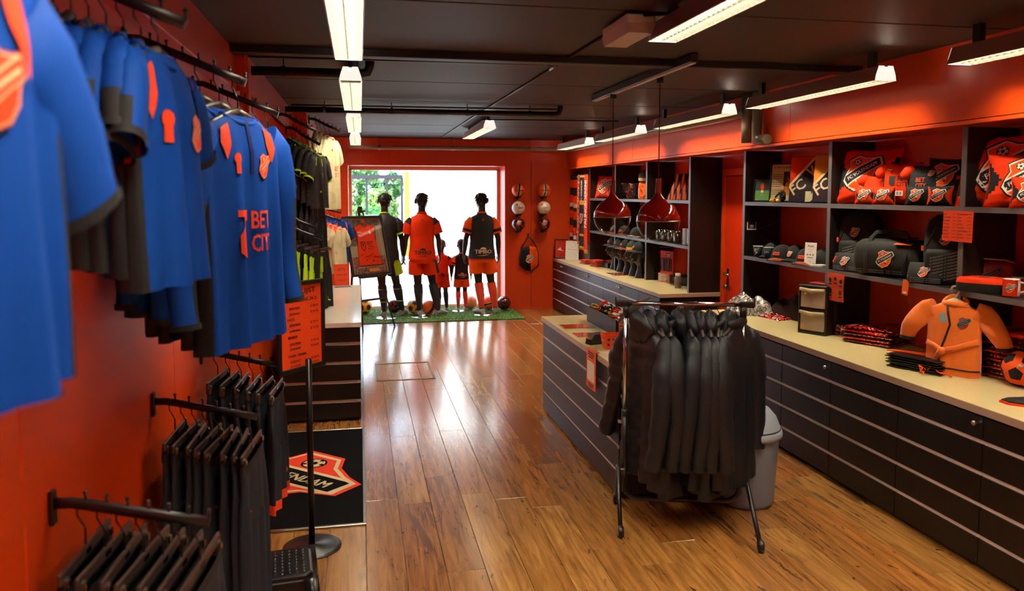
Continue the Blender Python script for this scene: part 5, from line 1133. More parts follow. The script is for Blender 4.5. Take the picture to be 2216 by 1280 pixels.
# top shelf, bay B
p = at(1868, 440, 3.50); cushion('cushion', 'large orange club cushion with black side corners at the end of the top shelf row', (p.x, p.y - .02, Z1), math.radians(-62), .44, .40, .15, CUM, corner, -.22, None, (.28, -.02, .01), seed=1)
def bc(f, th, h):
    d = Decal(f, .02); d.text('BET', .028, h * .60, .034, 1, 0, 0, .065, .03); d.text('CITY', .032, h * .60 - .042, .034, 1, 0, 0, .075, .03)
    d.poly([(-.065, h * .6 + .018), (-.018, h * .6 + .018), (-.02, h * .6 - .04), (-.04, h * .6 - .062), (-.063, h * .6 - .04)], 1, 0); d.disc(-.05, h * .76, .008, 1, 0, 8); d.rect(-.085, h * .82, -.05, h * .85, 0, 0); d.disc(.06, h * .8, .016, 2, 0, 8); d.build('print', [white_m, blk, mk('dark_red_ink', '8A1408', .6)], th)
def jersey_cushion(label, px, py, X, rz, w, mats, mf, text, smf, seed, Z=Z1):
    p = at(px, py, X); th = cushion('jersey_cushion', label, (p.x, p.y, Z), rz, w, w * 1.12, .11, mats, mf, -.16, 'jersey shaped cushions', None, text, seed)
    for s in (-1, 1):
        MB().limb([(s * w * .34, 0, w * 1.0), (s * w * .46, -.01, w * .93), (s * w * .53, -.015, w * .80), (s * w * .545, -.015, w * .70)], [.03, .038, .036, .016], [.028, .034, .032, .014], smf, 12).build('sleeve', mats, th)
    return th
jersey_cushion('small orange jersey shaped cushion half hidden behind the first mini cushion', 1893, 440, 3.46, FC, .18, CUM, lambda u, v: 0, None, 0, 2)
jersey_cushion('orange jersey shaped cushion with black sponsor lettering', 1945, 440, 3.49, math.radians(-58), .25, [orange_f, black_f, orange_b], lambda u, v: 1 if abs(u) > .86 else 0, bc, 0, 3)
def bcr(f, th, h):
    d = Decal(f, .02); d.text('BET', -.02, h * .60, .03, 0, 0, 0, .06, .03); d.text('CITY', -.015, h * .60 - .04, .03, 0, 0, 0, .07, .03); d.build('print', [coral_f], th); crest(lambda u, v, hh: f(u, v, hh), .045, 'crest', th, .045, h * .78, False, maxlen=.02)
jersey_cushion('dark green jersey shaped cushion with orange lettering', 2000, 442, 3.47, math.radians(-58), .23, [green_black, orange_f], lambda u, v: 0, bcr, 1, 4)
p = at(2060, 445, 3.56); cushion('cushion', 'dark and orange club cushion in the corner beside the tall divider', (p.x, p.y, Z1), math.radians(-56), .30, .30, .12, [green_black, orange_f], lambda u, v: 1 if abs(v - .1) < .55 * (abs(u) - .1) else 0, -.2, None, (.17, -.05, .03), seed=5)
for px, X, m, mf, lb in ((1872, 3.385, [orange_f, black_f], corner, 'mini orange crest cushion, the one closer to the flags'), (1912, 3.395, [orange_f, black_f], corner, 'mini orange crest cushion with white price tag beside it'), (1985, 3.385, [green_black, orange_f], lambda u, v: 0, 'mini dark green crest cushion'), (2033, 3.39, [green_black, orange_f], lambda u, v: 1 if abs(u) > .5 + .4 * abs(v) else 0, 'mini dark green crest cushion with orange sides')):
    p = at(px, 445, X); cushion('mini_cushion', lb, (p.x, p.y, Z1), math.radians(-58), .145, .12, .07, m, mf, -.1, 'mini crest cushions', (.088, 0, .0), seed=px)
p = at(1945, 425, 3.37); t = thing('price_tag', 'white price tag hanging before the lettered jersey cushion', 'tag', (p.x, p.y, Z1 + .075), FC); MB().box((0, 0, 0), (.045, .0015, .032)).build('tag', paper_m, t); d = Decal(FRONT(-.001)); d.rect(-.016, -.01, -.002, .01, 0, 0); d.rect(.004, -.01, .016, .01, 0, 0); d.build('print', [mk('grey_print', '8A8A8A', .5)], t)
p = at(1811, 345, 3.40); t = thing('price_tag', 'white swing tag at the corner of the large orange cushion', 'tag', (p.x, p.y, Z1 + .33), FC); MB().box((0, 0, 0), (.03, .0015, .05)).build('tag', paper_m, t)
# top shelf, bay C
p = at(2150, 447, 3.50); cushion('cushion', 'biggest orange crest cushion leaning on the tall divider', (p.x, p.y - .04, Z1), math.radians(-62), .46, .41, .15, CUM, corner, -.18, None, (.34, .06, .0), seed=11)
p = at(2200, 450, 3.42); cushion('cushion', 'middle sized orange crest cushion overlapping the biggest one', (p.x, p.y - .03, Z1), math.radians(-60), .36, .29, .13, CUM, corner, -.18, None, (.235, .03, .0), seed=12)
p = at(2222, 452, 3.385); cushion('cushion', 'small orange crest cushion cut off by the picture edge', (p.x, p.y - .03, Z1), math.radians(-58), .2, .16, .08, [orange_f, black_f], corner, -.12, None, (.13, .0, .0), seed=13)
# top shelf, bay A
def photo_frame(name, label, loc, rz, w, h, lean, draw, mats, frame_m=blackpl, cat='picture frame', bw=.012):
    t = thing(name, label, cat, loc, rz, None, lean); f = MB()
    for x, z, a, b in ((-w / 2 + bw / 2, h / 2, bw, h), (w / 2 - bw / 2, h / 2, bw, h), (0, bw / 2, w - 2 * bw, bw), (0, h - bw / 2, w - 2 * bw, bw)): f.box((x, 0, z), (a, .016, b), bev=.002)
    f.build('frame', frame_m, t); MB().box((0, .004, h / 2), (w - bw, .006, h - bw)).build('backing', paper_m, t)
    MB().box((0, .05, h * .35), (.04, .004, h * .7), rx=-.0).build('stand', blackpl, t) if lean == 0 else None
    d = Decal(FRONT(.0005)); draw(d, w, h); d.build('print', mats, t); return t
skin_p = mk('printed_skin', 'C98F62', .6)
def player(d, x, z, s, sh, so, sk, hair):     # a plain printed figure in football kit
    d.poly([(x - .10 * s, z + .62 * s), (x + .10 * s, z + .62 * s), (x + .13 * s, z + .35 * s), (x + .09 * s, z + .34 * s), (x + .08 * s, z + .2 * s), (x - .08 * s, z + .2 * s), (x - .09 * s, z + .34 * s), (x - .13 * s, z + .35 * s)], sh, 3)
    d.poly([(x - .08 * s, z + .2 * s), (x + .08 * s, z + .2 * s), (x + .09 * s, z + .04 * s), (x + .01 * s, z + .04 * s), (x, z + .1 * s), (x - .01 * s, z + .04 * s), (x - .09 * s, z + .04 * s)], so, 3)
    d.disc(x, z + .70 * s, .055 * s, sk, 3, 10); d.disc(x, z + .735 * s, .045 * s, hair, 4, 8)
    for q in (-.05, .05): d.rect(x + (q - .018) * s, z - .2 * s, x + (q + .018) * s, z + .04 * s, sk, 2)
pm_ = [mk('printed_grass', '5A9A4A', .5), mk('printed_dark_stand', '2E3A34', .5), orange_f, white_m, skin_p, blk, mk('printed_paper', 'D8C690', .6), mk('printed_brown', '4A3A2C', .6), mk('yellow_orange_print', 'E8961C', .6)]
p = at(1648, 437, 3.47)
def dr(d, w, h): d.rect(-w * .44, h * .05, w * .44, h * .5, 0, 0); d.rect(-w * .44, h * .5, w * .44, h * .95, 1, 0); player(d, .0, h * .38, h * .62, 2, 3, 4, 5); d.disc(-w * .3, h * .08, .008, 8, 1)
photo_frame('photo_frame', 'small dark frame with a photo of a footballer in an orange shirt', (p.x, p.y, Z1), math.radians(-48), .15, .20, -.12, dr, pm_)
p = at(1686, 438, 3.45)
def dr(d, w, h):
    d.rect(-w * .46, h * .04, w * .46, h * .96, 6, 0); d.text("'Uit Leiden'", 0, h * .90, .02, 5, 1, 0, w * .8); d.rect(-w * .05, h * .18, w * .42, h * .78, 7, 1)
    d.poly([(w * .0, h * .18), (w * .40, h * .18), (w * .38, h * .48), (w * .28, h * .54), (w * .12, h * .54), (w * .03, h * .48)], 8, 2); d.disc(w * .20, h * .63, .035, 4, 3, 12); d.disc(w * .20, h * .665, .030, 7, 4, 10); d.text('DIJK', w * .2, h * .34, .022, 5, 3)
    for k in range(12): d.rect(-w * .42, h * (.15 + .05 * k), -w * .1, h * (.162 + .05 * k), 7 if k % 4 else 6, 1)
photo_frame('framed_article', 'large framed yellowed newspaper page with a player portrait', (p.x + .05, p.y + .02, Z1), math.radians(-55), .26, .33, -.12, dr, pm_)
p = at(1690, 438, 3.385); t = thing('player_figurine', 'small sitting toy footballer with yellow shoes on the shelf edge', 'figurine', (p.x, p.y, Z1), math.radians(-75))
MB().limb([(0, .02, .02), (0, .015, .06), (0, .01, .085)], [.026, .028, .016], [.02, .022, .014], 0, 12).build('body', black_f, t); MB().ball((0, .005, .108), .021).build('head', skin_p, t); MB().ball((0, .012, .116), .020).build('hair', mk('blond_print', 'B8863A', .7), t)
for s in (-1, 1):
    MB().limb([(s * .014, .01, .018), (s * .022, -.03, .022), (s * .03, -.055, .016)], [.014, .012, .011], None, 0, 8, (0, 0, 1)).build('leg', black_f, t); MB().limb([(s * .03, -.05, .012), (s * .034, -.075, .016), (s * .036, -.082, .022)], [.014, .016, .012], None, 0, 8, (1, 0, 0)).build('shoe', mk('yellow_shoe', 'F0B010', .4), t)
    MB().limb([(s * .022, .012, .08), (s * .04, -.005, .055), (s * .03, -.03, .042)], [.010, .009, .008], None, 0, 8).build('arm', black_f, t)
def flag_pack(label, px, X, rz, topc):
    p = at(px, 438, X); t = thing('flag_pack', label, 'flag', (p.x, p.y, Z1), rz, 'folded flags in clear sleeves', -.1); w, h = .24, .37
    MB().box((0, 0, h / 2), (w, .022, h), bev=.008).build('flag', mk('dark_navy_print', '1E1C26', .5), t)
    d = Decal(FRONT(-.0112)); d.poly([(-w * .48, h * .38), (w * .40, h * .985), (-w * .48, h * .985)], topc, 0); d.poly([(-w * .48, h * .33), (w * .48, h * .985), (w * .36, h * .985), (-w * .48, h * .40)], 0, 1)
    d.poly([(w * .1, h * .015), (w * .48, h * .30), (w * .48, h * .15), (w * .3, h * .015)], 0, 1)
    d.text('FC', -w * .18, h * .34, .085, 0, 2, .62, .13, .03); d.text('V', w * .28, h * .66, .085, 0, 2, .62, .06, .03); d.rect(w * .12, h * .04, w * .32, h * .24, 3, 3); d.build('print', [mk('cream_print', 'E8C79A', .6), orange_f, mk('yellow_orange_print', 'E8961C', .6), mk('pale_green_label', 'C8C890', .6)], t)
    MB().box((0, 0, h / 2 + .006), (w + .014, .028, h + .012), bev=.006).build('sleeve', mk_glass('clear_film', (.99, .99, .99), .05, .08), t)
flag_pack('folded orange and navy flag in clear sleeve, closer to the newspaper frame', 1736, 3.45, math.radians(-62), 1); flag_pack('folded yellow orange and navy flag in clear sleeve, against the divider', 1789, 3.45, math.radians(-64), 2)
# bay A, middle shelf
for px, lb in ((1640, 'paper cup with gold swirl, the outer of two teal cups'), (1663, 'teal paper cup with white word, beside the black caps')):
    p = at(px, 558, 3.40); t = thing('paper_cup', lb, 'cup', (p.x, p.y, Z2), math.radians(-60), 'teal paper cups')
    MB().lathe([(.001, .001), (.030, .001), (.041, .092), (.040, .092), (.029, .006), (.001, .005)], n=24).build('cup', mk('teal_paper', '12323E', .5), t); MB().limb([(.041 * math.cos(a), .041 * math.sin(a), .092) for a in [2 * PI * k / 24 for k in range(25)]], .0022, None, 0, 6, (0, 0, 1), False, False).build('rim', paper_m, t)
    d = Decal(lambda u, v, h: Vector(((.0305 + .11 * v + h) * math.sin(u / .036), -(.0305 + .11 * v + h) * math.cos(u / .036), v + .001)), .02)
    if px < 1650: d.poly([(-.012, .07), (.014, .075), (.012, .06), (-.004, .05), (.018, .04), (.0, .02), (-.014, .024), (.004, .034), (-.014, .05)], 0, 0)
    else: d.text('volen', 0, .055, .012, 1, 0)
    d.build('print', [mk('gold_print', 'C8B070', .5), white_m], t)
def cap(label, loc, rz, cm, bm, logo='text', group=None, tilt=0., s=1., parent=None, name='cap'):
    t = parent or thing(name, label, 'cap', loc, rz, group, tilt)
    def pt(a, e): return Vector((.088 * math.cos(e) ** .9 * math.cos(a) * s, .105 * math.cos(e) ** .9 * math.sin(a) * s, .115 * math.sin(e) * s))
    off = Vector((0, 0, 0)) if not parent else Vector(loc)
    b = MB(); b.rings([[off + pt(2 * PI * j / 28, PI / 2 * i / 9) + Vector((0, 0, .001)) for j in range(28)] for i in range(10)]); b.build('crown', cm, t)
    MB().lathe([(.010, .112 * s), (.008, .118 * s), (.001, .120 * s)], n=10, M=Matrix.Translation(off)).build('button', cm, t)
    def br(a, c): q = (a - .5) * 2; return off + Vector((.088 * q * s * (1 + .0 * c), (-.105 * math.sqrt(max(0, 1 - q * q * .98)) - .075 * c * math.sqrt(max(.0, 1 - q * q)) ** .6) * s, (.012 - .018 * q * q - .012 * c) * s))
    mb = MB(); mb.grid(br, 16, 6); mb.grid(lambda a, c: br(1 - a, c) - Vector((0, 0, .004)), 16, 6); mb.build('brim', bm, t)
    f = lambda u, v, h: off + Vector((math.sin(u / .098) * (.09 * math.cos(v / .112) ** .9 + h + .002) * s, -math.cos(u / .098) * (.105 * math.cos(v / .112) ** .9 + h + .003) * s, .115 * math.sin(v / .112) * s))
    if logo == 'text': d = Decal(f, .015); d.rect(-.034, .035, .034, .062, 1, 0); d.text('VOLENDAM', 0, .048, .014, 0, 1, 0, .058, .03); d.build('logo', [blk, coral_f], t)
    elif logo == 'crest': crest(lambda u, v, h: f(u, v, h), .05, 'crest', t, 0, .05, False, maxlen=.015)
    return t
leafp = mk_pattern('orange_black_leaf_print', [(0, '15100C'), (.46, 'D8541C'), (.52, '15100C'), (.58, 'B8481C'), (.63, '120E0A')], scale=26, rough=.7, coat=0, dist=3)
cap_m = mk('black_green_cap_cloth', '11120C', .8, var=.25, ns=20, bump=.2, bs=180)
for px, py, X, bm, lg, lb, tl in ((1672, 563, 3.50, cap_m, 'crest', 'black cap with crest behind the patterned brim cap', 0), (1693, 566, 3.42, leafp, 'text', 'black cap with orange patterned brim next to the cups', 0), (1722, 568, 3.50, cap_m, 'crest', 'black cap with crest behind the second patterned brim cap', 0), (1748, 574, 3.43, leafp, 'text', 'black cap with orange patterned brim beside the leaflet', 0), (1785, 575, 3.52, cap_m, 'none', 'plain black cap behind the leaflet', 0)):
    p = at(px, py, X); cap(lb, (p.x, p.y, Z2 + .012), math.radians(-62), cap_m, bm, lg, 'caps on the middle shelf')
p = at(1753, 578, 3.375); t = thing('leaflet_stand', 'white leaflet standing with a pile of cards before it', 'leaflet', (p.x, p.y, Z2), math.radians(-68)); MB().box((0, .0, .088), (.10, .003, .175), rx=-.06).build('sheet', paper_m, t)
d = Decal(plane_fn((0, -.002, .088), (1, 0, 0), (0, .06, 1), (0, -1, 0))); d.text('Actie', 0, .062, .018, 0, 0); d.text('spaar mee', 0, .035, .007, 0, 0); d.text('en win', 0, .022, .006, 0, 0)
for x in (-.025, 0, .025): d.disc(x, -.005, .008, 1, 0, 10)
d.rect(-.025, -.03, .025, -.025, 0, 0); d.text('volg ons op', 0, -.045, .005, 1, 0); d.text('de website', 0, -.058, .005, 1, 0); d.build('print', [mk('blue_grey_ink', '4A5064', .6), mk('grey_print', '8A8A8A', .5)], t)
t2 = tag(MB().box((0, 0, .007), (.10, .07, .014)).build('card_pile', paper_m, None, (p.x + .02, p.y - .075, Z2), (0, 0, math.radians(-60))), 'low pile of white cards beside the leaflet', 'cards')
p = at(1622, 490, 3.36); t = thing('speaker_bracket', 'small white bracket with round grey sensor on the shelf side', 'sensor', (p.x + .02, 6.268, p.z), 0)
MB().box((.03, -.010, -.03), (.085, .02, .012), bev=.002).box((-.01, -.006, .0), (.004, .012, .07)).box((.07, -.006, .0), (.004, .012, .07)).build('bracket', whitemet, t); MB().lathe([(.019, 0), (.018, .012), (.012, .018), (.001, .02)], n=16, M=Matrix.Translation((.03, -.004, -.008)) @ Matrix.Rotation(PI / 2, 4, 'X')).build('sensor', mk('grey_sensor', '6E625C', .4), t); MB().tube([(.075, -.006, -.03), (.14, -.006, -.02), (.20, -.006, .01), (.28, -.006, .04)], .002, n=5).build('cable', mk('grey_cable', '5A524C', .5), t)
# bay A, counter top
foil = mk_pattern('crumpled_clear_plastic', [(0, '8A7E70'), (.4, 'B8AC9C'), (.5, '3A342C'), (.62, 'E8E2D6'), (.7, '5A5046')], scale=9, rough=.12, coat=.8, dist=2.5, const=False, bump=.6)
def heap(name, label, loc, rz, w, dpt, h, m, seed, cat='bag'):
    def fn(a, b):
        u, v = a * 2 - 1, b * 2 - 1; k = max(0, (1 - u * u) * (1 - v * v)) ** .4
        q = noise.noise(Vector((u * 2 + seed, v * 2, 0))) * .35 + noise.noise(Vector((u * 6 + seed, v * 6, 1))) * .16
        return (u * w / 2 * (1 + .1 * q), v * dpt / 2 * (1 + .1 * q), max(0, h * k * (.8 + q)))
    o = MB().grid(fn, 30, 24, sm=True).build(name, m, None, loc, (0, 0, rz)); return tag(o, label, cat)
p = AZ(1642, 660, ZT); heap('plastic_bag', 'crumpled clear plastic bag of goods at the end of the counter', (3.30, 6.08, ZT), -.3, .36, .36, .19, foil, 1)
dkf = mk('dark_red_brown_fabric', '2A1009', .8, var=.4, ns=10, bump=.3, bs=80); p = AZ(1690, 650, ZT); heap('dark_bag', 'dark brown cloth heap behind the crumpled plastic bag', (3.56, 5.78, ZT), .2, .24, .46, .19, dkf, 4)
packp = mk_pattern('red_black_white_pack', [(0, '14100E'), (.42, 'B81E14'), (.5, 'D8331E'), (.56, 'E0D8C8'), (.6, '141210'), (.7, '3E5A50')], scale=7, rough=.15, coat=.9, dist=3.5)
p = AZ(1672, 688, ZT); heap('flat_pack', 'flat plastic pack of red and black goods before the plastic bag', (p.x + .03, p.y, ZT), .2, .20, .30, .035, packp, 7, 'pack')
p = AZ(1716, 682, ZT); t = thing('tin', 'dark teal and silver tin behind the drawer tower', 'tin', (p.x + .08, p.y + .05, ZT)); MB().lathe([(.001, .001), (.045, .001), (.045, .07), (.001, .07)], n=24).build('body', mk('dull_silver', '6A5E50', .35, metal=.7), t); MB().lathe([(.043, .07), (.045, .075), (.045, .14), (.04, .148), (.001, .148)], n=24).build('lid', mk('dark_teal_plastic', '0E2A30', .4), t)
p = AZ(1750, 722, ZT); RT = math.radians(-62); t = thing('drawer_tower', 'small two drawer plastic storage tower with clear fronts', 'drawer tower', (p.x + .11, p.y + .02, ZT), RT)
w, dp, h = .21, .26, .365
f = MB()
for s in (-1, 1): f.box((s * w / 2, 0, h / 2), (.012, dp, h), bev=.003)
f.box((0, 0, .01), (w, dp, .02), bev=.004).box((0, 0, h - .012), (w + .012, dp + .01, .024), bev=.006).box((0, 0, h / 2 - .002), (w, dp, .014)).box((0, dp / 2, h / 2), (w, .008, h)); f.build('frame', mk('brown_black_plastic', '1C1714', .3), t)
fp = mk('cloudy_clear_plastic', 'A89680', .25, var=.25, ns=9, coat=.3)
for z in (.022, .192):
    dr_ = MB().box((0, -dp / 2 + .09, z + .072), (w - .02, .18, .138), bev=.006).build('drawer', fp, t)
    MB().limb([(-w * .46, -dp / 2 - .006, z + .140), (-w * .2, -dp / 2 - .012, z + .136), (0, -dp / 2 - .014, z + .128), (w * .2, -dp / 2 - .012, z + .136), (w * .46, -dp / 2 - .006, z + .140)], [.012, .014, .018, .014, .012], .008, 0, 6, (0, 1, 0), p=.6).build('handle', mk('beige_handle_plastic', 'C2AC86', .4), dr_)
d = Decal(FRONT(-dp / 2 - .002)); d.rect(-.085, .04, -.06, .075, 0, 0); d.disc(-.055, .30, .010, 1, 0, 8); d.build('sticker', [mk('orange_sticker', 'D89A4A', .6), white_m], t)
MB().box((.0, 0, h + .006), (.12, .14, .012), bev=.003).build('top_papers', mk('dark_red_ink', '8A1408', .6), t)
p = at(1809, 622, 3.335); t = thing('bagged_sheet', 'orange printed sheet with black figures in a shiny clear bag', 'poster', (3.333, p.y, p.z), math.radians(-86)); MB().grid(lambda a, b: ((a - .5) * .175, .004 * math.sin(a * 9 + b * 4), (b - .5) * .20), 12, 12).build('sheet', mk('orange_sheet', 'E0480E', .35), t)
d = Decal(plane_fn((0, -.006, 0), (1, 0, 0), (0, 0, 1), (0, -1, 0)))
for x, z, r_ in ((-.055, .05, .016), (0, .06, .014), (.06, .045, .016), (-.05, -.03, .02), (.055, -.035, .018)): d.disc(x, z, r_, 0, 0, 9); d.rect(x - .016, z - .036, x + .016, z - .026, 0, 0)
d.build('print', [blk], t); MB().grid(lambda a, b: ((a - .5) * .19, -.009 + .004 * noise.noise(Vector((a * 5, b * 5, 2))), (b - .5) * .215), 14, 14).build('bag', mk_glass('shiny_film', (.98, .98, .98), .14, .1), t)
# bay B, middle shelf: bags
repeat = mk_pattern('grey_repeat_lettering', [(0, '17160F'), (.5, '8E8A7A'), (.62, '17160F')], 'wave', 22, .7, 0, (1, 1, 2.2), dist=5)
def softbox(w, d, h, pw=.35, top=1., n=28):
    return [[(w / 2 * k * sgnp(math.cos(2 * PI * j / n), pw), d / 2 * k * sgnp(math.sin(2 * PI * j / n), pw), z) for j in range(n)] for z, k in ((.0, .90), (.01, .97), (h * .2, 1.0), (h * .55, 1.0 * top + (1 - top) * .5), (h * .8, .96 * top), (h * .93, .84 * top), (h * .99, .6 * top), (h, .1))]
def rep_text(t, fn, w, h, rows):
    d = Decal(fn); st = h / rows
    for k in range(rows):
        d.text('FC VOLENDAM  FC VOLENDAM', 0, (k + .5) * st - h / 2, st * .55, 0, 0, .30 if rows > 3 else 0., w * (.9 if rows <= 3 else .86), .02)
    d.build('lettering', [mk('grey_print', '8A8A8A', .5)], t)
def backpack(label, px, py, X, rz):
    p = at(px, py, X); t = thing('backpack', label, 'backpack', (p.x, p.y, Z2), rz, 'black backpacks'); w, d, h = .29, .17, .43
    MB().rings([[(w / 2 * k * sgnp(math.cos(2 * PI * j / 28), .5), d / 2 * k2 * sgnp(math.sin(2 * PI * j / 28), .5), z) for j in range(28)] for z, k, k2 in ((0, .9, .9), (.02, .98, 1), (.2, 1, 1), (.32, .97, .92), (.385, .84, .75), (.42, .55, .5), (.432, .1, .1))]).build('body', bag_f, t)
    pk = MB().rings([[(.118 * k * sgnp(math.cos(2 * PI * j / 24), .4), -d / 2 + .01 - .035 * k * max(0, -sgnp(math.sin(2 * PI * j / 24), .5)), z) for j in range(24)] for z, k in ((.01, .9), (.03, 1), (.18, 1), (.21, .92), (.215, .3))], cap0=True, cap1=True).build('front_pocket', bag_f, t)
    rep_text(pk, FRONT(-d / 2 - .026, .105), .19, .17, 9)
    crest(FRONT(-d / 2 - .006, .275), .07, 'crest', t)
    MB().limb([(-.03, 0, .425), (-.02, 0, .455), (.02, 0, .455), (.03, 0, .425)], .006, .012, 0, 6).build('grab_handle', bag_f, t)
    MB().tube([(-.12, -d / 2 + .012, .22), (-.06, -d / 2 - .004, .345), (.06, -d / 2 - .004, .345), (.12, -d / 2 + .012, .22)], .003, n=5).build('zip', blk, t); MB().box((-.135, -d / 2 + .005, .215), (.014, .006, .035), bev=.002).build('zip_pull', coral_f, t)
backpack('black backpack with repeated lettering pocket beside the shelf divider on the cap side', 1862, 580, 3.53, math.radians(-64)); backpack('black backpack standing behind the orange price list', 2055, 620, 3.53, math.radians(-60))
def wash_bag(label, px, py, X, rz, tail=False):
    p = at(px, py, X); t = thing('wash_bag', label, 'bag', (p.x, p.y, Z2), rz, 'black wash bags'); w, d, h = .23, .11, .125
    MB().rings([[(w / 2 * k * sgnp(math.cos(2 * PI * j / 24), .4), d / 2 * k2 * sgnp(math.sin(2 * PI * j / 24), .6), z) for j in range(24)] for z, k, k2 in ((0, .95, .9), (.015, 1, 1), (.06, 1, .85), (.105, .97, .4), (.123, .95, .12), (.126, .9, .02))], cap0=True).build('body', bag_f, t)
    rep_text(t, plane_fn((0, -d / 2 - .002, .022), (1, 0, 0), (0, .12, 1), (0, -1, 0)), .19, .034, 3)
    crest(plane_fn((-.01, -d / 2 + .006, .072), (1, 0, 0), (0, .5, 1), (0, -1, .3)), .062, 'crest', t)
    if tail: MB().box((-w / 2 + .03, -d / 2 + .004, .08), (.012, .005, .05), bev=.002, ry=.5).build('zip_pull', coral_f, t)
wash_bag('black wash bag with crest and coral zip pull at the shelf edge', 1838, 588, 3.42, math.radians(-66), True); wash_bag('black wash bag with crest before the second backpack', 2008, 615, 3.42, math.radians(-58))
p = at(1935, 600, 3.49); t = thing('duffel_bag', 'big black sports bag with orange crest in the middle of the shelf', 'bag', (p.x, p.y, Z2), math.radians(-66)); w, d, h = .47, .24, .26
MB().rings([[(x * 1., d / 2 * k * sgnp(math.sin(2 * PI * j / 28), .7) , h / 2 * (1 - .1 * abs(x) / w) + h / 2 * k * sgnp(math.cos(2 * PI * j / 28), .7) * (1 - .12 * (abs(x) / w) ** 2) - h * .02) if True else 0 for j in range(28)] for x, k in ((-w / 2, .3), (-w / 2 + .006, .85), (-w / 2 + .03, .97), (-.1, 1.0), (0, 1.0), (.1, 1.0), (w / 2 - .03, .97), (w / 2 - .006, .85), (w / 2, .3))], cap0=True, cap1=True).build('body', bag_f, t)
fd = plane_fn((0, -d / 2 - .004, .12), (1, 0, 0), (0, .0, 1), (0, -1, 0)); crest(fd, .115, 'crest', t, .0, .0)
for s in (-1, 1):
    MB().limb([(s * .13, -d / 2 - .002, .02), (s * .13, -d / 2 - .006, .14), (s * .125, -.07, .255), (s * .10, -.05, .29), (0, -.04, .30)], .016, .004, 0, 6, (0, 1, 0)).build('strap', bag_f, t)
MB().box((.02, -.04, .263), (.30, .012, .006)).build('zip', blk, t); rep_text(t, plane_fn((0, -d / 2 + .001, .035), (1, 0, 0), (0, -.25, 1), (0, -1, 0)), .42, .03, 2)
p = at(1955, 532, 3.44); tag(MB().box((0, 0, 0), (.11, .04, .0015)).build('swing_tag', mk('bright_orange_card', 'FF6A14', .5), None, (p.x, p.y, p.z + .01), (.25, .0, math.radians(-62))), 'bright orange swing tag lying on the big sports bag', 'tag')
p = at(1957, 622, 3.325); t = thing('swing_tag', 'bright orange swing tag hanging below the shelf on a thread', 'tag', (3.332, p.y, p.z), math.radians(-80)); MB().box((0, 0, 0), (.045, .0015, .095), ry=.12).build('card', mk('bright_orange_card', 'FF6A14', .5), t); MB().tube([(-.0, 0, .045), (.01, .0, .075), (.02, .02, .10)], .001, n=4).build('thread', white_m, t); d = Decal(FRONT(-.001)); d.rect(-.016, -.04, .01, -.028, 0, 0); d.build('print', [paper_m], t)
p = at(2073, 490, 3.335); t = thing('price_list', 'orange laminated price list hanging from the upper shelf', 'price list', (3.333, p.y, p.z), math.radians(-86)); w, h = .205, .175
MB().box((0, 0, 0), (w, .003, h), ry=.02).build('sheet', mk('orange_price_sheet', 'F0480E', .5), t)
d = Decal(FRONT(-.002)); L1 = ('SJAALS', 'VLAGGEN', 'KUSSENS', 'PETTEN', 'MUTSEN', 'BEKERS', 'BALLEN', 'TASSEN'); L2 = ('RUGZAKKEN', 'MOK', 'PIN', 'ETUI', 'SOKKEN', 'SLEUTELHANGER', 'BIDON', 'BADJAS')
for k in range(8): z = .068 - k * .019; d.text(L1[k], -.098, z, .008, 0, 0, 0, None, .02, 'l'); d.text('€ 9,95', -.012, z, .008, 0, 0, 0, None, .02, 'r'); d.text(L2[k], .006, z, .008, 0, 0, 0, min(.06, .0065 * len(L2[k])), .02, 'l'); d.text('€ 14,95', .094, z, .008, 0, 0, 0, None, .02, 'r')
d.rect(-.0008, -.08, .0008, .08, 0, 0); d.build('lettering', [blk], t)
# bay C, middle shelf
p = at(2128, 638, 3.44); t = thing('lunch_bag', 'flat orange and black zipped lunch bag lying on the shelf', 'bag', (p.x, p.y, Z2), math.radians(-62)); b = MB(); n = 28
b.rings([[(.125 * k * sgnp(math.cos(2 * PI * j / n), .45), .10 * k * sgnp(math.sin(2 * PI * j / n), .45), z) for j in range(n)] for z, k in ((0, .96), (.008, 1), (.042, 1), (.044, 1), (.052, 1.0), (.072, .97), (.082, .85), (.084, .2))], mf=lambda i, j: 0 if i < 2 else (2 if i < 4 else 1)); b.build('body', [bag_f, orange_f, blk], t)
d = Decal(plane_fn((0, -.01, .0855), (1, 0, 0), (0, 1, 0), (0, 0, 1))); d.text('FC VOLENDAM', 0, 0, .02, 0, 0, 0, .13); d.build('lettering', [white_m], t)
p = at(2152, 612, 3.55); t = thing('toilet_case', 'red case with crest and grey handle behind the lunch bag', 'case', (p.x, p.y, Z2), math.radians(-62)); MB().rings(softbox(.23, .10, .17, .3, .97)).build('body', [mk('dark_red_case', '8A120C', .5)], t); crest(FRONT(-.053, .09), .10, 'crest', t, mats=[mk('dull_teal_print', '4A6A62', .6), blk, red_l]); MB().tube([(-.12, -.03, .0), (-.122, -.04, .10), (-.10, -.045, .165), (-.06, -.045, .18), (.06, -.045, .18), (.11, -.045, .165)], .0055, n=8).build('handle', mk('grey_tube', '9A948C', .4), t)
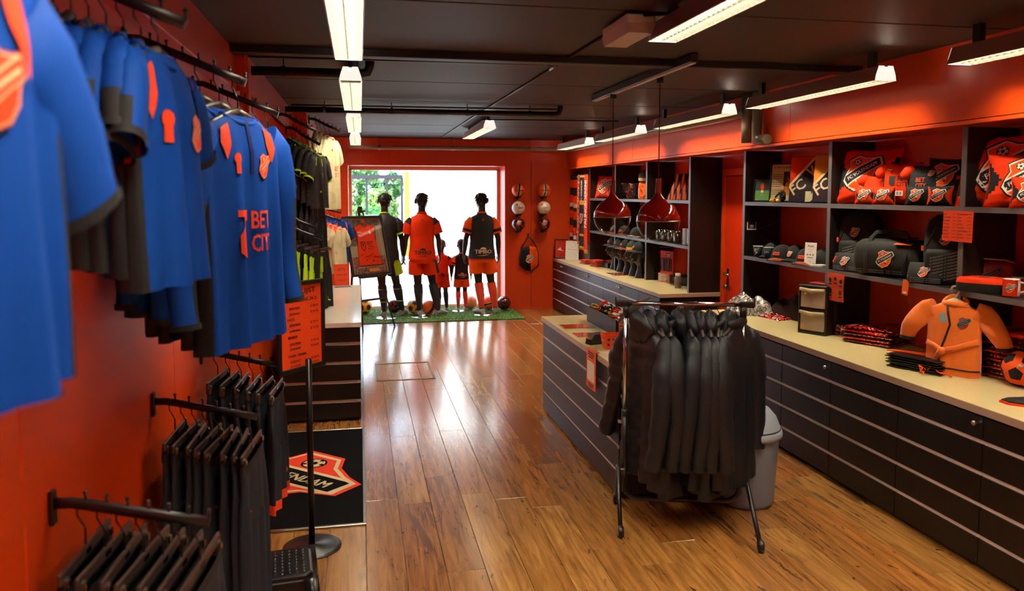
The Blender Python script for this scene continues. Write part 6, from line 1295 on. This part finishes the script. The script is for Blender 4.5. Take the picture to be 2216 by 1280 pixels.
def mug(label, px, py, X, rz, dz=0):
    p = at(px, py, X); t = thing('mug', label, 'mug', (p.x, p.y, Z2 + dz), rz, 'crest mugs'); b = MB(); n = 32
    b.lathe([(.001, .001), (.038, .001), (.040, .004), (.040, .094), (.037, .095), (.036, .006), (.001, .006)], n=n, mf=lambda i, j: 0 if (8 <= j <= 24 and 1 <= i <= 2 and (j + 16) % 32 < 33 and 17 <= (j + 0) <= 31) else 1)
    b.build('cup', [red_l, whitemet], t); MB().limb([(.038, 0, .078), (.058, 0, .076), (.068, 0, .055), (.060, 0, .030), (.039, 0, .022)], .005, .008, 0, 8).build('handle', whitemet, t)
    f = lambda u, v, h: Vector((math.sin(u / .04) * (.0405 + h), -math.cos(u / .04) * (.0405 + h), .048 + v))
    d = Decal(f, .012); d.rect(-.055, -.044, .035, .044, 0, 0); d.build('wrap', [mk('orange_red_glaze', 'D8300C', .2)], t); crest(lambda u, v, h: f(u, v, h + .0008), .05, 'crest', t, maxlen=.012)
mug('white and red crest mug standing beside the lunch bag', 2188, 640, 3.42, math.radians(-50)); mug('red crest mug standing further back, cut by the picture edge', 2206, 605, 3.53, math.radians(-60), .0)
p = at(2205, 560, 3.62); t = thing('pennant', 'dark red triangular pennant with gold fringe leaning behind the mugs', 'pennant', (p.x, p.y, Z2), math.radians(-75), None, -.1); MB().prism([(-.16, .06), (.02, .17), (.06, .12), (-.1, 0)], -.003, .003).build('cloth', mk('dark_red_case', '8A120C', .5), t); MB().tube([(.0, -.004, .18), (.05, -.004, .16), (.07, -.004, .13)], .004, n=6).build('fringe', mk('gold_fringe', 'C88A3A', .6), t)
# bay B, counter top
def stack(name, label_fn, px, py, n, w, d, th, m, rz, cat, group, dx=.0, jitter=.012, bow=.0, loc=None):
    p = loc or AZ(px, py, ZT); me = []
    for v in range(2):
        b = MB()
        def fn(a, c, sg, v=v):
            u, q = a * 2 - 1, c * 2 - 1; k = max(0, (1 - u ** 4) * (1 - q ** 4)) ** .5
            return (u * w / 2, q * d / 2, th / 2 + sg * th / 2 * (.35 + .65 * k) + .12 * th * noise.noise(Vector((u * 3 + v * 7, q * 3, sg))) + bow * (u * u))
        b.grid(lambda a, c: fn(a, c, 1), 10, 8); b.grid(lambda a, c: fn(1 - a, c, -1), 10, 8)
        e = [(a, 0) for a in range(11)] + [(10, c) for c in range(1, 9)] + [(a, 8) for a in range(9, -1, -1)] + [(0, c) for c in range(7, 0, -1)]
        b.rings([[fn(a / 10, c / 8, sg) for a, c in e] for sg in (-1, 1)]); me.append(b.mesh(name, m if not isinstance(m, list) else m[v % len(m)]))
    rg = random.Random(px)
    for k in range(n):
        o = inst(name, me[k % 2], None, (p.x + dx + rg.uniform(-jitter, jitter), p.y + rg.uniform(-jitter, jitter), p.z + .0005 + k * (th + .0006)), (0, 0, rz + rg.uniform(-.12, .12))); tag(o, label_fn(k, n), cat, group)
def lf_(what, where):
    def f(k, n): return '%s, %s of the pile %s' % (what, 'topmost' if k == n - 1 else ('lowest' if k == 0 else ORD[k] + ' from below'), where)
    return f
pk2 = mk_pattern('orange_red_shirt_pack', [(0, '1A0F0A'), (.40, 'C8300E'), (.56, 'E8501A'), (.64, '1A120C'), (.72, 'E0D0A8')], scale=5, rough=.14, coat=.9, dist=3)
stack('scarf_pack', lf_('small red scarf pack in film', 'nearest the drawer tower'), 1795, 722, 3, .16, .22, .024, packp, math.radians(30), 'pack', 'scarf packs beside the drawer tower', dx=.06)
stack('flag_bag', lf_('patterned flag in film', 'between tower and cord bags'), 1850, 745, 5, .26, .34, .024, [packp, mk_pattern('red_white_pack', [(0, '9A1410'), (.45, 'D82A1A'), (.56, 'E8DCCB'), (.6, 'C81E14')], scale=5, rough=.14, coat=.9, dist=3)], math.radians(25), 'pack', 'flags in film on the counter', dx=.16)
stack('flag_bag', lf_('long red flag in film', 'behind the cord bags'), 1905, 745, 4, .28, .40, .03, [packp, pk2], math.radians(15), 'pack', 'long flags in film', dx=.32)
blkg = mk('shiny_black_nylon', '0E0E0F', .35, var=.3, ns=20, bump=.2, bs=90)
p = AZ(1955, 800, ZT); stack('cord_bag', lf_('flat black drawstring bag', 'before the orange robe'), 1955, 800, 6, .22, .32, .013, blkg, math.radians(20), 'bag', 'black cord bags on the counter', dx=.12, jitter=.008)
for k in range(5):
    b = MB(); rg = random.Random(40 + k); pts = [(p.x + .02 + .03 * k, p.y - .13 + .02 * k, ZT + .02 + .012 * k)]
    for j in range(8): pts.append((pts[-1][0] + rg.uniform(-.02, .03), pts[-1][1] + rg.uniform(-.03, .015), ZT + .006 + rg.uniform(0, .07) * (1 - j / 8)))
    tag(b.tube(pts, .0042, n=6).build('drawstring', orange_b), 'loose orange drawcord hanging from the pile of black cord bags', 'cord', 'orange drawcords')
tag(MB().tube([(p.x + .02, p.y + .16, ZT + .086), (p.x + .08, p.y + .06, ZT + .092), (p.x + .14, p.y - .02, ZT + .090), (p.x + .2, p.y - .1, ZT + .088)], .004, n=6).tube([(p.x + .0, p.y + .15, ZT + .086), (p.x + .06, p.y + .03, ZT + .092), (p.x + .12, p.y - .06, ZT + .088)], .004, n=6).build('drawstring', orange_b), 'long orange drawcord lying over the top black cord bag', 'cord', 'orange drawcords')
stack('shirt_pack', lf_('orange shirt in clear film', 'beside the soft footballs'), 2120, 820, 10, .26, .36, .023, [pk2, mk_pattern('orange_black_shirt_pack', [(0, '120C08'), (.46, 'A82A0C'), (.55, 'F0561A'), (.66, '2A1A10'), (.74, 'D8C8A0')], scale=6, rough=.14, coat=.9, dist=3)], math.radians(18), 'pack', 'orange shirt packs', dx=.20, loc=None)
p = AZ(2120, 820, ZT); t = thing('folded_shirt', 'orange shirt with black lettered collar folded on top of the shirt packs', 'shirt', (p.x + .22, p.y, ZT + 10 * .0236 + .002), math.radians(18)); MB().rings(softbox(.25, .32, .035, .3, 1)).build('body', [orange_f], t); d = Decal(plane_fn((0, -.03, .0365), (1, 0, 0), (0, 1, 0), (0, 0, 1))); d.rect(-.1, -.02, .1, .02, 0, 0); d.text('DAM', .02, 0, .02, 1, 1); d.build('print', [blk, white_m], t)
# robe on its white hanger
p = at(2060, 622, 3.30); RR = math.radians(-60); t = thing('robe_hanger', 'small white plastic hanger hooked on the shelf edge', 'hanger', (3.325, p.y, 1.262), RR); wp = mk('ivory_plastic', 'D6CBB0', .4)
MB().tube([(-.022, 0, .02), (-.024, 0, .035), (-.015, 0, .055), (.003, 0, .06), (.018, 0, .05), (.02, 0, .03), (.008, 0, .005), (0, 0, -.02)], .006, n=8).build('hook', wp, t); MB().limb([(-.11, 0, -.075), (-.05, 0, -.045), (0, 0, -.025), (.05, 0, -.045), (.11, 0, -.075)], [.008, .012, .022, .012, .008], [.006, .007, .008, .007, .006], 0, 8).build('arms', wp, t)
def robe_dec(S, t):
    crest(S.fn(.062, -.105), .062, 'crest', t, full=False, mats=[mk('teal_print', '3A8A8A', .6), blk, mk('deep_red_print', 'B01410', .6)], maxlen=.02)
    b = MB()
    for x, s in ((-.012, 1),): b.limb([S.front(-.03, -.012) + Vector((0, -.006, 0)), S.front(-.022, -.06) + Vector((0, -.006, 0)), S.front(-.008, -.12) + Vector((0, -.006, 0)), S.front(-.028, -.20) + Vector((0, -.006, 0)), S.front(-.045, -.255) + Vector((0, -.006, 0))], .006, .003, 0, 6)
    b.build('black_edging', blk, t)
    bl = MB(); q = [(.135, -.205), (.09, -.222), (.03, -.25), (-.035, -.272)]
    bl.limb([S.front(min(x, S.hw(z) * .99), z) + Vector((0, -.010, 0)) for x, z in q], .016, .005, 0, 8); bl.limb([S.front(-.132, -.235) + Vector((0, -.010, 0)), S.front(-.09, -.25) + Vector((0, -.010, 0)), S.front(-.04, -.272) + Vector((0, -.012, 0))], .016, .005, 0, 8)
    bl.limb([S.front(-.04, -.265) + Vector((0, -.018, 0)), S.front(-.055, -.295) + Vector((0, -.018, 0)), S.front(-.085, -.345) + Vector((0, -.015, 0))], [.018, .016, .014], .005, 0, 8).ball(S.front(-.04, -.272) + Vector((0, -.016, 0)), .022, n=10, h=7); bl.build('belt', robe_f, t)
    MB().limb([(.055 * math.cos(a) * 1.1, .01 + .025 * math.sin(a), .004 + .018 * math.sin(a) - .01 * math.cos(2 * a)) for a in [2 * PI * k / 20 for k in range(21)]], .014, .020, 0, 8, (0, 0, 1), False, False).build('hood', robe_f, t)
    MB().box(S.front(-.045, -.085) + Vector((0, -.012, 0)), (.032, .002, .05), ry=-.2).build('swing_tag', mk('pale_blue_card', '7FB2C8', .5), t)
    MB().limb([S.front(S.hw(-.4) * math.cos(a) * .98, -.372) * 1 for a in [PI * k / 16 for k in range(17)]], .004, .006, 0, 6).build('hem_edging', blk, t)
shirt('child_robe', 'small orange terry bathrobe with tied belt and crest hanging on a white hanger', 'robe', None, (3.325, p.y, 1.222), RR, .30, .42, .034, 'long', [robe_f, blk], None, None, .008, 1.0, 1, None, robe_dec, .12, slen=.19, spread=.20, sr=.105)
# soft footballs and the bib on the near end of the counter
sp = [mk('orange_plush', 'F2530C', .95, var=.08, ns=25, bump=.4, bs=200), mk('black_plush', '120F0E', .95)]
p = AZ(2186, 838, ZT); football('penta', (p.x + .07, p.y, ZT + .0955), 'soft orange toy football with black pentagons on the counter', -.5, .095, 'soft toy footballs', sp, None, .35, .2, 'toy ball'); p2 = p
o = [c for c in bpy.data.objects if c.get('label', '').startswith('soft orange toy football with')][-1]; crest(sph(.097), .03, 'crest', o, -.05, .05, False, maxlen=.012)
p = AZ(2216, 790, ZT); football('penta', (p.x + .22, p.y + .06, ZT + .0955 + .06), 'second soft orange toy football higher up at the picture edge', .6, .095, 'soft toy footballs', sp, None, .1, .5, 'toy ball')
tag(MB().box((0, 0, .0295), (.16, .16, .058), bev=.01).build('goods_box', mk('dark_green_box', '1E2A20', .5), None, (p.x + .22, p.y + .06, ZT)), 'dark green box under the second soft football', 'box')
p = AZ(2196, 872, ZT); t = thing('bib', 'black cloth bib with orange rim and white lettering on the counter front', 'bib', (p.x + .05, p.y - .03, ZT), math.radians(-25))
o_ = [(-.13, .0), (-.11, -.05), (-.03, -.085), (.07, -.09), (.15, -.06), (.17, .02), (.12, .09), (.02, .085), (-.08, .05)]
def slab(poly, z0, z1, k): return [[(x * k, y * k, z) for x, y in poly] for z in (z0, z1)]
MB().rings(slab(o_, .0, .010, 1.0), cap0=True, cap1=True, sm=False).build('rim', orange_f, t); MB().rings(slab(o_, .009, .016, .93), cap1=True, sm=False).build('cloth', black_f, t); d = Decal(plane_fn((.0, 0, .0165), (1, 0, 0), (0, 1, 0), (0, 0, 1))); d.text('volendammertje', -.0, -.035, .014, 0, 0, -.12, .14); d.rect(.06, -.02, .12, .0, 1, 0); d.build('print', [mk('grey_print', '8A8A8A', .5), coral_f], t)

# ---- far shelf unit and far counter
p = at(1307, 422, 3.50); cushion('cushion', 'orange crest cushion leaning in the top bay beside the hanging scarves', (p.x, p.y, Z1), math.radians(-60), .36, .34, .12, CUM, lambda u, v: 0, -.25, None, (.25, .03, .0), seed=21)
p = at(1340, 424, 3.43)
t = thing('clear_tub', 'clear plastic tub full of black and orange goods on the top shelf', 'tub', (p.x + .10, at(1363, 425, 3.45).y, Z1), math.radians(-65)); n = 28
MB().rings([[(k * .16 * sgnp(math.cos(2 * PI * j / n), .35), k * .125 * sgnp(math.sin(2 * PI * j / n), .35), z) for j in range(n)] for z, k in ((.002, .84), (.19, 1.0), (.19, 1.05), (.205, 1.05))], cap0=True).build('tub', mk_glass('cloudy_tub_plastic', (.86, .84, .82), .10, .15), t)
rg = random.Random(17); b = MB()
for k in range(60): a = rg.uniform(0, 6.28); b.limb([(rg.uniform(-.11, .11), rg.uniform(-.085, .085), rg.uniform(.015, .20)) for _ in range(3)], .014, .006, rg.choice((0, 0, 0, 1, 2)), 5)
o = b.build('contents', [blk, orange_f, white_m], t); o['kind'] = 'stuff'
p = at(1389, 428, 3.42); t = thing('gift_bag', 'orange wrapped bag standing beside the clear tub', 'bag', (p.x + .04, p.y + .03, Z1), math.radians(-60)); MB().rings(softbox(.14, .09, .22, .4, 1)).build('body', [mk_pattern('orange_wrap', [(0, 'E8501A'), (.5, 'F06A2A'), (.58, 'B8300C')], scale=12, rough=.25, const=False)], t)
t = thing('beanie', 'olive and cream knitted beanie hung above the orange bag', 'beanie', (p.x + .06, p.y + .03, Z1 + .225), math.radians(-60)); MB().lathe([(.085, .0), (.09, .02), (.088, .035), (.09, .06), (.078, .10), (.045, .13), (.001, .138)], n=28, mf=lambda i, j: 1 if i < 2 else 0).build('knit', [mk('olive_knit', '4A4A34', .9, var=.2, ns=40, bump=.4, bs=150), mk('cream_knit', 'B8A078', .9)], t)
for k in range(4):
    p = at(1466 + 9 * k, 432, 3.50); t = thing('scarf_roll', 'rolled orange and black scarf leaning on the top shelf, %s from the window' % ORD[k], 'scarf', (3.48 + .02 * k, p.y, Z1), math.radians(-70 + 5 * k), 'leaning scarf rolls', -.05)
    MB().prism([(-.10, 0), (-.03, 0), (.07, .27), (.055, .29), (.03, .285), (-.10, .03)], -.028, .028).build('roll', mk_pattern('scarf_stripe_print', [(0, '15100E'), (.35, 'D8421A'), (.55, 'E0D0B0'), (.62, '2A3A30'), (.75, 'E8541C')], 'wave', 5, .8, 0, (1, 1, 1), dist=1.5), t)
stack('folded_scarf', lf_('folded black scarf', 'behind the first pendant'), 1283, 500, 7, .20, .26, .026, [mk_pattern('scarf_fold_print', [(0, '12100E'), (.5, '1A1512'), (.58, 'D8421A'), (.66, '15110E'), (.74, 'C8B090')], scale=9, rough=.8, coat=0, dist=2), orange_f], math.radians(-60), 'scarf', 'folded scarves on the middle shelf', loc=Vector((3.47, at(1281, 500, 3.47).y, Z2)))
p = at(1292, 458, 3.42); tag(MB().prism([(-.12, 0), (.07, .045), (.0, -.06)], -.02, .02).build('orange_pouch', mk('yellow_orange_fabric', 'F0901C', .6), None, (3.44, at(1289, 458, 3.44).y, Z2 + 7 * .0268 + .064), (0, 0, math.radians(-55))), 'yellow orange cloth pouch lying on the folded scarves', 'pouch')
for px, lb, lg, bm in ((1333, 'black cap on the middle shelf, just past the scarves', 'crest', leafp), (1352, 'black cap with patterned brim on the middle shelf between the pendants', 'text', leafp), (1378, 'grey and orange cap half behind the second pendant', 'none', mk_pattern('grey_orange_check', [(0, '3A3632'), (.5, 'B8A898'), (.6, 'C8501E')], scale=20, rough=.7, coat=0))):
    p = at(px, 520, 3.45); cap(lb, (p.x, p.y, Z2 + .012), math.radians(-60), cap_m, bm, lg, 'caps on the far middle shelf', s=.95)
for k, px in enumerate((1428, 1440, 1453, 1466)):
    p = at(px, 528, 3.44); t = thing('tankard', 'black beer glass with pale loop handle, %s from the second pendant' % ORD[k], 'glass', (p.x, p.y, Z2), math.radians(-75), 'beer glasses on the far middle shelf'); MB().lathe([(.001, .001), (.036, .001), (.038, .01), (.036, .13), (.033, .13), (.034, .01), (.001, .01)], n=20).build('glass', mk('smoked_glass', '2A2420', .08, coat=.5), t); MB().tube([(-.0, -.038, .02), (0, -.052, .03), (0, -.055, .09), (0, -.048, .11), (0, -.038, .11)], .006, n=8).build('handle', mk('ivory_plastic', 'D6CBB0', .4), t)
for k, px in enumerate((1479, 1485, 1489)):
    p = at(px, 533, 3.40); tag(MB().box((0, 0, .085), (.03, .15, .17), bev=.002).build('boxed_gift', mk(('pale_grey_box', 'dark_brown_box', 'cream_box')[k], ('9A948A', '3A2A22', 'C2B8A0')[k], .5), None, (3.44, p.y, Z2), (0, 0, .1)), '%s upright gift box at the shelf end beside the tall panel' % ('grey', 'dark brown', 'cream')[k], 'box', 'upright gift boxes')
# scarves hanging on a dark board in the corner
struct(MB().box((3.40, 11.43, 1.53), (.03, .90, 1.42)).build('trim_6', shelf_lam))
tag(MB().tube([(3.32, 11.86, 2.10), (3.32, 11.0, 2.10)], .008, n=8).tube([(3.32, 11.8, 2.10), (3.39, 11.8, 2.10)], .006).tube([(3.32, 11.05, 2.10), (3.39, 11.05, 2.10)], .006).build('scarf_rail', steel), 'thin steel rail in the corner carrying the hanging scarves', 'rail')
sm = [black_f, orange_f, white_m, mk('yellow_orange_print', 'E8961C', .6)]
for k, (px, w, L, lb, style) in enumerate(((1236, .13, 1.02, 'black scarf with orange blocks, against the window wall', 'block'), (1244, .14, 1.06, 'orange and black block scarf, second from the window wall', 'block'), (1250, .06, 1.0, 'narrow orange and white patterned scarf', 'noise'), (1258, .17, 1.08, 'black scarf with white club lettering and large crest', 'club'), (1267, .13, 1.12, 'orange scarf with tall white lettering', 'text'))):
    y = at(px, 440, 3.30).y; z0 = 2.105; t = thing('hanging_scarf', lb, 'scarf', (3.318, y, z0), math.radians(-84), 'scarves on the corner rail')
    mt = sm if style != 'noise' else [mk_pattern('scarf_knit_print', [(0, 'E8541C'), (.5, 'E8D8C0'), (.58, 'D8421A'), (.7, '2A1A14')], scale=16, rough=.8, coat=0)] * 4
    nb = 17
    def mf(a, c, style=style):
        if style == 'block': return (0, 1)[int(a * nb) % 4 in (1, 2)] if int(a * nb) % 8 != 7 else 2
        if style == 'club': return 3 if (.0 < a < .04 or .36 < a < .40 or .82 < a < .86) else (2 if .40 < a < .42 else 0)
        return 1
    body = MB(); fn = lambda a, c, w=w, L=L: ((c - .5) * w, -.010 - .006 * math.sin(c * 5 + a * 3), .012 - L * a)
    body.grid(fn, 34, 4, mf=mf); body.grid(lambda a, c: (lambda q: (q[0], q[1] + .026, q[2]))(fn(a * .9, 1 - c)), 34, 4, mf=mf); body.grid(lambda a, c, w=w: ((c - .5) * w, -.010 + .026 * a, .012 + .014 * math.sin(PI * a)), 6, 4); body.build('cloth', mt, t)
    if style in ('club', 'text'):
        d = Decal(plane_fn((0, -.0185, 0), (0, 0, 1), (-1, 0, 0), (0, -1, 0)))
        if style == 'club': d.text('FC VOLENDAM', -.22, 0, .05, 0, 0, 0, .30, .03)
        else: d.text('PALINGBOEREN!', -.42, 0, .085, 0, 0, 0, .70, .02)
        d.build('lettering', [white_m], t)
        if style == 'club': crest(FRONT(-.019, -.64), .16, 'crest', t)
    fr_ = MB()
    for j in range(9): fr_.tube([((j / 8 - .5) * w * .95, -.008, -L + .014), ((j / 8 - .5) * w, -.008, -L - .04)], .004, n=5)
    o = fr_.build('fringe', sm[3] if style != 'block' else sm[1], t); o['kind'] = 'stuff'
# far counter top
p = AZ(1213, 556, ZT)
def dr(d, w, h): d.rect(-w * .45, h * .04, w * .45, h * .96, 0, 0); d.text('WELKOM', 0, h * .86, .02, 1, 1); d.poly([(-w * .3, h * .45), (-w * .05, h * .6), (0, h * .48), (w * .25, h * .40), (0, h * .42)], 2, 1); d.text('fanshop', 0, h * .25, .016, 1, 1); d.rect(-w * .3, h * .16, w * .3, h * .18, 1, 1)
photo_frame('photo_frame', 'black frame with red notice standing at the counter end by the window wall', (3.12, 11.74, ZT), math.radians(-22), .22, .31, -.18, dr, [mk('red_notice', 'C8260E', .4), mk('dark_red_ink', '8A1408', .6), mk('pink_white_print', 'E8C8B8', .6)], bw=.018)
p = AZ(1238, 562, ZT); t = thing('plastic_board', 'blank white slanted board with faint curved print beside the red notice', 'board', (3.23, 11.50, ZT), math.radians(-26), None, -.2); MB().box((0, 0, .15), (.21, .008, .30), bev=.002).build('board', paper_m, t); MB().box((0, .045, .11), (.05, .004, .21), rx=.35).build('stand', paper_m, t); d = Decal(FRONT(-.0045)); d.poly([(-.07, .17), (0, .155), (.08, .16), (.08, .164), (0, .159), (-.07, .174)], 0, 0); d.poly([(.0, .28), (.05, .25), (.03, .22), (.035, .22), (.058, .25), (.0, .286)], 1, 0); d.build('print', [mk('tan_line', 'B8A078', .6), mk('pink_line', 'D89080', .6)], t)
band_p = [mk_pattern('bandana_print', [(0, '15100E'), (.4, 'C83214'), (.5, 'E8DCC8'), (.56, '1A1512'), (.64, 'E0481C')], scale=14, rough=.6, coat=.2, dist=3), orange_f]
for px, py, n, dx, lb in ((1258, 572, 4, .08, 'closest to the white board'), (1281, 578, 6, .08, 'at the counter front'), (1293, 574, 4, .22, 'second row, beside the dark box'), (1307, 570, 7, .34, 'at the back beside the black heads'), (1270, 566, 3, .2, 'behind the first two piles')):
    stack('folded_bandana', lf_('folded orange bandana', lb), px, py, n, .13, .17, .016, band_p, math.radians(15), 'bandana', 'folded bandanas on the far counter', dx=dx)
p = AZ(1303, 580, ZT); tag(MB().box((0, 0, .035), (.22, .16, .07), bev=.004).build('dark_box', blackpl, None, (p.x + .14, p.y - .0, ZT), (0, 0, .2)), 'flat black box between the bandanas and the black heads', 'box')
def display_head(px, py, label, hat):
    p = AZ(px, py, ZT); t = thing('display_bust', label, 'display head', (p.x + .03, p.y, ZT), math.radians(-92), 'black display heads')
    b = MB(); n = 28
    prof = [(.0, .062, .070, .0), (.015, .062, .070, 0), (.06, .050, .058, .0), (.11, .038, .044, .002), (.155, .037, .044, .0), (.185, .045, .062, -.012), (.205, .055, .082, -.018), (.24, .066, .092, -.012), (.28, .074, .098, -.004), (.315, .077, .102, .0), (.35, .074, .098, .003), (.385, .058, .078, .004), (.41, .03, .04, .004), (.416, .005, .006, .004)]
    b.rings([ell(z, a, d, y, n) for z, a, d, y in prof], cap0=True, cap1=True)
    b.limb([(0, -.098, .305), (0, -.112, .28), (0, -.126, .262), (0, -.104, .252)], [.010, .012, .017, .010], n=8); b.limb([(-.024, -.098, .222), (0, -.110, .223), (.024, -.098, .222)], [.006, .011, .006], n=6); b.limb([(-.02, -.094, .205), (0, -.102, .20), (.02, -.094, .205)], [.006, .012, .006], n=6)
    b.limb([(-.05, -.078, .318), (-.03, -.097, .322), (0, -.100, .315), (.03, -.097, .322), (.05, -.078, .318)], [.006, .009, .008, .009, .006], n=6)
    for s in (-1, 1): b.limb([(s * .073, .005, .255), (s * .082, .012, .28), (s * .076, .008, .305)], [.010, .016, .010], [.008, .007, .007], n=8)
    evaluated(b, 'head', mk('matt_black_head', '1A1614', .3, var=.05), .0055, t, 5)
    c = thing('cap' if hat != 'beanie' else 'beanie', hat_lab[label], 'cap' if hat != 'beanie' else 'hat', (p.x + .03, p.y, ZT + .335), math.radians(-92), 'hats on the display heads')
    if hat != 'beanie': cap('', (0, 0, 0), 0, cap_m if hat != 'green' else mk('bottle_green_cap', '14281C', .8), {'leaf': leafp}.get(hat, cap_m if hat != 'green' else mk('bottle_green_cap', '14281C', .8)), 'text', parent=c, s=1.03)
    else:
        MB().lathe([(.001, .115), (.045, .105), (.075, .07), (.088, .03), (.09, .0), (.088, -.03)], n=28, mf=lambda i, j: (0, 0, 0, 1, 2)[i] if i < 5 else 2, M=Matrix.Scale(1.14, 4, (0, 1, 0))).build('knit', [mk('green_knit', '24382A', .9, bump=.3), mk('yellow_knit', 'D8A030', .9), mk('orange_knit', 'E8541C', .9)], c)
labs = ['black display head wearing a cap, farthest from the tall panel', 'black display head wearing a green cap', 'black display head wearing a cap with patterned brim', 'black display head wearing a striped beanie', 'black display head wearing a cap, beside the shelf post']
hat_lab = dict(zip(labs, ['black cap with coral patch on the head farthest from the tall panel', 'dark green cap with coral patch on the second display head', 'black cap with orange patterned brim on the middle display head', 'green yellow and orange beanie on the fourth display head', 'black cap with coral patch on the head beside the shelf post']))
for (px, py), lb, ht in zip(((1326, 583), (1340, 588), (1354, 593), (1367, 597.5), (1381, 602)), labs, ('cap', 'green', 'leaf', 'beanie', 'cap')): display_head(px, py, lb, ht)
p = AZ(1338, 594, ZT); flat_card('counter_mat', 'long glossy red mat on the far counter before the black heads', p.x, p.y, .22, .34, redp)
p = AZ(1397, 604, ZT); t = thing('price_card', 'small orange tent price card beside the shelf post on the far counter', 'card', (p.x + .02, p.y, ZT), math.radians(-70)); MB().prism([(-.05, 0), (.05, 0), (.05, .055), (-.05, .055)], -.004, .0).build('card', mk('orange_notice_card', 'E85A1E', .4), t); d = Decal(FRONT(-.0045)); d.text('12,95', 0, .022, .012, 0, 0); d.build('lettering', [white_m], t)
p = at(1442, 600, 3.42); t = thing('pen_display', 'red blister card of black pens hanging under the far shelf', 'pens', (3.42, p.y, 0.93), math.radians(-72))
MB().box((0, .006, .13), (.22, .008, .26), bev=.003).build('card', mk('red_card', 'C8240E', .4), t); d = Decal(FRONT(.001)); d.rect(-.02, .19, .07, .24, 0, 0); d.text('FC VOLENDAM', .025, .222, .014, 1, 1, 0, .08); d.text('PENNEN', .025, .203, .012, 1, 1, 0, .06); d.build('print', [blk, white_m], t)
for k in range(7): MB().tube([(-.09 + .028 * k, -.006, .03), (-.09 + .028 * k, -.006, .17)], .006, n=8).lathe([(.006, .17), (.002, .185)], n=8, M=Matrix.Translation((-.09 + .028 * k, -.006, 0))).build('pen', (blackpl, mk('blue_grey_pen', '4A5A6A', .3))[k % 3 == 1], t)
MB().tube([(.0, .0, .265), (0, .0, .30), (0, .05, .30)], .003, n=6).box((0, .01, .3), (.24, .006, .006)).build('hook', blackmet, t)
p = AZ(1428, 612, ZT); t = thing('gift_box', 'white and red patterned card box with lettering on the far counter', 'box', (p.x + .10, p.y + .02, ZT), math.radians(-62)); MB().box((0, 0, .055), (.17, .13, .11), bev=.002).build('box', mk_pattern('red_white_speckle', [(0, 'D8C8B8'), (.5, 'C8321A'), (.56, 'E0D4C4'), (.64, '6A2A1C')], scale=30, rough=.5, coat=.1, dist=2), t); d = Decal(FRONT(-.0655)); d.rect(-.06, .03, .03, .09, 1, 0); d.text('SOKKEN', -.015, .07, .014, 0, 1, 0, .07); d.text('BOX', -.015, .045, .014, 0, 1, 0, .05); d.build('lettering', [blk, paper_m], t)
p = AZ(1463, 618, ZT); t = thing('wire_basket', 'black basket holding dark knitted goods on the far counter', 'basket', (p.x + .10, p.y, ZT), math.radians(-58)); b = MB(); b.rings([[(x * k, y * k, z) for x, y in ((-.11, -.08), (.11, -.08), (.11, .08), (-.11, .08))] for z, k in ((.001, .85), (.095, 1.05), (.095, 1.0), (.008, .82))], cap0=True, cap1=True, sm=False); b.build('basket', mk('black_wicker', '1A1714', .6, bump=.6, bs=90), t); heap_o = None
rg = random.Random(4)
for k in range(6): tag(MB().limb([(rg.uniform(-.06, .06), rg.uniform(-.04, .04), .10), (rg.uniform(-.08, .08), rg.uniform(-.05, .05), .115), (rg.uniform(-.07, .07), rg.uniform(-.05, .05), .10)], [.02, .026, .02], .014, 0, 8, (0, 0, 1)).build('knitted_sock', (blkg, orange_f, black_f)[k % 3], None, (p.x + .10, p.y, ZT - .0), (0, 0, k)), ('black nylon', 'orange', 'black cotton')[k % 3] + ' rolled sock in the black basket', 'sock', 'rolled socks in the basket')
p = AZ(1480, 625, ZT); t = thing('sweet_jar', 'glass jar with cream lid against the tall dark panel', 'jar', (3.40, p.y + .04, ZT)); MB().lathe([(.001, .002), (.034, .002), (.036, .01), (.036, .12), (.025, .14)], n=20).build('jar', mk('clear_jar_filled', '6A5648', .1, var=.4, ns=40, coat=.6), t); MB().lathe([(.028, .138), (.028, .165), (.001, .168)], n=20).build('lid', mk('cream_lid', 'CDBF9C', .4), t)
t = thing('card_holder', 'small white card clip at the end of the far counter', 'card holder', (AZ(1476, 631, ZT).x + .02, AZ(1476, 631, ZT).y, ZT), math.radians(-60)); MB().box((0, 0, .004), (.05, .03, .008), bev=.002).build('foot', paper_m, t); MB().tube([(-.02, 0, .006), (-.02, 0, .05), (.02, 0, .05), (.02, 0, .006)], .003, n=6).build('clip', whitemet, t)
# orange card on the white display counter
t = thing('price_card', 'orange price card in a clear slanted holder on the white counter', 'card', (-.20, 8.62, ZT), math.radians(14), None, -.25); MB().box((0, 0, .14), (.16, .003, .24)).build('card', mk('orange_price_sheet', 'F0480E', .5), t); MB().box((0, -.004, .15), (.18, .002, .30)).build('holder', mk_glass('clear_film', (.99, .99, .99), .05, .08), t); MB().box((0, -.02, .003), (.18, .10, .004), rx=.25).build('foot', mk_glass('clear_film', (.99, .99, .99), .05, .08), t); d = Decal(FRONT(-.002)); d.text('SETS', 0, .2, .03, 0, 0); d.text('VANAF 44,95', 0, .14, .018, 0, 0, 0, .12); d.text('THUIS UIT', 0, .08, .018, 0, 0, 0, .1); d.build('lettering', [mk('dark_red_ink', '8A1408', .6)], t)
